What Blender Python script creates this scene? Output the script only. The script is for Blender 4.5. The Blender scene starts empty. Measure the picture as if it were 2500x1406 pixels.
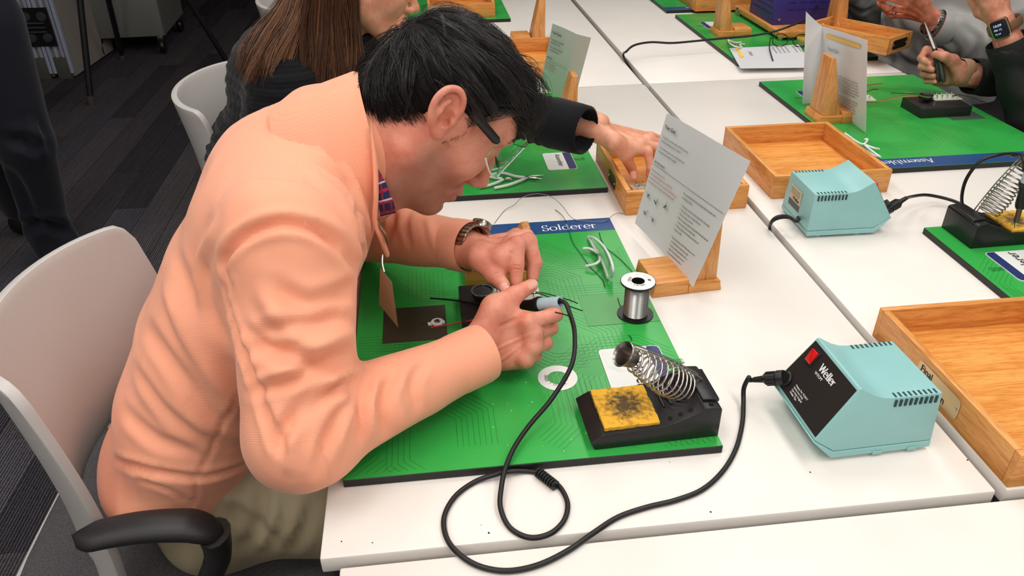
import bpy, bmesh, math, random
import numpy as np
from mathutils import Vector, Matrix
random.seed(7)
rng = np.random.default_rng(7)
PI = math.pi
SC = bpy.context.scene
COL = SC.collection

# ------------------------------------------------------------------ camera
FPX, CZ = 1885.7, 1.383
FW = np.array((0.09444779, 0.84341096, -0.52890223))
RT = np.array((0.99313312, -0.11666624, -0.00869415))
UPV = np.array((0.06903777, 0.52444919, 0.84863823))
cd = bpy.data.cameras.new('camera')
cam = bpy.data.objects.new('camera', cd)
COL.objects.link(cam)
cd.sensor_fit = 'HORIZONTAL'
cd.sensor_width = 36.0
cd.lens = FPX / 2500 * 36.0
cd.clip_start = 0.02
cam.matrix_world = Matrix(((RT[0], UPV[0], -FW[0], 0), (RT[1], UPV[1], -FW[1], 0), (RT[2], UPV[2], -FW[2], CZ), (0, 0, 0, 1)))
SC.camera = cam

# ------------------------------------------------------------------ light
SC.view_settings.view_transform = 'Standard'
SC.view_settings.look = 'None'
SC.view_settings.gamma = 1.0
SC.view_settings.use_curve_mapping = False
SC.view_settings.exposure = 0.0
W = bpy.data.worlds.new('world')
SC.world = W
W.use_nodes = True
W.node_tree.nodes['Background'].inputs[0].default_value = (0.9, 0.95, 1.0, 1)
W.node_tree.nodes['Background'].inputs[1].default_value = 0.2
LAMP_K = 0.44

def area_lamp(name, loc, sx, sy, watt, col=(1, 0.96, 0.925)):
    l = bpy.data.lights.new(name, 'AREA')
    l.shape = 'RECTANGLE'; l.size = sx; l.size_y = sy; l.energy = watt; l.color = col
    o = bpy.data.objects.new(name, l); COL.objects.link(o); o.location = loc
    return o
CEIL = 2.75
LAMPS = [(-0.55, 0.30, 26), (0.95, 0.30, 26), (-0.55, 2.0, 24), (0.95, 2.0, 26), (0.95, 3.7, 22), (2.45, 1.2, 20), (-2.05, 0.30, 24), (-0.55, -1.4, 26), (0.95, -1.4, 26), (-2.05, -1.4, 20), (2.45, -1.4, 18)]  # far left and behind-camera lamps are unseen, added as soft fill light
for (lx, ly, lw) in LAMPS:
    area_lamp('ceiling_lamp_light', (lx, ly, CEIL - 0.06), 0.62, 1.18, lw * LAMP_K)

# ------------------------------------------------------------------ helpers
def ray(px, py):
    d = FW * FPX + RT * (px - 1250) - UPV * (py - 703)
    return d / np.linalg.norm(d)
def Z(px, py, z):
    d = ray(px, py); return Vector(d * ((z - CZ) / d[2])) + Vector((0, 0, CZ))
def Yp(px, py, y):
    d = ray(px, py); return Vector(d * (y / d[1])) + Vector((0, 0, CZ))
def Xp(px, py, x):
    d = ray(px, py); return Vector(d * (x / d[0])) + Vector((0, 0, CZ))

MATS = {}
def nodes(m):
    m.use_nodes = True
    nt = m.node_tree
    return nt, nt.nodes, nt.links, nt.nodes['Principled BSDF']
def srgb(r, g, b):
    f = lambda c: (c / 255 / 12.92) if c / 255 <= 0.04045 else ((c / 255 + 0.055) / 1.055) ** 2.4
    return (f(r), f(g), f(b), 1.0)
def mat(name, col, rough=0.5, metal=0.0, spec=0.5, noise=0.0, nscale=20.0, bump=0.0, bscale=60.0, trans=0.0, ior=1.45, coat=0.0, emit=0.0, sss=0.0, dark=None, sheen=0.0, alpha=1.0):
    if name in MATS: return MATS[name]
    m = bpy.data.materials.new(name)
    nt, N, L, P = nodes(m)
    c = srgb(*col)
    P.inputs['Base Color'].default_value = c
    P.inputs['Roughness'].default_value = rough
    P.inputs['Metallic'].default_value = metal
    P.inputs['Specular IOR Level'].default_value = spec
    P.inputs['IOR'].default_value = ior
    P.inputs['Transmission Weight'].default_value = trans
    P.inputs['Coat Weight'].default_value = coat
    P.inputs['Sheen Weight'].default_value = sheen
    P.inputs['Alpha'].default_value = alpha
    if sss:
        P.inputs['Subsurface Weight'].default_value = sss
        P.inputs['Subsurface Radius'].default_value = (0.012, 0.005, 0.003)
        P.inputs['Subsurface Scale'].default_value = 0.6
    if emit:
        P.inputs['Emission Color'].default_value = c
        P.inputs['Emission Strength'].default_value = emit
    tc = N.new('ShaderNodeTexCoord')
    if noise or dark:
        n = N.new('ShaderNodeTexNoise'); n.inputs['Scale'].default_value = nscale; n.inputs['Detail'].default_value = 5
        L.new(tc.outputs['Object'], n.inputs['Vector'])
        r = N.new('ShaderNodeValToRGB')
        d = srgb(*(dark or tuple(max(0, x * (1 - noise)) for x in col)))
        r.color_ramp.elements[0].position = 0.35; r.color_ramp.elements[0].color = d
        r.color_ramp.elements[1].position = 0.65; r.color_ramp.elements[1].color = c
        L.new(n.outputs['Fac'], r.inputs['Fac']); L.new(r.outputs['Color'], P.inputs['Base Color'])
    if bump:
        n2 = N.new('ShaderNodeTexNoise'); n2.inputs['Scale'].default_value = bscale; n2.inputs['Detail'].default_value = 4
        b = N.new('ShaderNodeBump'); b.inputs['Strength'].default_value = bump; b.inputs['Distance'].default_value = 0.001
        L.new(tc.outputs['Object'], n2.inputs['Vector']); L.new(n2.outputs['Fac'], b.inputs['Height']); L.new(b.outputs['Normal'], P.inputs['Normal'])
    MATS[name] = m
    return m

def wood(name, c1, c2, axis='X', rough=0.38):
    """oak: long stretched grain along one object axis with fine dark pores"""
    if name in MATS: return MATS[name]
    m = bpy.data.materials.new(name)
    nt, N, L, P = nodes(m)
    tc = N.new('ShaderNodeTexCoord'); mp = N.new('ShaderNodeMapping')
    s = {'X': (6, 70, 70), 'Y': (70, 6, 70), 'Z': (70, 70, 6)}[axis]
    mp.inputs['Scale'].default_value = s
    L.new(tc.outputs['Object'], mp.inputs['Vector'])
    n = N.new('ShaderNodeTexNoise'); n.inputs['Scale'].default_value = 1.0; n.inputs['Detail'].default_value = 3; n.inputs['Distortion'].default_value = 1.2
    L.new(mp.outputs[0], n.inputs['Vector'])
    n2 = N.new('ShaderNodeTexNoise'); n2.inputs['Scale'].default_value = 7.0; n2.inputs['Detail'].default_value = 2
    L.new(mp.outputs[0], n2.inputs['Vector'])
    r = N.new('ShaderNodeValToRGB'); r.color_ramp.elements[0].position = 0.36; r.color_ramp.elements[0].color = srgb(*c2)
    r.color_ramp.elements[1].position = 0.6; r.color_ramp.elements[1].color = srgb(*c1)
    L.new(n.outputs['Fac'], r.inputs['Fac'])
    r2 = N.new('ShaderNodeValToRGB'); r2.color_ramp.elements[0].position = 0.38; r2.color_ramp.elements[0].color = (0.76, 0.66, 0.56, 1)
    r2.color_ramp.elements[1].position = 0.5; r2.color_ramp.elements[1].color = (1, 1, 1, 1)
    L.new(n2.outputs['Fac'], r2.inputs['Fac'])
    mx = N.new('ShaderNodeMix'); mx.data_type = 'RGBA'; mx.blend_type = 'MULTIPLY'; mx.inputs[0].default_value = 0.7
    L.new(r.outputs['Color'], mx.inputs[6]); L.new(r2.outputs['Color'], mx.inputs[7]); L.new(mx.outputs[2], P.inputs['Base Color'])
    P.inputs['Roughness'].default_value = rough
    MATS[name] = m
    return m

def woff(p):
    """world offset of the person or thing a part belongs to"""
    while p is not None:
        if p.get('_w'): return Vector(p.location)
        p = p.parent
    return None
class MB:
    """collects polygons; build() links them as one mesh object"""
    def __init__(s): s.v = []; s.f = []; s.m = []
    def add(s, verts, faces, mi=0):
        b = len(s.v); s.v += [tuple(v) for v in verts]; s.f += [tuple(i + b for i in f) for f in faces]; s.m += [mi] * len(faces); return s
    def box(s, x0, x1, y0, y1, z0, z1, M=None, mi=0):
        v = [Vector((x, y, z)) for z in (z0, z1) for y in (y0, y1) for x in (x0, x1)]
        if M is not None: v = [M @ p for p in v]
        return s.add(v, [(0, 2, 3, 1), (4, 5, 7, 6), (0, 1, 5, 4), (2, 6, 7, 3), (0, 4, 6, 2), (1, 3, 7, 5)], mi)
    def hull8(s, a, b, mi=0):
        """two matching quads a (bottom) and b (top)"""
        return s.add(list(a) + list(b), [(3, 2, 1, 0), (4, 5, 6, 7)] + [(i, (i + 1) % 4, 4 + (i + 1) % 4, 4 + i) for i in range(4)], mi)
    def prism(s, poly, h0, h1, M=None, mi=0):
        """poly in (x,z) extruded along y"""
        n = len(poly)
        v = [Vector((p[0], h0, p[1])) for p in poly] + [Vector((p[0], h1, p[1])) for p in poly]
        if M is not None: v = [M @ p for p in v]
        return s.add(v, [tuple(range(n)), tuple(range(2 * n - 1, n - 1, -1))] + [(i, n + i, n + (i + 1) % n, (i + 1) % n) for i in range(n)], mi)
    def slab(s, poly, z0, z1, M=None, mi=0):
        """poly in (x,y) extruded along z"""
        n = len(poly)
        v = [Vector((p[0], p[1], z0)) for p in poly] + [Vector((p[0], p[1], z1)) for p in poly]
        if M is not None: v = [M @ p for p in v]
        return s.add(v, [tuple(range(n - 1, -1, -1)), tuple(range(n, 2 * n))] + [(i, (i + 1) % n, n + (i + 1) % n, n + i) for i in range(n)], mi)
    def loft(s, rings, closed=True, caps=True, mi=0):
        n = len(rings[0]); v = [p for r in rings for p in r]; f = []
        for i in range(len(rings) - 1):
            for j in range(n if closed else n - 1):
                k = (j + 1) % n
                f.append((i * n + j, i * n + k, (i + 1) * n + k, (i + 1) * n + j))
        if caps and closed:
            f.append(tuple(range(n - 1, -1, -1))); f.append(tuple((len(rings) - 1) * n + j for j in range(n)))
        return s.add(v, f, mi)
    def tube(s, pts, r, n=8, closed=False, mi=0, flat=1.0):
        P = [Vector(p) for p in pts]; m = len(P)
        rr = r if hasattr(r, '__len__') else [r] * m
        T = [((P[(i + 1) % m] - P[i - 1]) if closed else (P[min(i + 1, m - 1)] - P[max(i - 1, 0)])).normalized() for i in range(m)]
        a = Vector((0, 0, 1)) if abs(T[0].z) < 0.9 else Vector((1, 0, 0))
        u = T[0].cross(a).normalized(); rings = []
        for i in range(m):
            u = (u - T[i] * u.dot(T[i])).normalized(); w = T[i].cross(u)
            rings.append([P[i] + (u * math.cos(2 * PI * j / n) + w * math.sin(2 * PI * j / n) * flat) * rr[i] for j in range(n)])
        if closed: rings.append(rings[0])
        return s.loft(rings, caps=not closed, mi=mi)
    def lathe(s, prof, n=32, M=None, mi=0):
        """prof: (r,z) points around local z"""
        rings = []
        for (r, z) in prof:
            ring = [Vector((max(r, 1e-8) * math.cos(2 * PI * j / n), max(r, 1e-8) * math.sin(2 * PI * j / n), z)) for j in range(n)]
            if M is not None: ring = [M @ p for p in ring]
            rings.append(ring)
        return s.loft(rings, caps=False, mi=mi)
    def build(s, name, mt, parent=None, bevel=0.0, seg=2, smooth=35, sub=0):
        me = bpy.data.meshes.new(name)
        off = woff(parent)
        vv = s.v if off is None else [tuple(Vector(v) - off) for v in s.v]
        me.from_pydata(vv, [], s.f)
        bm = bmesh.new(); bm.from_mesh(me)
        bmesh.ops.remove_doubles(bm, verts=bm.verts, dist=1e-6)
        bmesh.ops.dissolve_degenerate(bm, dist=1e-7, edges=bm.edges)
        bmesh.ops.recalc_face_normals(bm, faces=bm.faces)
        if bevel:
            ed = [e for e in bm.edges if e.is_manifold and e.calc_face_angle(0) > 0.5]
            if ed: bmesh.ops.bevel(bm, geom=ed, offset=bevel, segments=seg, profile=0.5, affect='EDGES', clamp_overlap=True)
        bm.to_mesh(me); bm.free()
        ml = mt if isinstance(mt, (list, tuple)) else [mt]
        for q in ml: me.materials.append(q)
        if len(ml) > 1 and not bevel:
            for p, k in zip(me.polygons, s.m): p.material_index = k
        if smooth:
            me.shade_smooth(); me.set_sharp_from_angle(angle=math.radians(smooth))
        return link(name, me, parent)
def link(name, me, parent=None):
    o = bpy.data.objects.new(name, me); COL.objects.link(o)
    if parent is not None: o.parent = parent
    return o
def npmesh(name, V, F, mt, parent=None, smooth=True, attrs=None):
    me = bpy.data.meshes.new(name)
    off = woff(parent); off = 0 if off is None else np.array(off)
    V = np.asarray(V, dtype=float) - off
    me.from_pydata(V.tolist(), [], F.tolist() if hasattr(F, 'tolist') else F)
    me.materials.append(mt)
    if attrs:
        for k, a in attrs.items():
            at = me.attributes.new(k, 'FLOAT', 'POINT'); at.data.foreach_set('value', np.asarray(a, dtype=np.float32))
    if smooth: me.shade_smooth()
    me.update()
    return link(name, me, parent)
def tag(o, label=None, cat=None, group=None, kind=None):
    if label: o['label'] = label
    if cat: o['category'] = cat
    if group: o['group'] = group
    if kind: o['kind'] = kind
    return o
def thing(name, label, cat, loc=(0, 0, 0), rz=0.0, group=None, world=False):
    o = bpy.data.objects.new(name, None); COL.objects.link(o)
    o.empty_display_size = 0.05
    o.location = loc; o.rotation_euler = (0, 0, rz)
    if world: o['_w'] = 1
    return tag(o, label, cat, group)
def spline(pts, n=8, closed=False):
    """Catmull-Rom"""
    P = [Vector(p) for p in pts]; m = len(P); out = []
    rngi = range(m if closed else m - 1)
    for i in rngi:
        g = (lambda k: P[k % m]) if closed else (lambda k: P[min(max(k, 0), m - 1)])
        p0, p1, p2, p3 = g(i - 1), g(i), g(i + 1), g(i + 2)
        for j in range(n):
            t = j / n
            out.append(0.5 * ((2 * p1) + (p2 - p0) * t + (2 * p0 - 5 * p1 + 4 * p2 - p3) * t * t + (3 * p1 - p0 - 3 * p2 + p3) * t ** 3))
    if not closed: out.append(P[-1])
    return out
def frame(o, x, y):
    """4x4 with origin o, text direction x and text up y"""
    x = Vector(x).normalized(); z = x.cross(Vector(y)).normalized(); y = z.cross(x)
    M = Matrix((x, y, z)).transposed().to_4x4(); M.translation = Vector(o); return M

TXT = {}
def text(s, size, M, mt, name='lettering', parent=None, bold=0.0, ax='LEFT', shear=0.0, sx=1.0):
    key = (s, size, bold, ax, shear, sx)
    cu = bpy.data.curves.new('t', 'FONT'); cu.body = s; cu.size = size; cu.align_x = ax; cu.resolution_u = 2; cu.offset = bold * size; cu.shear = shear
    ob = bpy.data.objects.new('t', cu); COL.objects.link(ob)
    dg = bpy.context.evaluated_depsgraph_get()
    me = bpy.data.meshes.new_from_object(ob.evaluated_get(dg))
    bpy.data.objects.remove(ob); bpy.data.curves.remove(cu)
    me.name = name
    if sx != 1.0: me.transform(Matrix.Diagonal((sx, 1, 1, 1)))
    off = woff(parent); off = Matrix() if off is None else Matrix.Translation(-off)
    me.transform(off @ M); me.materials.clear(); me.materials.append(mt)
    return link(name, me, parent)
def merge(objs, name, parent=None, mt=None):
    """join flat print meshes into one object"""
    bm = bmesh.new()
    for o in objs:
        bm.from_mesh(o.data)
    me = bpy.data.meshes.new(name); bm.to_mesh(me); bm.free()
    me.materials.append(mt or objs[0].data.materials[0])
    for o in objs:
        d = o.data; bpy.data.objects.remove(o); bpy.data.meshes.remove(d)
    return link(name, me, parent)

# ---- roman lettering drawn with a broad nib (strokes in em units, x-height .45, cap .68)
def arc(cx, cy, rx, ry, a0, a1, n=14):
    return [(cx + rx * math.cos(math.radians(a0 + (a1 - a0) * i / n)), cy + ry * math.sin(math.radians(a0 + (a1 - a0) * i / n))) for i in range(n + 1)]
GL = {
 'S': (0.46, [arc(.23, .50, .16, .17, 40, 270) + arc(.23, .16, .17, .17, 90, -140), [(.355, .68), (.355, .53)], [(.075, .0), (.075, .17)]]),
 'o': (0.50, [arc(.25, .225, .20, .235, 0, 360, 26)]),
 'l': (0.25, [[(.125, .0), (.125, .70)], [(.03, .0), (.22, .0)], [(.04, .69), (.125, .70)]]),
 'd': (0.52, [arc(.235, .225, .18, .235, 60, 300, 22), [(.39, .0), (.39, .70)], [(.30, .69), (.39, .70)], [(.39, .0), (.47, .02)]]),
 'e': (0.44, [arc(.22, .225, .18, .235, 0, 320, 22), [(.05, .25), (.40, .25)]]),
 'r': (0.36, [[(.10, .0), (.10, .45)], [(.02, .0), (.20, .0)], [(.02, .44), (.10, .45)], arc(.22, .31, .12, .13, 170, 45, 10)]),
 'A': (0.66, [[(.09, .0), (.33, .69)], [(.33, .69), (.57, .0)], [(.18, .24), (.47, .24)], [(.0, .0), (.18, .0)], [(.48, .0), (.66, .0)]]),
 's': (0.37, [arc(.185, .335, .11, .115, 40, 270) + arc(.185, .11, .12, .115, 90, -140), [(.28, .45), (.28, .34)], [(.07, .0), (.07, .12)]]),
 'm': (0.78, [[(.10, .0), (.10, .45)], [(.02, .0), (.19, .0)], [(.02, .44), (.10, .45)], arc(.25, .28, .13, .17, 170, 0, 10) + [(.38, .0)], [(.31, .0), (.46, .0)], arc(.52, .28, .14, .17, 170, 0, 10) + [(.66, .0)], [(.58, .0), (.75, .0)]]),
 'b': (0.52, [[(.11, .03), (.11, .70)], [(.02, .69), (.11, .70)], arc(.27, .225, .19, .235, 130, -140, 22)]),
 'W': (0.92, [[(.08, .69), (.28, .0)], [(.28, .0), (.46, .69)], [(.46, .69), (.66, .0)], [(.66, .0), (.84, .69)], [(.0, .69), (.17, .69)], [(.74, .69), (.92, .69)]]),
 'i': (0.25, [[(.125, .0), (.125, .45)], [(.03, .0), (.22, .0)], [(.04, .44), (.125, .45)], [(.10, .62), (.15, .64)]]),
 'p': (0.52, [[(.11, -.22), (.11, .45)], [(.02, -.22), (.20, -.22)], [(.02, .44), (.11, .45)], arc(.27, .225, .19, .235, 130, -140, 22)]),
 'h': (0.54, [[(.11, .0), (.11, .70)], [(.02, .69), (.11, .70)], [(.02, .0), (.20, .0)], arc(.27, .28, .15, .17, 170, 0, 10) + [(.42, .0)], [(.34, .0), (.51, .0)]]),
}
def serif(s, size, M, mt, name='lettering', parent=None, thick=.085, thin=.028, mirror=False, track=0.0):
    mb = MB(); x0 = 0.0; k = 0
    for ch in s:
        w, strokes = GL[ch]
        for st in strokes:
            L_, R_ = [], []
            for i, p in enumerate(st):
                a, b = st[max(i - 1, 0)], st[min(i + 1, len(st) - 1)]
                t = math.atan2(b[1] - a[1], b[0] - a[0])
                h = 0.5 * (thin + (thick - thin) * abs(math.sin(t - 0.12)) ** 1.5)
                nx, ny = -math.sin(t) * h, math.cos(t) * h
                L_.append((p[0] + nx, p[1] + ny)); R_.append((p[0] - nx, p[1] - ny))
            zz = 0.00004 * (k % 7); k += 1
            V = [M @ Vector(((x0 + q[0]) * size, q[1] * size, zz)) for q in L_ + R_]
            n = len(st)
            mb.add(V, [(i, n + i, n + i + 1, i + 1) for i in range(n - 1)])
        x0 += w + track
    return mb.build(name, mt, parent, smooth=0)
# ------------------------------------------------------------------ materials
M_TABLE = mat('white_laminate', (236, 231, 225), 0.32, noise=0.012, nscale=9, spec=0.4)
M_EDGE = mat('table_edge_band', (226, 218, 208), 0.4)
M_LEG = mat('silver_leg_metal', (150, 150, 150), 0.35, metal=0.8)
M_DARK = mat('black_board_core', (30, 29, 29), 0.45, noise=0.3, nscale=60)
M_GREEN = mat('green_print', (54, 172, 76), 0.28, noise=0.04, nscale=6, spec=0.45, coat=0.0)
M_GREEN2 = mat('dark_green_trace', (40, 122, 47), 0.35)
M_BLUE = mat('blue_print', (40, 76, 128), 0.35)
M_WHITEINK = mat('white_ink', (235, 236, 236), 0.5)
M_INK = mat('black_ink', (28, 28, 30), 0.6)
M_REDINK = mat('red_ink', (178, 58, 62), 0.6)
M_YINK = mat('yellow_ink', (244, 198, 84), 0.6)
M_PAPER = mat('card_stock', (222, 224, 228), 0.32, spec=0.5)
M_OAK = wood('oak', (226, 160, 88), (206, 134, 64), 'X')
M_OAKY = wood('oak_y', (226, 160, 88), (206, 134, 64), 'Y')
M_OAKZ = wood('oak_z', (222, 160, 96), (200, 134, 70), 'Z')
M_OAKIN = wood('oak_floor', (236, 168, 90), (218, 142, 64), 'X', 0.3)
M_BRASS = mat('brass_plate', (206, 180, 140), 0.3, metal=0.85)
M_TEAL = mat('teal_plastic', (148, 200, 200), 0.38, noise=0.03, nscale=14, bump=0.15, bscale=500)
M_TEALD = mat('teal_slot_dark', (40, 62, 66), 0.6)
M_BLACK = mat('black_plastic', (26, 25, 26), 0.38, bump=0.2, bscale=300)
M_BLACKP = mat('black_panel', (38, 35, 35), 0.42)
M_RUB = mat('black_rubber_cord', (22, 22, 23), 0.42)
M_RED = mat('red_switch', (200, 20, 24), 0.15, emit=0.25, coat=0.5)
M_STEEL = mat('polished_steel', (200, 198, 196), 0.22, metal=1.0)
M_STEELD = mat('dull_steel', (140, 134, 128), 0.3, metal=1.0)
M_SPONGE = mat('yellow_sponge', (226, 170, 52), 0.9, noise=0.25, nscale=120, bump=1.0, bscale=260)
M_SOLDER = mat('solder_wire', (176, 178, 176), 0.28, metal=0.9)
M_CLEAR = mat('clear_plastic', (235, 245, 240), 0.06, trans=1.0, ior=1.3)
M_CLEARW = mat('clear_frame', (228, 232, 230), 0.25, trans=0.0)

# ------------------------------------------------------------------ room
def flat(name, x0, x1, y0, y1, z0, z1, m, parent=None, kind='structure'):
    o = MB().box(x0, x1, y0, y1, z0, z1).build(name, m, parent, smooth=0)
    if kind: o['kind'] = kind
    return o
M_CPT = []
for i, c in enumerate(((72, 68, 73), (62, 59, 64), (80, 76, 80), (56, 54, 60), (75, 73, 81))):
    m = mat('carpet_%d' % i, c, 0.95, spec=0.1)
    nt, N, L, P = nodes(m)
    tc = N.new('ShaderNodeTexCoord'); mp = N.new('ShaderNodeMapping'); mp.inputs['Scale'].default_value = (150, 3, 1)
    n = N.new('ShaderNodeTexNoise'); n.inputs['Scale'].default_value = 1; n.inputs['Detail'].default_value = 2
    w = N.new('ShaderNodeTexWave'); w.wave_type = 'BANDS'; w.bands_direction = 'X'; w.inputs['Scale'].default_value = 42; w.inputs['Distortion'].default_value = 3; w.inputs['Detail Scale'].default_value = 8
    L.new(tc.outputs['Object'], mp.inputs[0]); L.new(mp.outputs[0], n.inputs['Vector']); L.new(tc.outputs['Object'], w.inputs['Vector'])
    mul = N.new('ShaderNodeMath'); mul.operation = 'MULTIPLY'; L.new(n.outputs['Fac'], mul.inputs[0]); L.new(w.outputs['Fac'], mul.inputs[1])
    r = N.new('ShaderNodeValToRGB'); a = srgb(*c)
    r.color_ramp.elements[0].position = 0.02; r.color_ramp.elements[0].color = (a[0] * .35, a[1] * .35, a[2] * .35, 1)
    r.color_ramp.elements[1].position = 0.5; r.color_ramp.elements[1].color = (a[0] * 2.0, a[1] * 1.95, a[2] * 1.9, 1)
    L.new(mul.outputs[0], r.inputs[0]); L.new(r.outputs[0], P.inputs['Base Color'])
    b = N.new('ShaderNodeBump'); b.inputs['Strength'].default_value = 0.6; b.inputs['Distance'].default_value = 0.003
    L.new(mul.outputs[0], b.inputs['Height']); L.new(b.outputs[0], P.inputs['Normal'])
    M_CPT.append(m)
M_WALL = mat('wall_paint', (196, 192, 188), 0.8, noise=0.03)
M_CEIL = mat('ceiling_tile', (205, 204, 200), 0.9, noise=0.02)
RX0, RX1, RY0, RY1 = -4.4, 4.6, -2.6, 8.4
floor = flat('floor', RX0, RX1, RY0, RY1, -0.06, -0.006, M_CPT[3])
pm = []
for i in range(5):
    o = MB().box(-0.0620, 0.0620, -0.4995, 0.4995, 0, 0.006).build('carpet_plank', M_CPT[i], floor, smooth=0)
    pm.append(o.data)
    bpy.data.objects.remove(o)
cnt = 0
for ix in range(-26, -2):
    off = (ix * 0.618) % 1.0
    for iy in range(-1, 8):
        x, y = ix * 0.125 + 0.02, iy + off - 0.3
        px = 1250 + FPX * (np.dot((x, y, -CZ), RT)) / np.dot((x, y, -CZ), FW)
        if y < 0.2 or px < -380 or px > 1500: continue
        o = bpy.data.objects.new('carpet_plank', pm[int(rng.integers(0, 5))]); COL.objects.link(o); o.parent = floor
        o.location = (x, y, -0.006); cnt += 1
rest = MB()
for ix in range(-34, 37):
    off = (ix * 0.618) % 1.0
    for iy in range(-3, 9):
        x, y = ix * 0.125 + 0.02, iy + off - 0.3
        px = 1250 + FPX * (np.dot((x, y, -CZ), RT)) / np.dot((x, y, -CZ), FW)
        if -26 <= ix < -2 and -1 <= iy < 8 and not (y < 0.2 or px < -380 or px > 1500): continue
        if not (RX0 + .13 < x < RX1 - .13 and RY0 + .5 < y < RY1 - .5): continue
        if 'x' : rest.box(x - .062, x + .062, y - .4995, y + .4995, -0.006, 0.0)
o = rest.build('carpet_plank_field', M_CPT[1], floor, smooth=0); o['kind'] = 'stuff'
flat('ceiling', RX0, RX1, RY0, RY1, CEIL, CEIL + 0.06, M_CEIL)
flat('wall_left', RX0 - 0.1, RX0, RY0, RY1, -0.06, CEIL + .06, M_WALL)
flat('wall_right', RX1, RX1 + 0.1, RY0, RY1, -0.06, CEIL + .06, M_WALL)
flat('wall_back', RX0, RX1, RY1, RY1 + 0.1, -0.06, CEIL + .06, M_WALL)
flat('wall_front', RX0, RX1, RY0 - 0.1, RY0, -0.06, CEIL + .06, M_WALL)
M_BB = mat('baseboard_grey', (70, 70, 72), 0.6)
flat('baseboard_left', RX0, RX0 + 0.015, RY0 + .02, RY1 - .02, 0.0, 0.1, M_BB)
flat('baseboard_back', RX0 + .02, RX1 - .02, RY1 - 0.015, RY1, 0.0, 0.1, M_BB)
M_FRAME = mat('lamp_frame', (220, 220, 218), 0.5)
M_DIFF = mat('lamp_diffuser', (255, 250, 240), 0.6, emit=2.0)
LAMP_AT = ('the man and the near board', 'the near power unit', 'the woman', 'the right assembler board', 'the far board with the purple power supply', 'the person in the black jacket', 'the carpet left of the man, added for fill', 'the floor left behind the viewer, added for fill', 'the floor right behind the viewer, added for fill', 'the far left corner behind the viewer, added for fill', 'the far right corner behind the viewer, added for fill')
for (lx, ly, lw), wh in zip(LAMPS, LAMP_AT):
    t = thing('ceiling_lamp', 'white rectangular ceiling lamp above ' + wh, 'ceiling lamp', (lx, ly, CEIL), 0, 'recessed lamps in the ceiling')
    f = MB(); a, b = 0.3, 0.6
    f.box(-a, a, -b, -b + .02, -.03, 0).box(-a, a, b - .02, b, -.03, 0).box(-a, -a + .02, -b + .02, b - .02, -.03, 0).box(a - .02, a, -b + .02, b - .02, -.03, 0)
    f.build('frame', M_FRAME, t, smooth=0)
    MB().box(-a + .02, a - .02, -b + .02, b - .02, -.014, 0).build('diffuser', M_DIFF, t, smooth=0)

# ------------------------------------------------------------------ tables
TZ = 0.73
def table(label, x0, x1, y0, y1):
    t = thing('work_table', label, 'table', ((x0 + x1) / 2, (y0 + y1) / 2, 0), 0)
    hx, hy = (x1 - x0) / 2, (y1 - y0) / 2
    MB().box(-hx, hx, -hy, hy, TZ - 0.022, TZ).build('tabletop', M_TABLE, t, bevel=0.0025, seg=2)
    e = MB()
    for q in (0.0,):
        e.box(-hx + .05, hx - .05, -hy + .06, -hy + .09, TZ - .062, TZ - .022).box(-hx + .05, hx - .05, hy - .09, hy - .06, TZ - .062, TZ - .022)
        e.box(-hx + .05, -hx + .08, -hy + .09, hy - .09, TZ - .062, TZ - .022).box(hx - .08, hx - .05, -hy + .09, hy - .09, TZ - .062, TZ - .022)
    e.build('apron', M_LEG, t, bevel=0.002)
    for sx in (-1, 1):
        for sy in (-1, 1):
            cx, cy = sx * (hx - .075), sy * (hy - .10)
            l = MB().tube([(cx, cy, 0.03), (cx, cy, TZ - .04)], 0.019, 16).build('leg', M_LEG, t)
            MB().lathe([(0.0, 0), (.022, 0), (.024, .012), (.019, .03), (0, .03)], 16, Matrix.Translation((cx, cy, 0))).build('foot', M_BLACK, l)
    return t
table('white table holding the near green solderer board', -0.1405, 0.603, 0.545, 2.048)
table('white table across the gap, under the upside-down assembler board', 0.6155, 1.36, 0.545, 2.048)
table('white table at the bottom edge of the picture, nearest the viewer', -0.119, 1.38, -0.215, 0.532)
table('far white table behind the woman with long brown hair', -0.1405, 0.600, 2.055, 3.555)
table('far white table under the purple power supply', 0.617, 1.36, 2.055, 3.555)

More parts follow.
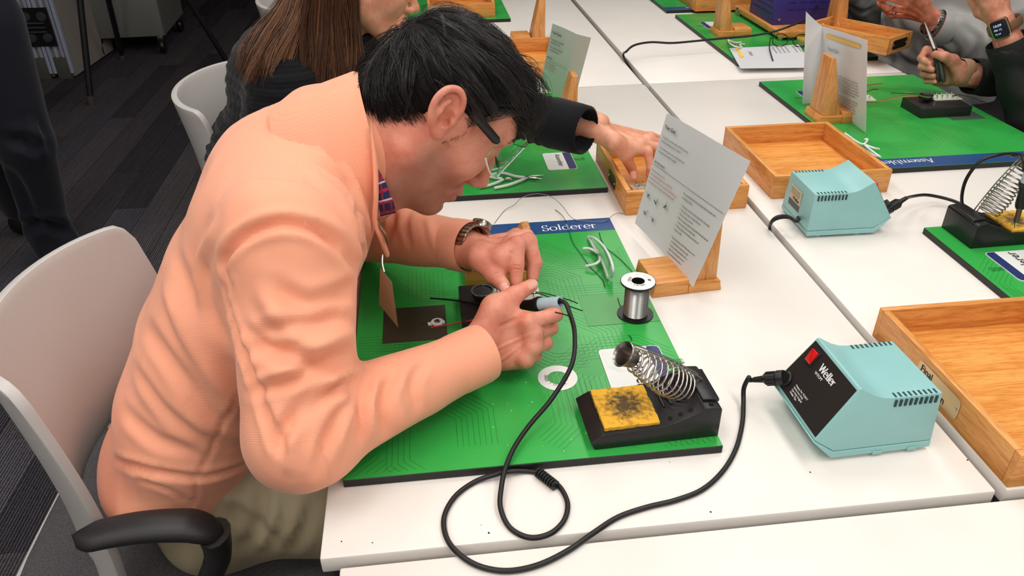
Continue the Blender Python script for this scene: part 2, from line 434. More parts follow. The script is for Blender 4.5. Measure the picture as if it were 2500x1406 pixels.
# ------------------------------------------------------------------ green boards
BT = 0.012
BZ = TZ + BT
def trace_mesh(w, h, seed):
    r = random.Random(seed); mb = MB()
    def clip(a, b):
        t0, t1 = 0.0, 1.0; dx, dy = b[0] - a[0], b[1] - a[1]
        for p, q in ((-dx, a[0] - .006), (dx, w - .006 - a[0]), (-dy, a[1] - .006), (dy, h - .006 - a[1])):
            if abs(p) < 1e-9:
                if q < 0: return None
            else:
                t = q / p
                if p < 0: t0 = max(t0, t)
                else: t1 = min(t1, t)
        if t0 >= t1: return None
        return (a[0] + dx * t0, a[1] + dy * t0), (a[0] + dx * t1, a[1] + dy * t1)
    for k in range(24):
        x, y = r.uniform(0, w), r.uniform(0, h); a = r.randrange(8); path = [(x, y)]
        for s_ in range(r.randint(3, 5)):
            l = r.uniform(.03, .12); x += math.cos(a * PI / 4) * l; y += math.sin(a * PI / 4) * l; path.append((x, y)); a += r.choice((-1, 1))
        nl = r.randint(5, 9); sp = 0.0068
        for j in range(nl):
            o = (j - nl / 2) * sp; q = []
            for i, p in enumerate(path):
                d = []
                if i > 0: d.append(math.atan2(p[1] - path[i - 1][1], p[0] - path[i - 1][0]))
                if i < len(path) - 1: d.append(math.atan2(path[i + 1][1] - p[1], path[i + 1][0] - p[0]))
                nx = sum(-math.sin(t) for t in d) / len(d); ny = sum(math.cos(t) for t in d) / len(d); n2 = nx * nx + ny * ny
                q.append((p[0] + nx / n2 * o, p[1] + ny / n2 * o))
            for i in range(len(q) - 1):
                c = clip(q[i], q[i + 1])
                if not c: continue
                (ax, ay), (bx, by) = c; t = math.atan2(by - ay, bx - ax); ex, ey = -math.sin(t) * .00028, math.cos(t) * .00028
                zz = 0.00012 + 0.000004 * (k % 12)
                mb.add([(ax + ex, ay + ey, zz), (ax - ex, ay - ey, zz), (bx - ex, by - ey, zz), (bx + ex, by + ey, zz)], [(0, 1, 2, 3)])
    return mb
def board(label, x0, y0, x1, y1, flip=False, word='Solderer', seed=1, wx=0.0, ws=0.030, strip=True):
    """green printed board; the blue strip is at local y=h"""
    w, h = x1 - x0, y1 - y0
    t = thing('green_board', label, 'board', (x1, y1, TZ) if flip else (x0, y0, TZ), PI if flip else 0)
    MB().box(0, w, 0, h, 0, BT - 0.0006).build('core_panel', M_DARK, t, bevel=0.001, seg=1, smooth=0)
    sh = MB().box(0.0006, w - .0006, 0.0006, h - .0006, BT - 0.0006, BT).build('printed_face', M_GREEN, t, smooth=0)
    tr = trace_mesh(w, h - (0.05 if strip else 0), seed)
    tr.v = [(a, b, c + BT) for a, b, c in tr.v]
    tr.build('printed_traces', M_GREEN2, sh, smooth=0)
    if strip:
        st = MB().box(0.0006, w - .0006, h - .048, h - .0006, BT, BT + .0002).build('blue_strip', M_BLUE, t, smooth=0)
        serif(word, ws, frame((wx, h - .037, BT + .0003), (1, 0, 0), (0, 1, 0)), M_WHITEINK, 'lettering', st)
    return t
main_board = board('green board with a blue Solderer strip in front of the man', -0.122, 0.641, 0.3205, 1.2416, False, 'Solderer', 3, 0.312)
board('green Assembler board under the woman\'s outstretched arm', -0.102, 1.372, 0.347, 1.975, True, 'Assembler', 5, 0.14, strip=False)
board('green board with an upside-down Assembler strip at the right', 0.906, 1.384, 1.35, 1.99, True, 'Assembler', 9, 0.293, 0.0285)
b2 = board('green board cut off by the right edge, under the second soldering stand', 0.864, 0.53, 1.30, 1.129, True, 'Solderer', 14, 0.04, strip=False)
board('far green board under the purple power supply', 0.915, 2.175, 1.35, 2.795, True, 'Assembler', 21, 0.1)
board('far green board at the top edge left of the purple power supply', 0.905, 2.868, 1.345, 3.45, True, 'Shipper', 22, 0.27, 0.030)
board('small far piece of green board above the dark hair', -0.12, 2.828, 0.322, 3.42, True, 'Assembler', 23, 0.1, strip=False)
# speckles of solder waste on the near board
fl = MB()
for i in range(90):
    x, y = rng.uniform(0.02, 0.30), rng.uniform(0.655, 0.95); s_ = rng.uniform(0.0004, 0.0014); a = rng.uniform(0, PI)
    fl.slab([(x + s_ * math.cos(a + k * 2.1) * rng.uniform(.5, 1.3), y + s_ * math.sin(a + k * 2.1)) for k in range(3)], BZ, BZ + .0003)
o = fl.build('solder_fleck', mat('pale_fleck', (205, 208, 200), 0.4), None, smooth=0)
tag(o, 'tiny pale solder flecks scattered over the near green board', 'solder flecks', kind='stuff')

# ------------------------------------------------------------------ trays
def tray(label, x0, x1, y0, y1, h=0.047, wall=0.010, z=TZ, plate=None, rz=0.0, pw=0.07):
    t = thing('wooden_tray', label, 'tray', ((x0 + x1) / 2, (y0 + y1) / 2, z), rz)
    a, b = (x1 - x0) / 2, (y1 - y0) / 2
    MB().box(-a + wall, a - wall, -b + wall, b - wall, 0.001, 0.008).build('tray_bottom', M_OAKIN, t, smooth=0)
    MB().box(-a, a, -b, -b + wall, 0, h).build('side_panel', M_OAK, t, bevel=0.0012)
    MB().box(-a, a, b - wall, b, 0, h).build('side_panel', M_OAK, t, bevel=0.0012)
    MB().box(-a, -a + wall, -b + wall, b - wall, 0, h).build('side_panel', M_OAKY, t, bevel=0.0012)
    MB().box(a - wall, a, -b + wall, b - wall, 0, h).build('side_panel', M_OAKY, t, bevel=0.0012)
    if plate is not None:
        side, c, words, mt = plate
        sg = {'L': -1, 'R': 1}[side]
        ph = 0.018 if len(words) < 2 else 0.022
        # rounded plate in local (y,z)
        pts = []
        for (sx, sy) in ((1, 1), (-1, 1), (-1, -1), (1, -1)):
            for k in range(5):
                an = math.atan2(sy, sx) + (k - 2) * PI / 8
                pts.append((c + sx * (pw / 2 - .006) + .006 * math.cos(an), h * .5 + sy * (ph / 2 + .004 - .006) + .006 * math.sin(an)))
        P_ = MB(); n = len(pts)
        P_.add([(sg * a, p[0], p[1]) for p in pts] + [(sg * (a + .0012), p[0], p[1]) for p in pts], [tuple(range(n)), tuple(range(2 * n - 1, n - 1, -1))] + [(i, n + i, n + (i + 1) % n, (i + 1) % n) for i in range(n)])
        pl = P_.build('name_plate', mt, t, smooth=30)
        for s_ in (-1, 1):
            MB().lathe([(0, 0), (.0022, 0), (.0018, .001), (0, .0014)], 12, Matrix.Translation((sg * (a + .0012), c + s_ * (pw / 2 - .005), h * .5)) @ Matrix.Rotation(sg * PI / 2, 4, 'Y')).build('screw', M_STEEL, pl)
        for i, wd in enumerate(words):
            text(wd, 0.0135, frame((sg * (a + .0015), c - sg * (-1) * 0.0 + (pw / 2 - .006) * (-sg), h * .5 + (.002 if len(words) > 1 else -.004) - i * .0125), (0, sg, 0), (0, 0, 1)), M_INK, 'lettering', pl, bold=0.012)
    return t
tray('large oak tray with a Final name plate at the right edge', 0.617, 0.861, 0.548, 0.845, 0.049, plate=('L', -0.004, ('Final', 'Inspection'), M_BRASS), pw=.088)
tray('oak tray standing on the gap between the tables, right of the standing card', 0.655, 0.893, 1.300, 1.575, 0.048)
tray('oak tray the woman reaches into', 0.357, 0.592, 1.268, 1.535, 0.048, plate=('L', -0.02, (' ',), mat('dark_plate', (92, 84, 62), 0.25, metal=0.7)), pw=0.055)
tray('narrow oak tray with a dark plate on its end, beside the grey shirt', 1.165, 1.425, 2.155, 2.285, 0.048, z=TZ + .042, rz=math.radians(-58), plate=('R', 0.0, (' ',), mat('dark_plate2', (60, 52, 40), .25, metal=.7)), pw=.075)
tray('far oak tray at the top edge behind the card stand', 1.00, 1.30, 2.83, 3.06, 0.05, z=BZ)
tray('far oak tray at the top edge above the dark hair', 0.03, 0.27, 2.86, 3.10, 0.05, z=BZ)
tray('oak tray partly hidden behind the pale grey card', 0.16, 0.40, 2.14, 2.40, 0.05)

# ------------------------------------------------------------------ card stands (card slot between block and upright)
def card_stand(label, loc, rz, z=TZ, hup=0.15):
    """local: block at -x, wedge upright at +x, width along y"""
    t = thing('card_stand', label, 'card stand', (loc[0], loc[1], z), rz)
    MB().prism([(0.060, 0), (0.116, 0), (0.112, 0.018), (0.060, 0.018)], -.040, .040).build('base', M_OAK, t, bevel=0.0012)
    MB().prism([(0.0, 0), (0.0595, 0), (0.0595, 0.0255), (0.004, 0.0255)], -.040, .040).build('front_block', M_OAK, t, bevel=0.0012)
    u = MB(); a = 0.034
    lo = [(0.064, -a, .018), (0.108, -a, .018), (0.108, a, .018), (0.064, a, .018)]
    hi = [(0.097, -a * .70, hup), (0.109, -a * .70, hup), (0.109, a * .70, hup), (0.097, a * .70, hup)]
    u.hull8(lo, hi); u.build('upright', M_OAKZ, t, bevel=0.0015)
    return t
card_stand('oak card stand holding the large open instruction card', (0.326, 1.022), 0.09)
card_stand('oak card stand holding the white Assembler card at the right', (1.03, 1.690), PI, BZ, 0.150)
card_stand('oak card stand on the far green board, without a card', (1.070, 2.50), PI, BZ, 0.165)
card_stand('oak card stand behind the pale card, seen past the woman\'s arm', (0.226, 1.672), 0.0, BZ, 0.14)
card_stand('slim oak card stand seen edge-on behind the hair', (0.29, 2.55), 0.0, TZ, 0.17)

# ------------------------------------------------------------------ cards
def sheet(mb, c, n=10, bulge=0.0, th=0.0005):
    """c: TL,TR,BR,BL world corners -> curved thin sheet with thickness"""
    TL, TR, BR, BL = [Vector(p) for p in c]; nrm = (TR - TL).cross(BL - TL).normalized()
    f = []
    for s_ in (0, 1):
        for i in range(n + 1):
            for j in range(2):
                u = i / n; p = (TL.lerp(TR, u)).lerp(BL.lerp(BR, u), j)
                f.append(p + nrm * (bulge * 4 * u * (1 - u) + (th if s_ else 0)))
    fc = []; N_ = 2 * (n + 1)
    for i in range(n):
        a = 2 * i
        fc += [(a, a + 1, a + 3, a + 2), (N_ + a, N_ + a + 2, N_ + a + 3, N_ + a + 1), (a, a + 2, N_ + a + 2, N_ + a), (a + 1, N_ + a + 1, N_ + a + 3, a + 3)]
    fc += [(0, N_, N_ + 1, 1), (2 * n, 2 * n + 1, N_ + 2 * n + 1, N_ + 2 * n)]
    return mb.add(f, fc)
def card_lines(parent, TL, TR, BL, rows, mt, size, sx=1.0, bold=0.0, name='printed_text', lift=0.0004, flipn=1):
    """rows: (u, v, text) u,v in metres from the top-left corner along the card"""
    TL, TR, BL = Vector(TL), Vector(TR), Vector(BL)
    x = (TR - TL).normalized(); y = (TL - BL).normalized(); nn = x.cross(y).normalized()
    obs = [text(s_, size, frame(TL + x * u - y * v + nn * lift * flipn, x, y), mt, 'l', parent, bold, sx=sx) for (u, v, s_) in rows]
    return merge(obs, name, parent, mt)
def bar(parent, TL, TR, BL, u0, u1, v0, v1, mt, name, lift=0.0004):
    TL, TR, BL = Vector(TL), Vector(TR), Vector(BL)
    x = (TR - TL).normalized(); y = (TL - BL).normalized(); nn = x.cross(y).normalized()
    P_ = [TL + x * u - y * v + nn * lift for (u, v) in ((u0, v0), (u1, v0), (u1, v1), (u0, v1))]
    return MB().add(P_, [(0, 3, 2, 1)]).build(name, mt, parent, smooth=0)
# main card: leaning plane fitted through its corners
cTL, cTR, cBR, cBL = Vector((.400, 1.214, .945)), Vector((.4465, .968, .958)), Vector((.390, .974, .751)), Vector((.3555, 1.197, .751))
t = thing('instruction_card', 'large open instruction card headed Your Goal, leaning in the oak stand', 'card', (.39, 1.05, .751), world=True)
fT, fB = cTL.lerp(cTR, .50), cBL.lerp(cBR, .48)
nrm = (cTR - cTL).cross(cBL - cTL).normalized()
fT2, fB2 = fT + nrm * .002, fB + nrm * .002
mb = MB(); sheet(mb, (cTL, fT2, fB2, cBL), 8, 0.001); mb.build('left_panel', M_PAPER, t, smooth=30)
mb = MB(); sheet(mb, (fT2, cTR, cBR, fB2), 8, -0.001); mb.build('right_panel', M_PAPER, t, smooth=30)
card_lines(t, cTL, cTR, cBL, [(.012, .022, 'Your Goal')], M_INK, .0085, bold=.02, name='heading', lift=.0035)
card_lines(t, cTL, cTR, cBL, [(.014, .038, 'Your goal is to produce quality products by ensuring'), (.014, .045, 'that your soldering process is in control.'), (.014, .056, 'Your production quota is one soldered board every'), (.014, .063, '2½ minutes when material is available.')], M_INK, .0052, sx=.78, lift=.0035)
card_lines(t, cTL, cTR, cBL, [(.010, .082, 'Job Instructions')], M_INK, .006, bold=.01, name='heading', lift=.0035)
bar(t, cTL, cTR, cBL, .010, .236, .0855, .0861, M_INK, 'rule', .0038)
card_lines(t, cTL, cTR, cBL, [(.010, .097, 'Wear eye protection at all times.'), (.010, .104, 'Do not touch the soldering iron tip. It is VERY HOT.'), (.010, .111, 'Do not leave the solder pot, it is hot and the melted solder gives'), (.010, .118, 'fumes; solder can burn. Wash your hands after handling solder.')], M_REDINK, .0052, sx=.70, name='warning_text', lift=.0035)
card_lines(t, cTL, cTR, cBL, [(.122, .098, 'Place an assembled board in the workpiece holder and solder wires'), (.122, .105, 'to terminals as follows:')] +
           [(.126, .117 + i * .0068, s_) for i, s_ in enumerate(('1.  Melt solder on the iron tip then wipe it off on the sponge.', '2.  Melt a ball of solder on the tip of the iron.', '3.  Place the solder on the wire.', '4.  Place iron opposite solder touching both the terminal base and', '     the wire with the ball of melted solder.', '5.  When the solder starts melting, remove the iron.', '6.  Remove solder.', '', '•  Repeat the process until all of the wires are soldered and insert', '    the finished board in part carry a plate.', '•  Continue soldering assemblies to fill the material needs', '    station. Pass the full plate to the Final Inspection bin.', '•  If you need help with your job, see the Production Supervisor'))], M_INK, .0050, sx=.72, lift=.0035)
sk = MB(); x_ = (cTR - cTL).normalized(); y_ = (cTL - cBL).normalized(); rr = random.Random(4)
for (u, v) in ((.022, .142), (.052, .142), (.082, .138), (.030, .172), (.060, .172)):
    for k in range(9):
        a = rr.uniform(0.2, 2.9); l = rr.uniform(.006, .013); p0 = cTL + x_ * (u + rr.uniform(-.003, .003)) - y_ * (v + rr.uniform(-.002, .002)) + nrm * -0.0 + (x_.cross(y_)) * .0035
        d = x_ * math.cos(a) + y_ * math.sin(a); e = (x_ * -math.sin(a) + y_ * math.cos(a)) * (.0002 if k else .0009)
        sk.add([p0 + e, p0 - e, p0 + d * l - e, p0 + d * l + e], [(0, 1, 2, 3)])
sk.build('sketch_print', M_INK, t, smooth=0)

# Assembler card (right)
t = thing('assembler_card', 'folded white card headed Assembler with a yellow bar, upright in the oak stand', 'card', (.98, 1.70, BZ), world=True)
a0, a1 = Vector((.9665, 1.822, .925)), Vector((.958, 1.600, .947))
b1, b0 = Vector((.993, 1.579, .744)), Vector((1.0015, 1.801, .722 + .022))
mb = MB(); sheet(mb, (a0, a1, b1, b0), 8, 0.0015); mb.build('right_panel', M_PAPER, t, smooth=30)
l0 = Xp(1968, 28, 0.905); l1 = a0
lb = Vector((l0.x + .03, l0.y - .012, BZ + .004))
mb = MB(); sheet(mb, (l0, a0, b0, lb), 8, 0.002); mb.build('left_panel', M_PAPER, t, smooth=30)
bar(t, a0, a1, b0, .022, .195, .014, .022, M_YINK, 'yellow_bar', .0022)
x_ = (a1 - a0).normalized(); y_ = (a0 - b0).normalized(); n_ = x_.cross(y_)
serif('Assembler', .0145, frame(a0 + x_ * .030 - y_ * .052 + n_ * .0022, x_, y_), M_INK, 'heading', t, thick=.06)
body = 'to assemble the electronic board place parts in the holder and join terminals'
card_lines(t, a0, a1, b0, [(.052, .105 + i * .0068 + (0.006 if i > 5 else 0), s_) for i, s_ in enumerate(('Your job is to assemble a quality electronic product that', 'will perform as the customer expects it to when it leaves', 'the plant. Each person in the line depends on the work of', 'the person before. Take the parts one at a time and place', 'them on the board in the order shown. Look at every joint', 'before you pass the board along to the next station.', 'Keep your bench tidy and the parts sorted in their trays.', 'Ask for material early so that nobody has to wait for it.', 'When a board is not right set it aside and tell the', 'supervisor; never send a faulty board down the line.', 'Count your finished boards at the end of each run.'))], mat('grey_ink', (96, 96, 100), .6), .0062, sx=.90, lift=.0022)
# lying card
t = thing('lying_card', 'white card with a yellow bar lying over the far green board edge', 'card', (.95, 2.1, BZ + .003), world=True)
p = [Z(1780, 118, BZ + .004), Z(1808, 167, BZ + .003), Z(1985, 165, BZ + .002), Z(1950, 109, BZ + .004)]
mb = MB(); sheet(mb, (p[0], p[3], p[2], p[1]), 6, 0.0005, -.0006); mb.build('sheet', M_PAPER, t, smooth=30)
bar(t, p[0], p[3], p[1], .018, .030, .008, .105, M_YINK, 'yellow_bar', .0014)
X_, Y_ = (p[3] - p[0]).normalized(), (p[0] - p[1]).normalized()
obs = [text('instructions for this station in the line', .0105, frame(p[0] + X_ * (.135 + i * .0135 + (.012 if i > 3 else 0)) - Y_ * .015 + Vector((0, 0, .0014)), -Y_, X_), mat('grey_ink', (96, 96, 100), .6), 'l', t, sx=.42) for i in range(9)]
obs.append(text('Assembler', .017, frame(p[0] + X_ * .052 - Y_ * .05 + Vector((0, 0, .0014)), -Y_, X_), mat('grey_ink', (96, 96, 100), .6), 'l', t, sx=.6))
merge(obs, 'printed_text', t, mat('grey_ink', (96, 96, 100), .6))
# pale card behind the woman's arm
t = thing('pale_card', 'folded pale grey card standing behind the woman\'s forearm', 'card', (.28, 1.70, BZ), world=True)
P0, P1 = Yp(1349, 57, 1.79), Yp(1408, 83, 1.705)
Q1 = Z(1370, 240, BZ + .03); Q0 = Q1 + (P0 - P1)
mb = MB(); sheet(mb, (P0, P1, Q1, Q0), 6, .001); mb.build('front_panel', M_PAPER, t, smooth=30)
E1 = P1 + Vector((.03, -.012, -.006)); E0 = Q1 + Vector((.03, -.012, -.006))
mb = MB(); sheet(mb, (P1, E1, E0, Q1), 3, 0); mb.build('side_panel', M_PAPER, t, smooth=30)
card_lines(t, P0, P1, Q0, [(.010, .028, 'Your Goal')], M_INK, .010, sx=.8, bold=.02, name='heading', lift=.0018)
card_lines(t, P0, P1, Q0, [(.010, .050, 'Your goal is to assemble'), (.010, .060, 'products that work.'), (.010, .075, 'Your quota is one board'), (.010, .085, 'every two minutes.')], M_INK, .0085, sx=.60, lift=.0018)
card_lines(t, P0, P1, Q0, [(.006, .112, 'Instructions')], M_INK, .008, sx=.6, bold=.01, name='heading', lift=.0018)
card_lines(t, P0, P1, Q0, [(.006, .132, 'Wear eye protection.'), (.006, .142, 'Do not touch the tip of'), (.006, .152, 'the iron, it is very hot.')], M_REDINK, .008, sx=.58, name='warning_text', lift=.0018)
bar(t, P0, P1, Q0, .004, .090, .119, .1198, M_INK, 'rule', .0018)
# ------------------------------------------------------------------ soldering power units
def power_unit(label, loc, rz, back=False):
    """local: slanted front panel faces -x, body runs to +x"""
    t = thing('soldering_power_unit', label, 'power unit', loc, rz)
    def shape(poly, k0=.0565, inset=0.0, n=0):
        mb = MB(); hw = lambda z: k0 - z * .065
        nn = len(poly); v = [(p[0], -hw(p[1]), p[1]) for p in poly] + [(p[0], hw(p[1]), p[1]) for p in poly]
        mb.add(v, [tuple(range(nn)), tuple(range(2 * nn - 1, nn - 1, -1))] + [(i, nn + i, nn + (i + 1) % nn, (i + 1) % nn) for i in range(nn)])
        return mb
    shape([(0.0015, .0335), (.0285, .0145), (.1515, .0145), (.148, .083), (.088, .083), (.076, .0845), (.064, .0895), (.0465, .1005), (.044, .1005)]).build('housing', M_TEAL, t, bevel=.0022, seg=3)
    bs = shape([(0, .032), (.027, .005), (.151, .005), (.1515, .0138), (.0285, .0138), (.0010, .0335)], .0571).build('base', M_TEAL, t, bevel=.0006, seg=1)
    for x in (.055, .128):
        for s_ in (-1, 1):
            MB().lathe([(0, 0), (.006, 0), (.0075, .005), (0, .005)], 14, Matrix.Translation((x, s_ * .046, 0))).build('foot', M_TEAL, bs)
    for x in (.078, .122):
        MB().box(x, x + .012, -.0578, -.0568, .0035, .0085).build('latch', M_TEAL, bs, bevel=.0004)
    # front panel
    sx, sz = .0425 / math.hypot(.0425, .067), .067 / math.hypot(.0425, .067)
    n = Vector((-sz, 0, sx)); o = Vector((.0015, 0, .0335))
    def pt(u, v, l=0.0): return o + Vector((sx, 0, sz)) * v + Vector((0, -1, 0)) * u + n * l
    H, Wd0, Wd1 = .0755, .0520, .0478
    f = MB().hull8([pt(-Wd0, .004, -.0005), pt(Wd0, .004, -.0005), pt(Wd1, H, -.0005), pt(-Wd1, H, -.0005)], [pt(-Wd0, .004, .0007), pt(Wd0, .004, .0007), pt(Wd1, H, .0007), pt(-Wd1, H, .0007)])
    pn = f.build('front_panel', M_BLACKP, t, smooth=0)
    u0, v0 = -.033, .060
    fr = MB().hull8([pt(u0 - .0085, v0 - .011, .0005), pt(u0 + .0085, v0 - .011, .0005), pt(u0 + .0085, v0 + .011, .0005), pt(u0 - .0085, v0 + .011, .0005)], [pt(u0 - .008, v0 - .0105, .0025), pt(u0 + .008, v0 - .0105, .0025), pt(u0 + .008, v0 + .0105, .0025), pt(u0 - .008, v0 + .0105, .0025)]).build('switch_frame', M_BLACK, pn, bevel=.0005)
    sw = MB().hull8([pt(u0 - .006, v0 - .0085, .002), pt(u0 + .006, v0 - .0085, .002), pt(u0 + .006, v0 + .0085, .002), pt(u0 - .006, v0 + .0085, .002)], [pt(u0 - .006, v0 - .0085, .0028), pt(u0 + .006, v0 - .0085, .0028), pt(u0 + .0055, v0 + .008, .0058), pt(u0 - .0055, v0 + .008, .0058)]).build('power_switch', M_RED, pn, bevel=.0004)
    serif('Weller', .0135, frame(pt(-.0140, .0560, .0012), (0, -1, 0), (sx, 0, sz)), M_WHITEINK, 'lettering', pn, thick=.15, thin=.06, track=-.02)
    text('WTCPT', .0048, frame(pt(-.0140, .0495, .0012), (0, -1, 0), (sx, 0, sz)), M_WHITEINK, 'lettering', pn, .02)
    for i, s_ in enumerate(('Output: For TC201T', 'Series Iron Only.', 'Use Only Original', 'Weller Tips.')):
        text(s_, .0034, frame(pt(-.022, .0215 - i * .0038, .0012), (0, -1, 0), (sx, 0, sz)), M_WHITEINK, 'lettering', pn, .02)
    Mx = Matrix.Translation(pt(-.040, .017, 0)) @ Vector((0, 0, 1)).rotation_difference(n).to_matrix().to_4x4()
    MB().lathe([(0, 0), (.010, 0), (.010, .004), (.0085, .0055), (.0085, .010), (0, .010)], 24, Mx).build('socket', M_BLACK, t)
    # vent slots on both upper edges
    for s_ in (-1, 1):
        for k in range(9):
            x = .0905 + k * .0062
            v = MB(); hw = .0565 - .083 * .065
            v.box(x, x + .0026, s_ * (hw + .0014) - .0006, s_ * (hw + .0014) + .0006, .071, .0805)
            v.box(x, x + .0026, min(s_ * (hw - .0085), s_ * (hw - .001)), max(s_ * (hw - .0085), s_ * (hw - .001)), .0828, .08325)
            v.build('vent_slot', M_TEALD, t, smooth=0)['kind'] = 'part'
    if back:
        st = MB().box(.1500, .1512, -.034, .010, .028, .066).build('rating_label', mat('label_cream', (206, 190, 158), .4), t, smooth=0)
        MB().box(.1510, .1514, -.034, .010, .028, .040).build('label_band', mat('label_grey', (70, 72, 84), .4), st, smooth=0)
        text('Weller', .009, frame((.1516, -.020, .043), (0, 1, 0), (0, 0, 1)), M_INK, 'lettering', st, .02)
        for i in range(4):
            text('soldering station input 120V 60Hz', .0026, frame((.1516, -.031, .0615 - i * .0032), (0, 1, 0), (0, 0, 1)), M_INK, 'lettering', st)
    return t, pt
u1, pt1 = power_unit('teal power unit with black front panel and lit red switch, near the large tray', (.412, .668, TZ), 0.03)
for v in [c for c in bpy.data.objects if c.name.startswith('vent_slot')]:
    del v['kind']
u2, pt2 = power_unit('teal power unit facing away with a cream rating label, beside the middle tray', (.803, 1.190, TZ), PI - .02, back=True)

def cord(name, pts, r, label, parent=None, mt=None, n=6, sides=10):
    o = MB().tube(spline(pts, n), r, sides).build(name, mt or M_RUB, parent, smooth=60)
    if parent is None: tag(o, label, 'cord')
    return o
def plug(parent, p, d, name='plug', s=1.0):
    """round screw-on connector starting at p going along d"""
    M = Matrix.Translation(Vector(p)) @ Vector((0, 0, 1)).rotation_difference(Vector(d).normalized()).to_matrix().to_4x4()
    o = MB().lathe([(0, 0), (.0092 * s, 0), (.0096 * s, .002), (.0096 * s, .008), (.0082 * s, .0095), (.0082 * s, .022), (.0064 * s, .0245), (.0046 * s, .026), (.0034 * s, .038), (0, .038)], 20, M).build(name, M_BLACK, parent)
    rb = MB()
    for k in range(10):
        a = 2 * PI * k / 10
        rb.box(.0076 * s, .0090 * s, -.0009, .0009, .0100, .0215, M @ Matrix.Rotation(a, 4, 'Z'))
    rb.build('grip_rib', M_BLACK, o, smooth=0)['kind'] = 'stuff'
    return o

# ------------------------------------------------------------------ soldering irons
def iron(label, tip, butt, cordpts, world, relief=None):
    """pencil iron: tip -> butt"""
    tip, butt = Vector(tip), Vector(butt)
    t = thing('soldering_iron', label, 'soldering iron', world, world=True)
    Lh = (butt - tip).length
    M = Matrix.Translation(tip) @ Vector((0, 0, 1)).rotation_difference((butt - tip).normalized()).to_matrix().to_4x4()
    a = Lh - .032; g = a - .045
    MB().lathe([(0, 0), (.0012, .001), (.0022, .010), (.0024, g * .45), (0, g * .45)], 14, M).build('tip', M_STEEL, t)
    MB().lathe([(0, g * .3), (.0040, g * .3), (.0042, g * .9), (.0062, g * .93), (.0062, g), (0, g)], 16, M).build('barrel', mat('heated_barrel', (120, 92, 84), .4, metal=.8), t)
    MB().lathe([(0, g), (.0075, g), (.0085, g + .006), (.0082, g + .030), (.0098, a - .008), (.0112, a - .003), (.0105, a), (0, a)], 24, M).build('grip', M_BLACK, t)
    MB().lathe([(0, a - .001), (.0088, a - .001), (.0082, a + .012), (.0080, a + .024), (.0086, a + .030), (.0080, a + .032), (.0060, a + .032), (.0052, a + .022), (0, a + .022)], 28, M).build('handle', mat('pale_blue_handle', (172, 200, 212), .35), t)
    c = cord('cord', cordpts, .0030, None, t)
    return t
E_ = Z(1368, 738, .838); T_ = Z(1188, 757, .786)
def dn(px, py, z=TZ + .0032): return Z(px, py, z)
c1 = [E_ - (E_ - T_).normalized() * .012, E_ + (E_ - T_).normalized() * .006, Z(1391, 765, .832), Z(1403, 815, .822), Z(1396, 890, .802), Z(1348, 972, .772), dn(1295, 1035, .757), dn(1258, 1088, .752), dn(1235, 1140, .747), dn(1224, 1190, .741), dn(1222, 1240, .737), dn(1245, 1288), dn(1292, 1312), dn(1342, 1303), dn(1376, 1272), dn(1386, 1232), dn(1372, 1196), dn(1348, 1173), dn(1315, 1155), dn(1285, 1150), dn(1245, 1151, .737), dn(1210, 1158, .7375), dn(1160, 1176), dn(1115, 1208), dn(1088, 1250), dn(1084, 1290), dn(1100, 1330), dn(1140, 1367), dn(1190, 1388), dn(1250, 1393), dn(1320, 1377), dn(1390, 1342), dn(1450, 1300), dn(1510, 1262), dn(1580, 1238), dn(1650, 1221), dn(1715, 1195), dn(1765, 1150), dn(1797, 1095), dn(1812, 1035), dn(1815, 985, .738), dn(1816, 948, .752), dn(1828, 922, .768)]
wp = u1.matrix_basis @ pt1(-.040, .017, .006)
wn = (Yp(1868, 925, wp.y + .012) - wp)
wd = wn.normalized()
c1 += [wp + wd * .044 + Vector((0, 0, .0)), wp + wd * .030]
i1 = iron('soldering iron with pale blue handle held in the man\'s near hand', T_, E_, c1, (.14, .74, .80))
pl = plug(i1, wp, wd)
# moulded strain relief on the loop of the cord
sr = MB(); q0, q1 = dn(1313, 1152, TZ + .006), dn(1359, 1188, TZ + .006); d = (q1 - q0)
M = Matrix.Translation(q0) @ Vector((0, 0, 1)).rotation_difference(d.normalized()).to_matrix().to_4x4()
pr_ = []
for k in range(8):
    z = d.length * k / 8
    pr_ += [(.0042, z), (.0062, z + .0006), (.0062, z + .0022), (.0042, z + .0028)]
sr.lathe([(0, 0)] + pr_ + [(0, d.length)], 14, M).build('strain_relief', M_RUB, i1)

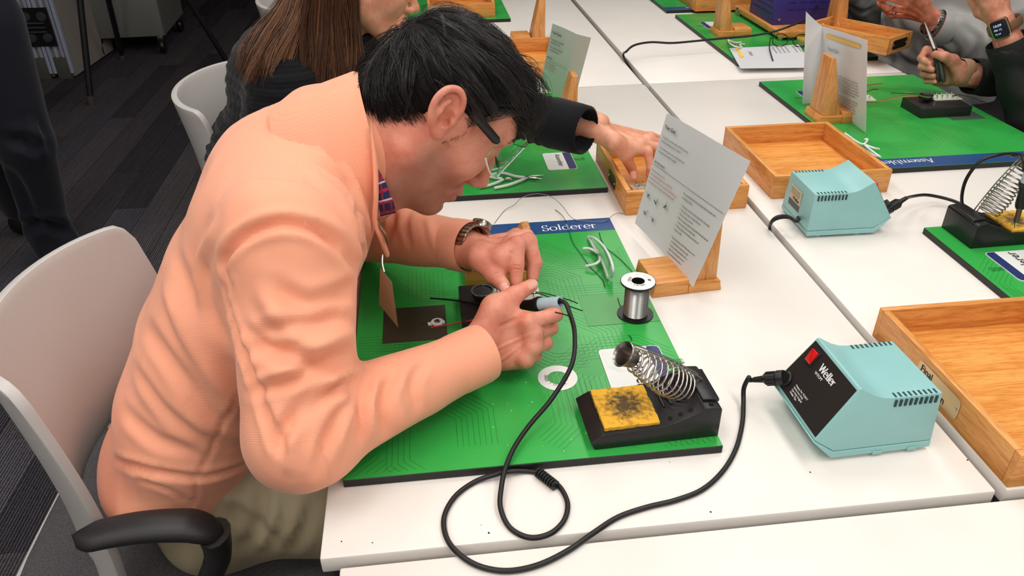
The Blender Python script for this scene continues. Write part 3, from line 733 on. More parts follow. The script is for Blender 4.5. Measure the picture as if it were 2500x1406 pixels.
# ------------------------------------------------------------------ iron stands with sponge and coil
def iron_stand(label, loc, rz, A, B, r0=.0125, r1=.0215, turns=11, leg=None, world_curves=True):
    t = thing('iron_stand', label, 'iron stand', loc, rz)
    Wd = .082
    b = MB().prism([(0.006, 0), (.157, 0), (.157, .041), (.154, .044), (.136, .046), (.131, .0405), (.088, .0235), (.016, .0215), (0.0, .012)], 0, Wd).build('base', M_BLACK, t, bevel=.0015)
    MB().prism([(.136, .0455), (.157, .0435), (.157, .048), (.136, .050)], .012, Wd - .012).build('rear_ledge', M_BLACK, b, bevel=.001)
    for x, y in ((.098, .010), (.110, .010), (.122, .010), (.145, .007)):
        z = .0235 + (x - .088) * .4 if x < .13 else .0458
        MB().lathe([(0, 0), (.0028, 0), (.0028, .0007), (0, .0007)], 14, Matrix.Translation((x, y, z)) @ Matrix.Rotation(-.36 if x < .13 else 0, 4, 'Y')).build('hole', mat('hole_black', (6, 6, 6), .9), b)
    for k in range(4):
        x = .096 + k * .008; MB().box(x, x + .002, .03, .062, .0235 + (x - .088) * .4, .0262 + (x - .088) * .4).build('rib', M_BLACK, b, smooth=0)
    sp = MB(); nx = 18
    Vv = []; Fc = []
    for i in range(nx + 1):
        for j in range(nx + 1):
            u, v = i / nx, j / nx; ed = (i in (0, nx) or j in (0, nx))
            Vv.append((.018 + .067 * u + (rng.uniform(-.0006, .0006)), .007 + .070 * v + rng.uniform(-.0006, .0006), .0275 + rng.uniform(-.0004, .0004) - (.001 if ed else 0) - .0012 * math.exp(-((u - .5) ** 2 + (v - .5) ** 2) * 14)))
    for i in range(nx):
        for j in range(nx):
            a = i * (nx + 1) + j; Fc.append((a, a + nx + 1, a + nx + 2, a + 1))
    n0 = len(Vv); per = [i * (nx + 1) for i in range(nx + 1)] + [nx * (nx + 1) + j for j in range(1, nx + 1)] + [i * (nx + 1) + nx for i in range(nx - 1, -1, -1)] + [j for j in range(nx - 1, 0, -1)]
    for k in per: Vv.append((Vv[k][0], Vv[k][1], .020))
    m_ = len(per)
    for k in range(m_): Fc.append((per[k], per[(k + 1) % m_], n0 + (k + 1) % m_, n0 + k))
    sp.add(Vv, Fc); so = sp.build('sponge', M_SP, t, smooth=50)
    Mi = (Matrix.Translation(Vector(loc)) @ Matrix.Rotation(rz, 4, 'Z')).inverted()
    A, B = Mi @ Vector(A), Mi @ Vector(B)        # A cup end, B wide end
    ax = (B - A); Lc = ax.length; ax.normalize()
    R_ = Vector((0, 0, 1)).rotation_difference(ax).to_matrix().to_4x4(); M = Matrix.Translation(A) @ R_
    cu = MB().lathe([(.0152, -.001), (.0160, 0), (.0152, .0014), (.0138, .004), (.0105, .017), (.0085, .019), (.0078, .018), (.0098, .015), (.0126, .004), (.0138, .0008), (.0152, -.001)], 32, M); cu = cu.build('funnel_cup', M_STEELD, t, smooth=60)
    pts = []; n = turns * 20
    for k in range(n + 1):
        s_ = k / n; r = r0 + (r1 - r0) * min(1, s_ * 1.6) if s_ < .62 else r1 - (s_ - .62) * .006
        a = 2 * PI * turns * s_
        pts.append(M @ Vector((r * math.cos(a), r * math.sin(a), .010 + (Lc - .010) * (s_ ** .85))))
    MB().tube(pts, .00125, 8).build('coil', M_STEEL, t, smooth=80)
    if leg:
        up = Mi.to_3x3() @ Vector((0, 0, 1)); sd = ax.cross(up).normalized(); tn = sd.cross(ax).normalized()
        if tn.z < 0: tn = -tn
        for s_ in (-1, 1):
            e = [A + tn * .0145 + ax * .004 + sd * .004 * s_, A + tn * .021 + ax * Lc * .5 + sd * .0035 * s_, B + tn * .0225 + ax * .004 + sd * .004 * s_, B + tn * .018 + ax * .016 + sd * .005 * s_, Vector((.147, (.042 if leg == 1 else .036) + .006 * s_, .045))]
            MB().tube(spline(e, 8), .0011, 8).build('support_wire', M_STEEL, t, smooth=80)
    return t
m = mat('sponge_burnt', (228, 172, 56), .9, bump=1.0, bscale=220)
M_SP = m
nt, N, L, P = nodes(m)
tc = N.new('ShaderNodeTexCoord'); sep = N.new('ShaderNodeVectorMath'); sep.operation = 'DISTANCE'; sep.inputs[1].default_value = (.053, .043, .027)
L.new(tc.outputs['Object'], sep.inputs[0])
nn = N.new('ShaderNodeTexNoise'); nn.inputs['Scale'].default_value = 170; nn.inputs['Detail'].default_value = 6; L.new(tc.outputs['Object'], nn.inputs['Vector'])
mm = N.new('ShaderNodeMath'); mm.operation = 'MULTIPLY_ADD'; mm.inputs[1].default_value = -14; mm.inputs[2].default_value = .62; L.new(sep.outputs['Value'], mm.inputs[0])
ad = N.new('ShaderNodeMath'); ad.operation = 'ADD'; L.new(mm.outputs[0], ad.inputs[0]); L.new(nn.outputs['Fac'], ad.inputs[1])
r = N.new('ShaderNodeValToRGB'); r.color_ramp.elements[0].position = .62; r.color_ramp.elements[0].color = srgb(232, 176, 54); r.color_ramp.elements[1].position = 1.0; r.color_ramp.elements[1].color = srgb(88, 70, 44)
L.new(ad.outputs[0], r.inputs[0]); L.new(r.outputs[0], P.inputs['Base Color'])
iron_stand('black soldering iron stand with empty coil on the near board', (.163, .652, BZ), 0.035, Yp(1521, 864, .690), Yp(1668, 946, .705), leg=1)
s2A = Yp(2512, 392, 1.085)
iron_stand('second black iron stand cut off by the right picture edge, coil leaning right', (1.052, 1.130, BZ), PI + .02, s2A, Yp(2412, 520, 1.09), .013, .019, 13, leg=2)
e2 = [Yp(2500, 418, 1.06), Yp(2500, 395, 1.06), Yp(2492, 378, 1.08), Yp(2470, 380, 1.10), Yp(2478, 376, 1.13), Yp(2440, 378, 1.16), Yp(2392, 395, 1.17), Yp(2358, 440, 1.17), Yp(2348, 490, 1.17), Z(2362, 520, .742), Z(2385, 540, .7455), Z(2396, 534, .7455), Z(2385, 522, .747), Z(2350, 500, .747), Z(2310, 485, .745), Z(2262, 476, .752), Z(2225, 480, .765)]
wp2 = u2.matrix_basis @ pt2(.036, .030, .006)
wp2 = Yp(2165, 512, 1.155)
e2 += [wp2 + (Yp(2205, 488, 1.15) - wp2).normalized() * .034]
i2 = iron('second soldering iron, tip on the right-hand sponge', Z(2477, 557, .7725), Yp(2518, 400, 1.055), e2, (.98, 1.06, .80))
plug(i2, wp2, (Yp(2205, 488, 1.15) - wp2))
cord('power_cord', [Vector((.650, 1.178, .752)), Z(1945, 540, .760), Z(1925, 528, .764), Z(1900, 528, .765), Z(1884, 540, .755), Z(1879, 560, .730), Vector((.609, 1.158, .69)), Vector((.609, 1.16, .55))], .0026, None, u2)
for k in (1, 2):
    cord('power_cord', [Vector((.650, 1.178 - .004 * k, .752)), Z(1945, 540 + k, .757), Z(1925, 528 + 2 * k, .760), Z(1900, 528 + 3 * k, .760), Z(1884, 540 + 2 * k, .750), Z(1881, 562, .728), Vector((.609, 1.158 - .004 * k, .69)), Vector((.609, 1.16 - .004 * k, .55))], .0020, None, u2)
for c in list(u2.children):
    if c.name.startswith('power_cord'):
        c.data.transform((u2.matrix_basis).inverted())
# free cable across the far tables
tag(cord('power_cable', [Vector((.609, 2.105, .60)), Vector((.6095, 2.118, .70)), Z(1523, 140, .735), Z(1530, 125, .765), Z(1550, 110, .775), Z(1590, 103, .775), Z(1640, 105, .770), Z(1700, 100, .770), Z(1760, 94, .772), Z(1830, 88, .775), Z(1885, 78, .785), Z(1925, 65, .80), Z(1965, 48, .815), Z(1988, 30, .825), Z(1998, 5, .83), Yp(2004, -18, 2.44)], .0034, 'black cable'), 'long black cable running from the table gap to the purple power supply', 'cable')

# ------------------------------------------------------------------ solder spool, loose label ring
def ring_label(r0, r1, z, s=1.0):
    return [(r0, z), (r1, z), (r1, z + .0004), (r0, z + .0004), (r0, z)]
t = thing('solder_spool', 'spool of solder wire with a white Grade 1 Solder label on top', 'spool', (.287, .925, BZ), 0.0)
H = .058
MB().lathe([(.006, 0), (.0265, 0), (.0268, .0012), (.0265, .0025), (.006, .0025)], 40).build('lower_flange', M_BLACK, t)
MB().lathe([(.009, H - .0025), (.0255, H - .0025), (.0258, H - .0012), (.0255, H), (.009, H), (.0085, H - .008), (.0085, .01), (.0, .01)], 40).build('upper_flange', M_BLACK, t)
w = [(.014, .0025)]
for k in range(34):
    z = .0030 + k * (H - .006) / 34; w += [(.0172, z), (.0180, z + .0007)]
w += [(.014, H - .0026)]
MB().lathe(w, 40).build('solder_winding', M_SOLDER, t, smooth=80)
lb = MB().lathe(ring_label(.0098, .0245, H), 48).build('paper_label', mat('white_label', (236, 236, 232), .5), t, smooth=30)
def ring_text(s, R, a0, step, size, parent, z, mt=M_INK, flip=False):
    for i, ch in enumerate(s):
        if ch == ' ': continue
        a = math.radians(a0 + i * step)
        pos = (R * math.cos(a), R * math.sin(a), z)
        d = Vector((-math.sin(a), math.cos(a), 0)) if step > 0 else Vector((math.sin(a), -math.cos(a), 0))
        u = Vector((0, 0, 1)).cross(d)
        yield text(ch, size, frame(pos, d, u), mt, 'l', parent)
merge(list(ring_text('GRADE 1 SOLDER', .0148, 120, 13, .0058, lb, H + .0006)), 'lettering', lb, M_INK)
merge(list(ring_text('EASTMAN TM', .0165, 90, -11, .0030, lb, H + .0006)), 'lettering', lb, M_INK)
MB().box(.0145, .0185, -.002, .002, H + .0004, H + .0007).build('green_mark', mat('green_mark', (20, 90, 60), .5), lb, smooth=0)
t = tag(MB().lathe(ring_label(.0135, .0262, 0.0), 56, Matrix.Translation((0, 0, .0003))).build('label_ring', mat('white_label', (236, 236, 232), .5), None, smooth=30), 'flat white Grade 1 Solder ring label lying on the near board', 'label')
t.location = (.148, .791, BZ)
merge(list(ring_text('GRADE 1 SOLDER', .0175, 150, 11.0, .0062, t, .0010)), 'lettering', t, mat('grey_ink', (96, 96, 100), .6))

# ------------------------------------------------------------------ name tags
M_TAGW = mat('tag_white', (226, 228, 226), .35)
M_NAVY = mat('tag_navy', (36, 52, 104), .35)
def rrect(x0, x1, y0, y1, r, n=5):
    p = []
    for (cx, cy, a0) in ((x1 - r, y1 - r, 0), (x0 + r, y1 - r, 90), (x0 + r, y0 + r, 180), (x1 - r, y0 + r, 270)):
        p += [(cx + r * math.cos(math.radians(a0 + 90 * k / n)), cy + r * math.sin(math.radians(a0 + 90 * k / n))) for k in range(n + 1)]
    return p
def name_tag(label, loc, rz, word, sz=.0155, w=.086, h=.092, foot=True):
    t = thing('name_tag', label, 'name tag', loc, rz)
    b = MB().slab(rrect(0, w, 0, h, .007), 0.0, .0014).build('tag_card', M_TAGW, t, smooth=30)
    MB().slab([(w - .018, .001), (w - .007, .001), (w - .002, .004), (w - .001, .008), (w - .001, h - .008), (w - .003, h - .003), (w - .007, h - .001), (w - .018, h - .001)], .0014, .0016).build('navy_band', M_NAVY, b, smooth=0)
    text(word, sz, frame((w * .42, h - .010, .0017), (0, -1, 0), (1, 0, 0)), M_INK, 'lettering', b, .01, sx=.95)
    tr = MB()
    for k in range(7):
        x = .004 + k * .0026
        tr.box(x, x + .0003, h * .55 - k * .002, h - .004, .00141, .00146).box(x, x + .012, h * .55 - k * .002, h * .55 - k * .002 + .0003, .00141, .00146)
    tr.build('tag_print', mat('pale_green_ink', (190, 206, 186), .5), b, smooth=0)
    if foot:
        MB().box(w + .002, w + .024, h * .52, h * .62, 0, .002).build('clip_plate', M_CLEAR, t, bevel=.0004)
    return t
name_tag('white Solderer name tag partly under the near iron stand\'s coil', (.213, .752, BZ), 0.0, 'Solderer', .0235)
name_tag('white Assembler name tag beside the white-handled pliers', (.243, 1.468, BZ), 0.0, 'Assembler', .0158, .062)
name_tag('white name tag at the right picture edge with a clip plate', (.995, 1.028, BZ), PI, 'Solderer', .0235)
name_tag('white name tag behind the right card stand', (1.045, 1.892, BZ), PI, 'Assembler', .0158, .08)
name_tag('white name tag at the foot of the far card stand', (1.04, 2.665, BZ), PI, 'Tester', .0158, .08)

# printed place squares on the boards
def sq(parent_label, x0, x1, y0, y1, m, name='place_square'):
    b = [o for o in COL.objects if o.get('label') == parent_label][0]
    M = b.matrix_basis.inverted()
    o = MB().box(x0, x1, y0, y1, BZ + .0003, BZ + .0005, M).build(name, m, b, smooth=0)
    return o
sq('green board with a blue Solderer strip in front of the man', -.084, .008, .898, .987, mat('square_dark', (66, 62, 50), .3, noise=.12, nscale=50))
sq('green board with a blue Solderer strip in front of the man', .212, .3195, .903, .985, mat('square_green', (54, 152, 60), .3))
sq('green board with an upside-down Assembler strip at the right', 1.24, 1.325, 1.633, 1.697, mat('square_grey', (72, 92, 78), .3))
# small white reel on the dark square, with its tab
t = thing('small_reel', 'small white ring with a metal eyelet on the dark printed square', 'component', Z(1068, 789, BZ + .0005), 0.1)
MB().slab(rrect(-.014, .011, -.0035, .0035, .001), 0, .0014).build('tab', M_TAGW, t, smooth=30)
MB().lathe([(.0035, .0012), (.0092, .0012), (.0092, .0032), (.0035, .0032), (.0035, .0012)], 28).build('ring', M_TAGW, t, smooth=40)
MB().lathe([(.0018, .003), (.0042, .003), (.0045, .0042), (.0035, .005), (.0018, .0046), (.0018, .003)], 24).build('eyelet', M_STEELD, t, smooth=60)
MB().slab([(-.024, -.002), (-.013, -.002), (-.013, .002), (-.024, .002)], 0, .001).build('lead', M_STEELD, t, smooth=0)

# ------------------------------------------------------------------ clamps / circuit pieces
M_PCB = mat('clear_pcb', (206, 214, 196), .25)
def pins(mb_parent, pts, z, name='pin'):
    for (x, y) in pts:
        MB().lathe([(0, 0), (.0012, 0), (.0012, .004), (.0022, .0045), (.0012, .0055), (.0012, .008), (.0021, .0088), (0, .0095)], 10, Matrix.Translation((x, y, z))).build(name, M_STEEL, mb_parent)
def clamp(label, loc, rz, w=.128, d=.088, h=.024):
    t = thing('board_clamp', label, 'clamp', loc, rz)
    MB().hull8([(0, 0, 0), (w, 0, 0), (w, d, 0), (0, d, 0)], [(0.0, 0, h), (w, 0, h), (w, d, h), (0, d, h)]).build('base', M_BLACKP, t, bevel=.002)
    MB().hull8([(.035, .012, h), (w - .008, .012, h), (w - .008, d - .01, h), (.035, d - .01, h)], [(.045, .022, h + .007), (w - .02, .022, h + .007), (w - .02, d - .02, h + .007), (.045, d - .02, h + .007)]).build('ramp', M_BLACKP, t, bevel=.001)
    MB().lathe([(0, 0), (.004, 0), (.004, .008), (.0155, .008), (.0165, .011), (.0155, .015), (0, .0155)], 30, Matrix.Translation((.034, d * .55, h))).build('knob', M_BLACK, t)
    MB().lathe([(.0150, .0150), (.0168, .0150), (.0168, .0170), (.0150, .0170), (.0150, .0150)], 30, Matrix.Translation((.034, d * .55, h))).build('knob_ring', M_STEEL, t)
    pc = MB().box(.048, .118, .030, .070, h + .0072, h + .0088).build('circuit_piece', M_PCB, t, smooth=0)
    pins(pc, [(.056 + .013 * i, y) for i in range(5) for y in (.038, .061)], h + .0088)
    for k, (a, b) in enumerate((((.115, .036), (.175, .010)), ((.115, .040), (.172, .030)))):
        MB().tube(spline([(a[0] - .02, a[1], h + .013), (a[0], a[1], h + .016), (b[0] - .02, b[1], h + .008), (b[0], b[1], h - .002)], 6), .0008, 6).build('wire_lead', M_RUB, pc)
    return t
tR = clamp('black board clamp with a pinned circuit piece, on the right assembler board', (1.170, 1.655, BZ), 0.0)
for pts, m in (([(.03, .06, .034), (.0, .085, .030), (-.05, .10, .012), (-.10, .115, .004)], mat('brown_wire', (150, 84, 60), .5)), ([(.03, .055, .034), (.0, .075, .030), (-.045, .09, .016), (-.10, .118, .006)], mat('orange_wire', (190, 120, 60), .5)), ([(.05, .085, .030), (.02, .12, .022), (0, .14, .018)], M_RUB)):
    MB().tube(spline(pts, 6), .0010, 6).build('wire_lead', m, tR)
tM = clamp('black board clamp under the man\'s hands', (.030, .905, BZ), 0.0, .105, .100, .022)
MB().tube(spline([Z(1205, 748, .775) - Vector((.03, .905, BZ)), Z(1170, 742, .770) - Vector((.03, .905, BZ)), Z(1100, 732, .762) - Vector((.03, .905, BZ)), Z(1050, 728, .760) - Vector((.03, .905, BZ))], 6), .0014, 8).build('wire_lead', M_RUB, tM)
MB().tube(spline([Z(1200, 772, .775) - Vector((.03, .905, BZ)), Z(1160, 780, .772) - Vector((.03, .905, BZ)), Z(1110, 790, .752) - Vector((.03, .905, BZ)), Z(1052, 799, .749) - Vector((.03, .905, BZ))], 6), .0011, 8).build('wire_lead', mat('red_wire', (196, 52, 48), .45), tM)
t = thing('circuit_piece', 'pinned circuit piece with a green part, behind the Assembler card', 'circuit piece', (1.06, 1.80, BZ), -.12)
pc = MB().box(0, .075, 0, .045, 0, .0016).build('plate', M_PCB, t, smooth=0)
pins(pc, [(.012 + .016 * i, y) for i in range(4) for y in (.010, .034)], .0016)
MB().tube([(.0, .045, .008), (.045, .052, .008)], .004, 12).build('green_component', mat('green_component', (36, 150, 70), .25), t)
for a, m in (((.045, .052, .008), M_RUB),):
    MB().tube(spline([a, (.06, .05, .006), (.085, .055, .012), (.10, .062, .010)], 6), .0010, 6).build('wire_lead', m, t)
MB().tube(spline([(.0, .07, .004), (.04, .085, .006), (.09, .10, .010), (.13, .105, .012)], 6), .0014, 6).build('wire_lead', mat('brown_wire', (150, 84, 60), .5), t)
t = thing('circuit_piece', 'small pinned circuit piece under the woman\'s fingertips in the tray', 'circuit piece', (.395, 1.345, TZ + .009), 0.05)
pc = MB().box(0, .055, 0, .035, 0, .0016).build('plate', M_PCB, t, smooth=0)
pins(pc, [(.010 + .013 * i, y) for i in range(4) for y in (.009, .026)], .0016)
# oak block under the far hand
card_stand('oak card stand without a card, behind the clamp under the man\'s far hand', (.042, 1.078), 0.0, BZ, 0.075)
# ------------------------------------------------------------------ small tools and glasses
def paths_thing(name, label, cat, origin, parts):
    t = thing(name, label, cat, origin, world=True)
    for (pn, pts, r, m, sides) in parts:
        MB().tube(spline(pts, 6), r, sides).build(pn, m, t, smooth=70)
    return t
M_WPL = mat('white_rubber', (216, 226, 216), .4)
def pl(px, py, z=BZ + .005): return Z(px, py, z)
def pliers(label, hA, hB, joint, jA, jB):
    t = thing('pliers', label, 'pliers', Z(*joint, BZ), world=True)
    J = pl(*joint)
    for h, j in ((hA, jA), (hB, jB)):
        MB().tube(spline([pl(*p) for p in h] + [J], 6), [.0032] * (len(h) * 6 - 3) + [.0028, .0024, .002, .002], 8).build('handle', M_WPL, t, smooth=70)
        q = pl(*j); MB().tube([J - (q - J) * .25, J, J.lerp(q, .5), q], [.0022, .0036, .0026, .0008], 8).build('jaw', M_STEEL, t, smooth=70)
    MB().lathe([(0, -.003), (.0042, -.003), (.0042, .003), (0, .0034)], 16, Matrix.Translation(J)).build('pivot', M_STEEL, t)
    return t
pliers('white-handled pliers nearest the name tag, jaws to the right', [(1203, 421), (1232, 423), (1262, 431)], [(1207, 459), (1240, 452), (1266, 443)], (1290, 433), (1327, 428), (1322, 437))
pliers('small white-handled cutters by the man\'s nose, left of the larger pliers', [(1165, 429), (1185, 430), (1208, 434)], [(1170, 457), (1195, 452), (1215, 445)], (1232, 437), (1253, 434), (1250, 438))
def safety_glasses(label, origin, brow, low, t1, t2):
    t = thing('safety_glasses', label, 'safety glasses', origin, world=True)
    b, l = spline(brow, 6), spline(low, 6)
    MB().tube(b, .0022, 8).build('brow_frame', M_CLEARW, t, smooth=70)
    MB().tube(spline(t1, 6), .0024, 8).build('temple', M_CLEARW, t, smooth=70)
    MB().tube(spline(t2, 6), .0024, 8).build('temple', M_CLEARW, t, smooth=70)
    n = min(len(b), len(l)); mb = MB(); fr = lambda L_, i: L_[int(i * (len(L_) - 1) / (n - 1))]
    V = [fr(b, i) for i in range(n)] + [fr(l, i) for i in range(n)]
    V += [v + Vector((.0008, 0, .0006)) for v in V]
    F = [(i, i + 1, n + i + 1, n + i) for i in range(n - 1)] + [(2 * n + i, 3 * n + i, 3 * n + i + 1, 2 * n + i + 1) for i in range(n - 1)]
    F += [(i, 2 * n + i, 2 * n + i + 1, i + 1) for i in range(n - 1)] + [(n + i, n + i + 1, 3 * n + i + 1, 3 * n + i) for i in range(n - 1)] + [(0, n, 3 * n, 2 * n), (n - 1, 3 * n - 1, 4 * n - 1, 2 * n - 1)]
    mb.add(V, F).build('lens', M_LENS, t, smooth=60)
    return t
M_LENS = mat('lens_clear', (250, 252, 252), .03, trans=1.0, ior=1.18)
G = lambda x, y, z: Z(x, y, BZ + z)
safety_glasses('clear safety glasses lying folded on the near green board', Z(1465, 630, BZ),
    [G(1437, 578, .004), G(1452, 582, .022), G(1474, 602, .030), G(1490, 632, .032), G(1497, 660, .024), G(1493, 677, .004)],
    [G(1440, 580, .003), G(1448, 596, .003), G(1458, 614, .003), G(1468, 636, .003), G(1478, 660, .003), G(1485, 678, .003)],
    [G(1437, 578, .005), G(1448, 600, .006), G(1460, 618, .006), G(1450, 612, .008), G(1438, 607, .008), G(1424, 607, .006)],
    [G(1484, 678, .005), G(1475, 650, .006), G(1464, 628, .008), G(1464, 636, .010), G(1452, 645, .010), G(1430, 650, .006)])
safety_glasses('clear safety glasses on the right green board, against the middle tray', Z(2105, 355, BZ),
    [G(2063, 325, .004), G(2070, 345, .016), G(2095, 362, .022), G(2125, 376, .016), G(2150, 384, .004)],
    [G(2064, 326, .003), G(2080, 338, .003), G(2100, 352, .003), G(2125, 368, .003), G(2149, 383, .003)],
    [G(2064, 326, .005), G(2090, 345, .008), G(2108, 352, .01), G(2118, 341, .012), G(2110, 340, .012)],
    [G(2150, 384, .005), G(2125, 366, .008), G(2112, 354, .008), G(2132, 361, .01), G(2146, 364, .006)])
safety_glasses('clear safety glasses on the far board, beside the lying card', Z(1800, 105, BZ),
    [G(1777, 97, .004), G(1782, 106, .016), G(1795, 113, .02), G(1812, 116, .004)],
    [G(1778, 98, .003), G(1788, 104, .003), G(1798, 109, .003), G(1812, 115, .003)],
    [G(1778, 98, .005), G(1795, 104, .008), G(1810, 103, .008)], [G(1812, 116, .005), G(1806, 108, .008), G(1818, 108, .006)])
# black framed reading glasses standing on the far card
R_ = lambda x, y, z=.0: Z(x, y, BZ + .002 + z)
t = thing('reading_glasses', 'black-framed reading glasses on the far board, one arm over the lying card', 'glasses', Z(1925, 100, BZ), world=True)
for c in ((1905, 98), (1955, 99)):
    o = Z(c[0], c[1], BZ + .022); mb = MB(); pts = [o + Vector((.025 * math.cos(a), .004 * math.sin(a), .018 * math.sin(a))) for a in [2 * PI * k / 24 for k in range(24)]]
    mb.tube(pts, .0016, 8, closed=True); mb.build('lens_rim', M_BLACK, t, smooth=70)
MB().tube(spline([Z(1925, 96, BZ + .026), Z(1931, 93, BZ + .03), Z(1937, 96, BZ + .026)], 5), .0016, 8).build('bridge', M_BLACK, t, smooth=70)
MB().tube(spline([Z(1884, 92, BZ + .03), Z(1880, 97, BZ + .028), Z(1879, 120, BZ + .012), Z(1887, 148, BZ + .006)], 6), .0018, 8).build('temple', M_BLACK, t, smooth=70)
MB().tube(spline([Z(1976, 92, BZ + .03), Z(1982, 98, BZ + .028), Z(1990, 120, BZ + .012)], 6), .0018, 8).build('temple', M_BLACK, t, smooth=70)
# black clip behind the hair
t = thing('binder_clip', 'small black clip lying on the far table beside the slim oak stand', 'clip', Z(1300, 105, TZ), .3)
MB().prism([(-.018, 0), (.018, 0), (.003, .014), (-.003, .014)], -.010, .010).build('clip_body', M_BLACK, t, bevel=.001)
MB().tube([(-.004, -.006, .014), (-.008, -.005, .026), (-.008, .005, .026), (-.004, .006, .014)], .0008, 6).build('clip_handle', M_BLACK, t)
t = thing('parts_box', 'small clear parts box with a yellow lid behind the Assembler card', 'box', Z(1962, 112, BZ), 0.1)
MB().box(-.018, .018, -.018, .018, 0, .016).build('box_body', mat('greenish_clear', (150, 190, 110), .2, trans=.4), t, bevel=.001)
MB().box(-.018, .018, -.018, .018, .0162, .024).build('lid', mat('yellow_lid', (206, 172, 64), .4), t, bevel=.001)

# ------------------------------------------------------------------ loose wires
M_WIRE = mat('grey_wire', (142, 142, 138), .4, metal=.5)
M_GW = mat('dark_green_wire', (24, 66, 36), .5)
def wire(label, pts, m=M_WIRE, r=.0006):
    tag(MB().tube(spline(pts, 6), r, 6).build('loose_wire', m, None, smooth=70), label, 'wire')
w = lambda x, y, z=.001: Z(x, y, TZ + z)
wire('thin solder wire arching over the table beyond the Solderer strip', [w(1207, 545), w(1228, 518), w(1240, 508, .004), w(1256, 500, .006), w(1275, 482, .012), w(1310, 473, .020), w(1345, 480, .022), w(1370, 500, .018), w(1392, 528, .015), w(1412, 538, .014), w(1450, 541, .014), w(1480, 538, .015), w(1497, 525, .010), w(1510, 520, .004), w(1524, 522, .001)])
wire('thin dark wire crossing the word Solderer to the safety glasses', [w(1356, 512, .001), w(1372, 525, .006), w(1385, 548, .015), w(1398, 590, .014), w(1420, 622, .014), w(1440, 650, .0135), w(1458, 668, .0135), w(1472, 684, .0135), w(1477, 701, .0135)], M_GW)
wire('short dark wire between the safety glasses and the solder spool', [w(1463, 567, .0135), w(1468, 585, .0135), w(1480, 605, .0135), w(1502, 622, .0135), w(1525, 643, .0135), w(1545, 665, .0135), w(1552, 678, .0135)], M_GW)
wire('tiny wire clipping above the coil of the near iron stand', [w(1535, 818, .0135), w(1541, 824, .0135), w(1542, 831, .0135)], M_GW)
wire('small dark wire poking out beside the spool foot', [w(1508, 727, .0135), w(1512, 740, .0135), w(1516, 750, .0135)], M_GW)
wire('black wire end showing right of the man\'s near hand', [Yp(1355, 762, .80), Yp(1375, 767, .80), Yp(1388, 771, .80)], M_RUB, .0009)
sp = MB(); r_ = random.Random(3)
for (px, py, s_) in ((1193, 1301, .0018), (1735, 1250, .0014), (834, 1322, .0009), (909, 1325, .0009), (1978, 1153, .0010), (2362, 1123, .0014), (1635, 1128, .0006), (1175, 1282, .0006)):
    c = Z(px, py, TZ); n = 6
    sp.slab([(c.x + s_ * r_.uniform(.5, 1.1) * math.cos(k * PI / 3), c.y + s_ * r_.uniform(.5, 1.1) * math.sin(k * PI / 3)) for k in range(n)], TZ, TZ + .0004)
tag(sp.build('crumb', M_INK, None, smooth=0), 'tiny black crumbs scattered on the white table top', 'crumbs', kind='stuff')

# ------------------------------------------------------------------ purple power supply on its oak slab
M_PUR = mat('purple_metal', (56, 48, 132), .42, noise=.06, nscale=30)
M_PURD = mat('purple_slot', (24, 20, 66), .6)
t = thing('oak_slab', 'thick oak slab on bolt feet under the purple power supply', 'board', (1.128, 2.385, BZ), 0.0)
MB().box(0, .30, 0, .40, .010, .028).build('slab', M_OAKY, t, bevel=.002)
for (x, y) in ((.012, .37), (.015, .02), (.285, .02)):
    MB().lathe([(0, 0), (.009, 0), (.009, .0095), (0, .0095)], 14, Matrix.Translation((x, y, 0))).build('bolt_foot', M_STEEL, t)
MB().lathe([(0, 0), (.008, 0), (.010, .006), (.006, .010), (0, .011)], 14, Matrix.Translation((.002, .36, .018)) @ Matrix.Rotation(-PI / 2, 4, 'Y')).build('bolt_head', M_STEEL, t)
t = thing('power_supply', 'purple metal power supply box with vent slots and screws, top right', 'power supply', (1.140, 2.475, BZ + .0285), 0.0)
MB().box(0, .235, 0, .20, 0, .17).build('case', M_PUR, t, bevel=.0015)
for i in range(7):
    for j in range(7):
        MB().box(-.0006, .0002, .018 + j * .024, .018 + j * .024 + .017, .030 + i * .0185, .0335 + i * .0185).build('vent_slot', M_PURD, t, smooth=0)
for i in range(5):
    for j in range(5):
        MB().box(.045 + j * .034, .045 + j * .034 + .024, -.0006, .0002, .045 + i * .022, .0472 + i * .022).build('vent_slot', M_PURD, t, smooth=0)
for (x, z) in ((.020, .018), (.205, .018), (.018, .105), (.095, .130), (.21, .12)):
    MB().lathe([(0, 0), (.005, 0), (.0045, .0025), (0, .0035)], 14, Matrix.Translation((x, 0, z)) @ Matrix.Rotation(PI / 2, 4, 'X')).build('screw', M_STEEL, t)
MB().lathe([(0, 0), (.005, 0), (.0045, .0025), (0, .0035)], 14, Matrix.Translation((0, .17, .09)) @ Matrix.Rotation(-PI / 2, 4, 'Y')).build('screw', M_STEEL, t)
card_stand('oak card stand in front of the purple power supply', (1.385, 2.36), PI, BZ, 0.26)
cc = MB().tube(spline([Z(2018, 70, .80), Z(2008, 60, .815), Z(2030, 52, .82), Z(2048, 60, .81), Z(2050, 78, .80)], 6), .002, 8).build('brass_latch', M_BRASS, None, smooth=70)
tag(cc, 'brass wire latch between the oak post and the far right tray', 'latch')

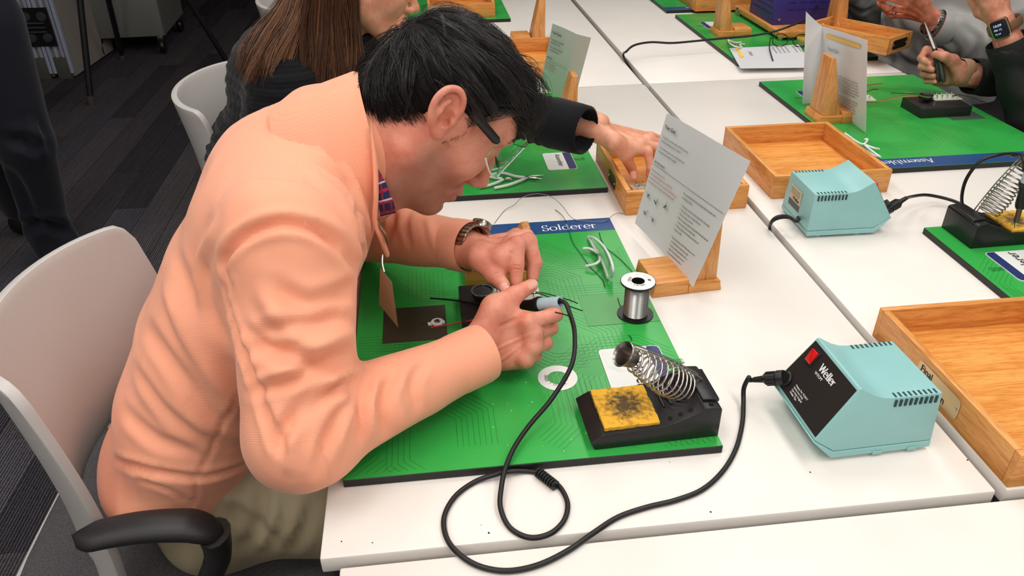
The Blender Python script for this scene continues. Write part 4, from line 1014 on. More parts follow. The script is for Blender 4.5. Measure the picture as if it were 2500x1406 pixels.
# ------------------------------------------------------------------ chairs
M_SHELL = mat('chair_shell_grey', (196, 192, 190), .42, noise=.02, nscale=4, bump=.1, bscale=400)
M_CUSH = mat('seat_fabric', (92, 88, 92), .9, noise=.25, nscale=350, bump=.8, bscale=700)
M_ARM = mat('armrest_black', (36, 34, 35), .45, bump=.15, bscale=600)
def chair(label, x, y, rz=0.0, arms=True):
    """local: front +x, seat centre at origin"""
    t = thing('shell_chair', label, 'chair', (x, y, 0), rz)
    nu, nv = 34, 26; V = {}; 
    def P_(u, v):
        z = .858 - .40 * v + .0 * (1 - u * u)
        hw = .205 - .012 * v + .012 * math.sin(v * PI)
        cx = -.115 + .028 * math.sin(v * PI * .9) - .01 * v
        ang = u * 1.28
        yy = hw * math.sin(ang) / math.sin(1.28)
        xx = cx + .105 * (1 - math.cos(ang)) / (1 - math.cos(1.28)) + .03 * (1 - v) * 0
        tz = -.035 * max(0, abs(u) - .93) * (1 - v) / .07 * (1 - v) ** 3
        return Vector((xx - .015 * (1 - v), yy, z + tz))
    idx = {}; vv = []; ff = []
    def keep(i, j):
        u = abs((i + .5) / nu * 2 - 1); v = (j + .5) / nv
        return not (v > .70 + .18 * u ** 4 and u < .78)
    for i in range(nu + 1):
        for j in range(nv + 1):
            idx[i, j] = len(vv); vv.append(P_(i / nu * 2 - 1, j / nv))
    for i in range(nu):
        for j in range(nv):
            if keep(i, j): ff.append((idx[i, j], idx[i + 1, j], idx[i + 1, j + 1], idx[i, j + 1]))
    me = bpy.data.meshes.new('backrest'); me.from_pydata([tuple(p) for p in vv], [], ff)
    bm = bmesh.new(); bm.from_mesh(me); bmesh.ops.delete(bm, geom=[v for v in bm.verts if not v.link_faces], context='VERTS')
    bmesh.ops.recalc_face_normals(bm, faces=bm.faces)
    bmesh.ops.smooth_vert(bm, verts=[v for v in bm.verts if v.is_boundary], factor=.5, use_axis_x=True, use_axis_y=True, use_axis_z=True)
    bmesh.ops.solidify(bm, geom=bm.faces[:], thickness=.013)
    ed = [e for e in bm.edges if e.is_manifold and e.calc_face_angle(0) > .9]
    bmesh.ops.bevel(bm, geom=ed, offset=.003, segments=2, profile=.5, affect='EDGES', clamp_overlap=True)
    bmesh.ops.recalc_face_normals(bm, faces=bm.faces)
    bm.to_mesh(me); bm.free(); me.materials.append(M_SHELL); me.shade_smooth(); me.set_sharp_from_angle(angle=math.radians(50))
    link('backrest', me, t)
    s = MB(); 
    rings = []
    for (k, zz) in ((.94, .425), (1, .432), (1, .455), (.97, .468), (.88, .474)):
        rings.append([Vector((.045 + .235 * k * (abs(math.cos(a)) ** .45) * math.copysign(1, math.cos(a)), .225 * k * (abs(math.sin(a)) ** .45) * math.copysign(1, math.sin(a)), zz)) for a in [2 * PI * q / 48 for q in range(48)]])
    s.loft(rings); s.build('seat_cushion', M_CUSH, t, smooth=50)
    s = MB(); rings = []
    for (k, zz) in ((.6, .385), (.97, .400), (1.02, .418), (1.0, .424)):
        rings.append([Vector((.03 + .245 * k * (abs(math.cos(a)) ** .45) * math.copysign(1, math.cos(a)), .23 * k * (abs(math.sin(a)) ** .45) * math.copysign(1, math.sin(a)), zz)) for a in [2 * PI * q / 48 for q in range(48)]])
    s.loft(rings); s.build('seat_pan', M_SHELL, t, smooth=50)
    for sd in (-1, 1):
        MB().tube(spline([(-.145, sd * .20, .50), (-.145, sd * .205, .44), (-.10, sd * .205, .395), (.0, sd * .19, .385)], 6), .02, 10, flat=.6).build('back_bracket', M_SHELL, t)
    if arms:
        for sd in (-1, 1):
            yy = sd * .240; a = MB(); rings = []
            for i in range(25):
                s_ = i / 24; x = -.008 + .168 * s_
                wv = .023 * (min(1, math.sqrt(max(0, s_ * 7))) if s_ < .14 else 1); z = .660 + .012 * math.sin(s_ * PI) - (.0 if s_ < .8 else (s_ - .8) * .05)
                th = .011 + .006 * s_
                if s_ > .80: q_ = (s_ - .80) / .20; wv *= math.sqrt(max(.02, 1 - q_ ** 2.4)); th *= math.sqrt(max(.05, 1 - q_ ** 2.4))
                rings.append([Vector((x, yy + wv * math.cos(q), z + th * (math.sin(q) if math.sin(q) > 0 else .8 * math.sin(q)))) for q in [2 * PI * k / 18 for k in range(18)]])
            a.loft(rings); ar = a.build('armrest', M_ARM, t, smooth=60)
            MB().tube(spline([(.150, yy, .652), (.145, yy, .61), (.118, yy, .55), (.095, yy - sd * .01, .47), (.09, yy - sd * .03, .405), (.06, yy - sd * .12, .385)], 6), [.024, .024, .023, .022, .022, .021, .021, .021, .02, .02, .02, .02, .02, .02, .02, .02, .02, .02, .02, .02, .02, .02, .02, .02, .02, .02, .02, .02, .02, .02, .02][:31], 12, flat=.75).build('arm_post', M_ARM, ar, smooth=60)
    MB().tube([(0.03, 0, .39), (.03, 0, .09)], .028, 16).build('pedestal', M_LEG, t)
    for k in range(5):
        a = 2 * PI * k / 5 + .3
        l = MB().tube([(.03, 0, .095), (.03 + .15 * math.cos(a), .15 * math.sin(a), .085), (.03 + .29 * math.cos(a), .29 * math.sin(a), .068)], [.026, .021, .015], 10, flat=.8).build('star_leg', M_LEG, t)
        MB().lathe([(0, -.014), (.027, -.014), (.028, 0), (.027, .014), (0, .014)], 18, Matrix.Translation((.03 + .285 * math.cos(a), .285 * math.sin(a), .028)) @ Matrix.Rotation(a, 4, 'Z') @ Matrix.Rotation(PI / 2, 4, 'X')).build('caster', M_BLACK, l)
    return t
ch1 = chair('pale grey shell chair the man in the orange pullover sits on', -.435, .905, 0.0)
ch2 = chair('pale grey shell chair behind the woman, half hidden by the man\'s back', -.430, 1.80, 0.0)
ch3 = chair('pale shell chair at the top edge, a corner showing left of the woman\'s hair', -.40, 2.74, 0.0, arms=False)

# ------------------------------------------------------------------ far left background
M_ALU = mat('aluminium_profile', (206, 214, 240), .4, metal=.2)
M_PANEL = mat('panel_grey', (170, 160, 154), .7)
def panel(label, x, y, rz):
    t = thing('partition_panel', label, 'partition panel', (x, y, 0), rz)
    for k in (0, 1):
        o = k * .125
        MB().box(o + .006, o + .112, .02, .62, .012, 1.9).build('infill', M_PANEL, t, smooth=0)
        for a in (0.0, .036, .072, .100):
            MB().box(o + a, o + a + .018, -.012 if a in (.0, .100) else 0, .018, 0.035, 1.9).build('aluminium_profile', M_ALU, t, bevel=.003)
        MB().box(o + .020, o + .098, -.006, .018, 0.0, .13).build('end_block', mat('panel_block', (92, 90, 84), .6), t, bevel=.004)
    lp = MB().box(.030, .200, -.016, -.010, .20, .42).build('latch_plate', mat('black_matte', (10, 10, 12), .7), t, smooth=0)
    for (x, z) in ((.07, .25), (.16, .25), (.07, .37), (.16, .37)):
        MB().lathe([(0, 0), (.028, 0), (.024, .010), (0, .012)], 18, Matrix.Translation((x, -.016, z)) @ Matrix.Rotation(PI / 2, 4, 'X')).build('latch_boss', mat('latch_grey', (84, 84, 92), .4, metal=.4), lp)
    for z in (.285, .31, .335):
        MB().tube([(.06, -.026, z), (.17, -.026, z)], .006, 8).build('latch_rod', mat('latch_grey', (84, 84, 92), .4, metal=.4), lp)
    return t
panel('folded grey partition panel with black latch plate, right one of two', -2.345, 4.96, -.06)
panel('folded partition panel at the left picture edge, behind the dark trouser leg', -2.76, 5.05, -.06)
# easel with three thin dark legs
M_EAS = mat('dark_metal', (24, 24, 28), .5)
t = thing('tripod_easel', 'thin dark metal easel with splayed legs in the unlit background', 'easel', (-1.70, 4.75, 0), world=True)
ap = Vector((-1.70, 4.77, 1.47))
for f_ in ((-1.84, 4.42, .0), (-1.215, 5.05, .0), (-1.95, 5.35, .0)):
    l = MB().tube([ap, Vector(f_) + Vector((0, 0, .02))], .017, 12).build('leg', M_EAS, t)
    MB().lathe([(0, 0), (.020, 0), (.022, .03), (.018, .05), (0, .05)], 12, Matrix.Translation(f_)).build('rubber_foot', mat('grey_foot', (70, 66, 66), .6), l)
MB().box(-1.74, -1.66, 4.73, 4.81, 1.45, 1.53).build('head', M_EAS, t, bevel=.005)
# wheeled cart
M_CART = mat('cart_grey', (120, 122, 118), .5)
t = thing('wheeled_cart', 'grey wheeled cart with a deep bin in the dark background', 'cart', (-1.92, 5.75, 0), 0.05)
mb = MB(); hx, hy = .225, .33
mb.box(-hx, hx, -hy, -hy + .02, .12, .40).box(-hx, hx, hy - .02, hy, .12, .40).box(-hx, -hx + .02, -hy + .02, hy - .02, .12, .40).box(hx - .02, hx, -hy + .02, hy - .02, .12, .40).box(-hx + .02, hx - .02, -hy + .02, hy - .02, .12, .14)
mb.build('bin', M_CART, t, bevel=.006)
rm = MB().box(-hx - .012, hx + .012, -hy - .015, -hy + .03, .40, .425).box(-hx - .012, hx + .012, hy - .03, hy + .015, .40, .425).box(-hx - .012, -hx + .03, -hy + .03, hy - .03, .40, .425).box(hx - .03, hx + .012, -hy + .03, hy - .03, .40, .425)
rm.build('rim', mat('cart_rim', (130, 132, 130), .5), t, bevel=.005)
for sx in (-1, 1):
    for sy in (-1, 1):
        MB().box(sx * hx * .93 - .016, sx * hx * .93 + .016, sy * hy * .93 - .016, sy * hy * .93 + .016, .4255, 1.0).build('post', M_CART, t, bevel=.004)
        f_ = MB().box(sx * hx * .85 - .018, sx * hx * .85 + .018, sy * hy * .9 - .03, sy * hy * .9 + .03, .085, .119).build('caster_fork', M_STEELD, t, bevel=.003)
        MB().lathe([(0, -.015), (.045, -.015), (.05, 0), (.045, .015), (0, .015)], 22, Matrix.Translation((sx * hx * .85, sy * hy * .9, .050)) @ Matrix.Rotation(PI / 2, 4, 'Y')).build('wheel', M_BLACK, f_)
MB().box(-hx - .01, hx + .01, -hy - .01, hy + .01, 1.0, 1.03).build('top_shelf', M_CART, t, bevel=.005)
for k in range(3):
    MB().box(-.17, .17, -.25 + k * .17, -.12 + k * .17, .145, .34 - k * .03).build('folder_stack', mat('dark_folder', (34, 32, 36), .6), t, bevel=.003)
# ------------------------------------------------------------------ implicit surfaces for bodies and clothes
def V3(p): return np.array([p[0], p[1], p[2]], dtype=np.float32)
class Field:
    def __init__(s, lo, hi, h):
        s.lo = V3(lo); s.h = h; s.n = np.ceil((V3(hi) - s.lo) / h).astype(int) + 1
        s.F = np.full(tuple(s.n), 1.0, dtype=np.float32)
        s.ax = [s.lo[i] + h * np.arange(s.n[i], dtype=np.float32) for i in range(3)]
    def region(s, lo, hi):
        a = np.clip(np.floor((lo - s.lo) / s.h).astype(int), 0, s.n); b = np.clip(np.ceil((hi - s.lo) / s.h).astype(int) + 1, 0, s.n)
        if np.any(b - a < 1): return None
        sl = tuple(slice(a[i], b[i]) for i in range(3))
        X = s.ax[0][sl[0]][:, None, None]; Y = s.ax[1][sl[1]][None, :, None]; Zz = s.ax[2][sl[2]][None, None, :]
        return sl, X, Y, Zz
    def put(s, fn, lo, hi, k, op='u', pad=.03):
        r = s.region(V3(lo) - pad - k, V3(hi) + pad + k)
        if r is None: return s
        sl, X, Y, Zz = r; d = fn(X, Y, Zz).astype(np.float32); A = s.F[sl]
        if op == 'u':
            hh = np.maximum(k - np.abs(A - d), 0) / max(k, 1e-6); s.F[sl] = np.minimum(A, d) - hh * hh * k * .25
        elif op == 's':
            d = -d; hh = np.maximum(k - np.abs(A - d), 0) / max(k, 1e-6); s.F[sl] = np.maximum(A, d) + hh * hh * k * .25
        return s
    def cone(s, a, b, ra, rb, k=.01, op='u'):
        a, b = V3(a), V3(b); ab = b - a; L2 = float(ab @ ab) + 1e-12; R = max(ra, rb)
        def fn(X, Y, Zz):
            t = np.clip(((X - a[0]) * ab[0] + (Y - a[1]) * ab[1] + (Zz - a[2]) * ab[2]) / L2, 0, 1)
            return np.sqrt((X - a[0] - t * ab[0]) ** 2 + (Y - a[1] - t * ab[1]) ** 2 + (Zz - a[2] - t * ab[2]) ** 2) - (ra + (rb - ra) * t)
        return s.put(fn, np.minimum(a, b) - R, np.maximum(a, b) + R, k, op)
    def chain(s, pts, rs, k=.01, kin=.004, op='u'):
        for i in range(len(pts) - 1): s.cone(pts[i], pts[i + 1], rs[i], rs[i + 1], k if i == 0 else kin, op)
        return s
    def fcone(s, a, b, side, wa, wb, ta, tb, k=.01, op='u'):
        """flattened cone: half width w along side, half thickness t along the other direction"""
        a, b = V3(a), V3(b); ab = b - a; L2 = float(ab @ ab) + 1e-12; d = ab / math.sqrt(L2); sd = V3(side); sd = sd - d * (sd @ d); sd /= np.linalg.norm(sd); nn = np.cross(d, sd); R = max(wa, wb, ta, tb)
        def fn(X, Y, Zz):
            qx, qy, qz = X - a[0], Y - a[1], Zz - a[2]
            t0 = (qx * ab[0] + qy * ab[1] + qz * ab[2]) / L2; t = np.clip(t0, 0, 1)
            w = wa + (wb - wa) * t; th = ta + (tb - ta) * t
            u = (qx * sd[0] + qy * sd[1] + qz * sd[2]) / w; v = (qx * nn[0] + qy * nn[1] + qz * nn[2]) / th; e = (t0 - t) * math.sqrt(L2) / np.minimum(w, th)
            l = np.sqrt(u * u + v * v + e * e)
            g = np.sqrt((u / w) ** 2 + (v / th) ** 2 + (e / np.minimum(w, th)) ** 2) + 1e-9
            return l * (l - 1) / g
        return s.put(fn, np.minimum(a, b) - R, np.maximum(a, b) + R, k, op)
    def ell(s, c, R, r, k=.01, op='u'):
        """ellipsoid, R: 3 axis vectors (rows)"""
        c = V3(c); R = np.array([V3(q) for q in R]); m = max(r)
        def fn(X, Y, Zz):
            q = [(X - c[0]) * R[i][0] + (Y - c[1]) * R[i][1] + (Zz - c[2]) * R[i][2] for i in range(3)]
            l = np.sqrt(sum((q[i] / r[i]) ** 2 for i in range(3))); g = np.sqrt(sum((q[i] / r[i] ** 2) ** 2 for i in range(3))) + 1e-9
            return l * (l - 1) / g
        return s.put(fn, c - m, c + m, k, op)
    def plane(s, p, n, k=.004):
        """keep the side where (x-p).n < 0"""
        p, n = V3(p), V3(n) / np.linalg.norm(V3(n))
        X = s.ax[0][:, None, None]; Y = s.ax[1][None, :, None]; Zz = s.ax[2][None, None, :]
        d = ((X - p[0]) * n[0] + (Y - p[1]) * n[1] + (Zz - p[2]) * n[2]).astype(np.float32)
        hh = np.maximum(k - np.abs(s.F - d), 0) / k; s.F = np.maximum(s.F, d) + hh * hh * k * .25
        return s
    def mesh(s):
        F = s.F; F = F.copy(); F[0] = F[-1] = 1; F[:, 0] = F[:, -1] = 1; F[:, :, 0] = F[:, :, -1] = 1
        ins = F < 0; nx, ny, nz = F.shape
        c = np.zeros((nx - 1, ny - 1, nz - 1), dtype=np.int8)
        for dx in (0, 1):
            for dy in (0, 1):
                for dz in (0, 1): c += ins[dx:nx - 1 + dx, dy:ny - 1 + dy, dz:nz - 1 + dz]
        act = (c > 0) & (c < 8); I = np.argwhere(act); idx = np.full(act.shape, -1, dtype=np.int64); idx[act] = np.arange(len(I))
        acc = np.zeros((len(I), 3)); cnt = np.zeros(len(I))
        cor = [(a, b, d) for a in (0, 1) for b in (0, 1) for d in (0, 1)]
        val = {q: F[I[:, 0] + q[0], I[:, 1] + q[1], I[:, 2] + q[2]] for q in cor}
        for q in cor:
            for axx in range(3):
                if q[axx] == 0:
                    r = list(q); r[axx] = 1; r = tuple(r); a, b = val[q], val[r]; m = (a < 0) != (b < 0); t = np.where(m, a / np.where(a == b, 1, a - b), 0)
                    p = np.array(q, float)[None, :] + np.eye(3)[axx][None, :] * t[:, None]; acc += p * m[:, None]; cnt += m
        Vt = (I + acc / cnt[:, None]) * s.h + s.lo
        quads = []
        for axx in range(3):
            sl0 = [slice(1, -1)] * 3; sl0[axx] = slice(0, -1); sl1 = list(sl0); sl1[axx] = slice(1, None)
            A, B = ins[tuple(sl0)], ins[tuple(sl1)]; e = np.argwhere(A != B)
            if len(e) == 0: continue
            off = np.array([1, 1, 1]); off[axx] = 0; e = e + off; d1, d2 = [(1, 2), (2, 0), (0, 1)][axx]
            o1 = np.zeros(3, int); o1[d1] = 1; o2 = np.zeros(3, int); o2[d2] = 1
            g = lambda q: idx[q[:, 0], q[:, 1], q[:, 2]]
            qd = np.stack([g(e), g(e - o1), g(e - o1 - o2), g(e - o2)], 1)
            a = F[e[:, 0], e[:, 1], e[:, 2]] < 0
            qd = np.where(a[:, None], qd[:, ::-1], qd[:, :]) if False else np.where(a[:, None], qd, qd[:, ::-1])
            quads.append(qd)
        Q = np.concatenate(quads); return Vt, Q
def relax(Vt, Q, it=2, f=.5):
    """even out the grid steps: Laplacian smoothing"""
    E = np.concatenate([Q[:, [0, 1]], Q[:, [1, 2]], Q[:, [2, 3]], Q[:, [3, 0]]]); n = len(Vt)
    deg = np.bincount(E[:, 0], minlength=n) + np.bincount(E[:, 1], minlength=n)
    for k in range(it):
        S_ = np.zeros_like(Vt)
        for c in range(3): S_[:, c] = np.bincount(E[:, 0], Vt[E[:, 1], c], n) + np.bincount(E[:, 1], Vt[E[:, 0], c], n)
        Vt = Vt + f * (S_ / np.maximum(deg, 1)[:, None] - Vt)
    return Vt
def vnormals(Vt, Q):
    n = np.cross(Vt[Q[:, 2]] - Vt[Q[:, 0]], Vt[Q[:, 3]] - Vt[Q[:, 1]]); N_ = np.zeros_like(Vt)
    for j in range(4):
        for c in range(3): N_[:, c] += np.bincount(Q[:, j], n[:, c], len(Vt))
    return N_ / (np.linalg.norm(N_, axis=1)[:, None] + 1e-12)
def seg_dist(P, line):
    """distance of points P to a polyline, plus arc parameter"""
    line = np.array([V3(q) for q in line]); best = np.full(len(P), 1e9); tt = np.zeros(len(P)); tot = 0.0
    L_ = np.linalg.norm(np.diff(line, axis=0), axis=1); full = L_.sum() + 1e-9
    for i in range(len(line) - 1):
        a, ab = line[i], line[i + 1] - line[i]; t = np.clip(((P - a) @ ab) / (ab @ ab + 1e-12), 0, 1); d = np.linalg.norm(P - a - t[:, None] * ab, axis=1)
        m = d < best; best[m] = d[m]; tt[m] = (tot + t[m] * L_[i]) / full; tot += L_[i]
    return best, tt
from mathutils.bvhtree import BVHTree
def fold(Vt, Nn, Q, folds, tree=None):
    """folds: (pixel polyline, width, depth); traced where that crease runs over the cloth; depth<0 raises a ridge"""
    if tree is None: tree = BVHTree.FromPolygons(Vt.tolist(), Q.tolist())
    disp = np.zeros(len(Vt)); O = Vector((0, 0, CZ))
    for (px, w, dep) in folds:
        sp_ = spline([(p[0], p[1], 0) for p in px], 5); L_ = []
        for q in sp_:
            h = tree.ray_cast(O, Vector(ray(q.x, q.y)))
            if h[0] is not None: L_.append(h[0])
        if len(L_) < 2: continue
        A = np.array([list(p) for p in L_]); lo, hi = A.min(0) - 3 * w, A.max(0) + 3 * w
        m = np.where(np.all((Vt > lo) & (Vt < hi), axis=1))[0]
        if len(m) == 0: continue
        keep = [A[0]]
        for p in A[1:]:
            if np.linalg.norm(p - keep[-1]) < .08: keep.append(p)
        if len(keep) < 2: continue
        d, t = seg_dist(Vt[m], keep); env = np.clip(np.minimum(t, 1 - t) * 5, 0, 1) ** .7
        g = np.exp(-(d / w) ** 2) - .45 * np.exp(-((d - 1.7 * w) / (w * .9)) ** 2)
        disp[m] -= dep * g * (.25 + .75 * env)
    return Vt + Nn * disp[:, None]
def cloth_mat(name, col, col2, rib=0.0, rough=.85, sheen=.25, bump=.35, attr='rib', ribscale=420, noise=0.04):
    if name in MATS: return MATS[name]
    m = bpy.data.materials.new(name); nt, N, L, P = nodes(m); P.inputs['Roughness'].default_value = rough; P.inputs['Sheen Weight'].default_value = sheen; P.inputs['Sheen Roughness'].default_value = .4; P.inputs['Specular IOR Level'].default_value = .2
    at = N.new('ShaderNodeAttribute'); at.attribute_name = attr; tc = N.new('ShaderNodeTexCoord')
    mul = N.new('ShaderNodeMath'); mul.operation = 'MULTIPLY'; mul.inputs[1].default_value = ribscale * 2 * PI / 6.283; L.new(at.outputs['Fac'], mul.inputs[0])
    sn = N.new('ShaderNodeMath'); sn.operation = 'SINE'; m6 = N.new('ShaderNodeMath'); m6.operation = 'MULTIPLY'; m6.inputs[1].default_value = 6.283; L.new(mul.outputs[0], m6.inputs[0]); L.new(m6.outputs[0], sn.inputs[0])
    mr = N.new('ShaderNodeMapRange'); mr.inputs[1].default_value = -1; mr.inputs[2].default_value = 1; L.new(sn.outputs[0], mr.inputs[0])
    nz = N.new('ShaderNodeTexNoise'); nz.inputs['Scale'].default_value = 900; nz.inputs['Detail'].default_value = 2; L.new(tc.outputs['Object'], nz.inputs['Vector'])
    mx = N.new('ShaderNodeMix'); mx.data_type = 'RGBA'; mx.inputs[6].default_value = srgb(*col2); mx.inputs[7].default_value = srgb(*col)
    md = N.new('ShaderNodeMath'); md.operation = 'MULTIPLY_ADD'; md.inputs[1].default_value = rib; md.inputs[2].default_value = 1 - rib; L.new(mr.outputs[0], md.inputs[0]); L.new(md.outputs[0], mx.inputs[0]); L.new(mx.outputs[2], P.inputs['Base Color'])
    ad = N.new('ShaderNodeMath'); ad.operation = 'MULTIPLY_ADD'; ad.inputs[1].default_value = .6; L.new(mr.outputs[0], ad.inputs[0]); L.new(nz.outputs['Fac'], ad.inputs[2])
    b = N.new('ShaderNodeBump'); b.inputs['Strength'].default_value = bump; b.inputs['Distance'].default_value = .0006; L.new(ad.outputs[0], b.inputs['Height']); L.new(b.outputs[0], P.inputs['Normal'])
    MATS[name] = m; return m
def skin_mat(name, c1, c2, scale=45):
    if name in MATS: return MATS[name]
    m = bpy.data.materials.new(name); nt, N, L, P = nodes(m); tc = N.new('ShaderNodeTexCoord')
    n = N.new('ShaderNodeTexNoise'); n.inputs['Scale'].default_value = scale; n.inputs['Detail'].default_value = 3; L.new(tc.outputs['Object'], n.inputs['Vector'])
    r = N.new('ShaderNodeValToRGB'); r.color_ramp.elements[0].position = .36; r.color_ramp.elements[0].color = srgb(*c2); r.color_ramp.elements[1].position = .64; r.color_ramp.elements[1].color = srgb(*c1)
    L.new(n.outputs['Fac'], r.inputs['Fac'])
    n2 = N.new('ShaderNodeTexNoise'); n2.inputs['Scale'].default_value = 900; n2.inputs['Detail'].default_value = 3; L.new(tc.outputs['Object'], n2.inputs['Vector'])
    r2 = N.new('ShaderNodeValToRGB'); r2.color_ramp.elements[0].position = .35; r2.color_ramp.elements[0].color = (.88, .86, .86, 1); r2.color_ramp.elements[1].position = .5; r2.color_ramp.elements[1].color = (1, 1, 1, 1); L.new(n2.outputs['Fac'], r2.inputs['Fac'])
    mx = N.new('ShaderNodeMix'); mx.data_type = 'RGBA'; mx.blend_type = 'MULTIPLY'; mx.inputs[0].default_value = 1; L.new(r.outputs[0], mx.inputs[6]); L.new(r2.outputs[0], mx.inputs[7])
    # beard shadow where the attribute says stubble grows
    at = N.new('ShaderNodeAttribute'); at.attribute_name = 'stubble'; mx2 = N.new('ShaderNodeMix'); mx2.data_type = 'RGBA'; mx2.inputs[7].default_value = srgb(142, 104, 92)
    L.new(at.outputs['Fac'], mx2.inputs[0]); L.new(mx.outputs[2], mx2.inputs[6]); L.new(mx2.outputs[2], P.inputs['Base Color'])
    P.inputs['Roughness'].default_value = .48; P.inputs['Specular IOR Level'].default_value = .4
    P.inputs['Subsurface Weight'].default_value = .12; P.inputs['Subsurface Radius'].default_value = (1, .4, .25); P.inputs['Subsurface Scale'].default_value = .006
    b = N.new('ShaderNodeBump'); b.inputs['Strength'].default_value = .25; b.inputs['Distance'].default_value = .0004; L.new(n2.outputs['Fac'], b.inputs['Height']); L.new(b.outputs[0], P.inputs['Normal'])
    MATS[name] = m; return m
def joinVQ(parts):
    Vs, Qs, o = [], [], 0
    for V_, Q_ in parts: Vs.append(V_); Qs.append(Q_ + o); o += len(V_)
    return np.concatenate(Vs), np.concatenate(Qs)
def nail(c, d, up, w=.0058, l=.0072, m=None, parent=None):
    """small domed nail plate at c, pointing along d, facing up"""
    d, up = Vector(d).normalized(), Vector(up); up = (up - d * up.dot(d)).normalized(); s_ = d.cross(up); mb = MB(); n = 6; G_ = []
    for i in range(n + 1):
        for j in range(n + 1):
            u, v = i / n * 2 - 1, j / n * 2 - 1; k = math.sqrt(max(0, 1 - abs(v) ** 4 * .5))
            G_.append(Vector(c) + s_ * (u * w * k) + d * (v * l) + up * (-(u * u) * w * .42 + .0004))
    F_ = [(i * (n + 1) + j, (i + 1) * (n + 1) + j, (i + 1) * (n + 1) + j + 1, i * (n + 1) + j + 1) for i in range(n) for j in range(n)]
    k = len(G_); G2 = [g - up * .0006 for g in G_]; mb.add(G_ + G2, F_ + [tuple(q + k for q in f[::-1]) for f in F_])
    return mb.build('nail', m, parent, smooth=60)
def hand_field(f, wrist, mcps, fingers, thumb, palm_off, forearm=None, rf=.0085, k=.010, wr=(.029, .021)):
    """wrist/mcps/finger joints in world metres; palm_off: vector from the knuckle plane into the palm"""
    po = np.array(palm_off, float); Wp = np.array(V3(wrist), float); M_ = [np.array(V3(p), float) for p in mcps]
    side = M_[-1] - M_[0]; side /= np.linalg.norm(side)
    mid = (M_[1] + M_[2]) / 2
    for i, p in enumerate(M_):
        w0 = Wp + side * (-.014 + .0093 * i)
        f.cone(w0 + po * .6, p + po * .75, .0145, .0118, .008)
        f.cone(w0 * .45 + p * .55 + po * 1.2, p + po * 1.1, .013, .011, .010)
    if forearm is not None:
        fa = np.array(V3(forearm), float); f.fcone(Wp + po * .5, fa, side, wr[0], wr[0] * 1.25, wr[1], wr[1] * 1.5, .014)
    for i, ch in enumerate(fingers):
        r = rf * (1.0, 1.03, .97, .86)[i]; pts = [M_[i] + po * .45] + [np.array(V3(p), float) for p in ch]
        f.chain(pts, [r * 1.22, r * 1.08, r * .95, r * .78][:len(pts)], k=.006, kin=.0022)
        if len(pts) > 2: f.cone(pts[1], pts[1], r * 1.13, r * 1.13, .003)
    tp = [np.array(V3(p), float) for p in thumb]
    f.chain([Wp + po * .8] + tp, [.017, .0155, .0118, .0090][:len(tp) + 1], k=.010, kin=.005)
    return f

def relaxed_hand(wrist, d, side, palm, frm=None, rf=.0082, h=.003, mirror=1):
    """loosely curled hand: d finger direction, side from index to little finger, palm = palm direction"""
    W_, d, side, palm = (np.array(V3(q), float) for q in (wrist, d, side, palm)); d /= np.linalg.norm(d); side -= d * (side @ d); side /= np.linalg.norm(side); palm = palm - d * (palm @ d) - side * (palm @ side); palm /= np.linalg.norm(palm)
    g_ = Field(W_ - .20, W_ + .20, h); mc_ = [W_ + d * (.092 - .004 * abs(i - 1)) + side * (-.030 + .0205 * i) for i in range(4)]; fg_ = []
    for i, L_ in enumerate((.88, 1.0, .93, .74)):
        p1 = mc_[i] + (d * .90 + palm * .43) * .043 * L_; p2 = p1 + (d * .62 + palm * .78) * .026 * L_; p3 = p2 + (d * .30 + palm * .95) * .021 * L_; fg_.append([p1, p2, p3])
    t0 = W_ + d * .030 - side * .026 + palm * .008; t1 = t0 + (d * .75 - side * .60 + palm * .25) * .040; t2 = t1 + (d * .90 - side * .25 + palm * .30) * .028
    hand_field(g_, W_, mc_, fg_, [t0, t1, t2], palm * .012, forearm=frm, rf=rf)
    V_r, Q_r = g_.mesh(); return relax(V_r, Q_r, 2), Q_r
# ================================================================== the man in the orange pullover
M_SKIN = skin_mat('skin_man', (232, 160, 136), (220, 136, 114))
M_KNIT = cloth_mat('orange_knit', (248, 172, 140), (232, 146, 116), rib=.14, ribscale=430, bump=.28)
M_HAIR = mat('black_hair', (22, 19, 19), .34, spec=.6)
M_HAIR2 = mat('highlight_hair_strand', (52, 47, 48), .25, spec=.75)  # lighter strands: the hair's highlights are put into their colour
M_NAIL = mat('finger_nail', (226, 168, 150), .3)
man = thing('person', 'man in an orange pullover and safety glasses, bent over the near board soldering', 'person', (-.43, .905, 0), world=True)
SR, SL = (-.160, .772, .982), (-.145, 1.075, .980)
ER, EL = (-.158, .652, .806), (-.150, 1.160, .800)
WR, WL = (.040, .768, .806), (.044, .965, .853)
# ---- pullover
f = Field((-.62, .50, .44), (.14, 1.32, 1.20), .0052)
sp_ = [((-.366, .895, .605), .168, .098), ((-.338, .895, .68), .174, .104), ((-.290, .90, .775), .170, .104), ((-.238, .905, .855), .174, .108), ((-.193, .912, .922), .168, .099), ((-.158, .92, .965), .138, .078)]
for i in range(len(sp_) - 1):
    a, b = sp_[i], sp_[i + 1]; f.fcone(a[0], b[0], (0, 1, 0), a[1], b[1], a[2], b[2], .03)
f.ell((-.385, .895, .612), ((1, 0, 0), (0, 1, 0), (0, 0, 1)), (.105, .182, .058), .03)
f.cone((-.165, .92, .975), (-.100, .925, 1.030), .084, .072, .04)
f.cone(SR, (-.185, .86, .958), .074, .088, .05); f.cone(SL, (-.190, .98, .960), .076, .096, .05)
f.cone(SR, ER, .071, .060, .02); f.cone(ER, WR, .054, .0345, .018); f.ell(ER, ((1, 0, 0), (0, 1, 0), (0, 0, 1)), (.058, .058, .054), .02)
f.cone(SL, EL, .072, .060, .022); f.cone(EL, WL, .056, .0350, .022)
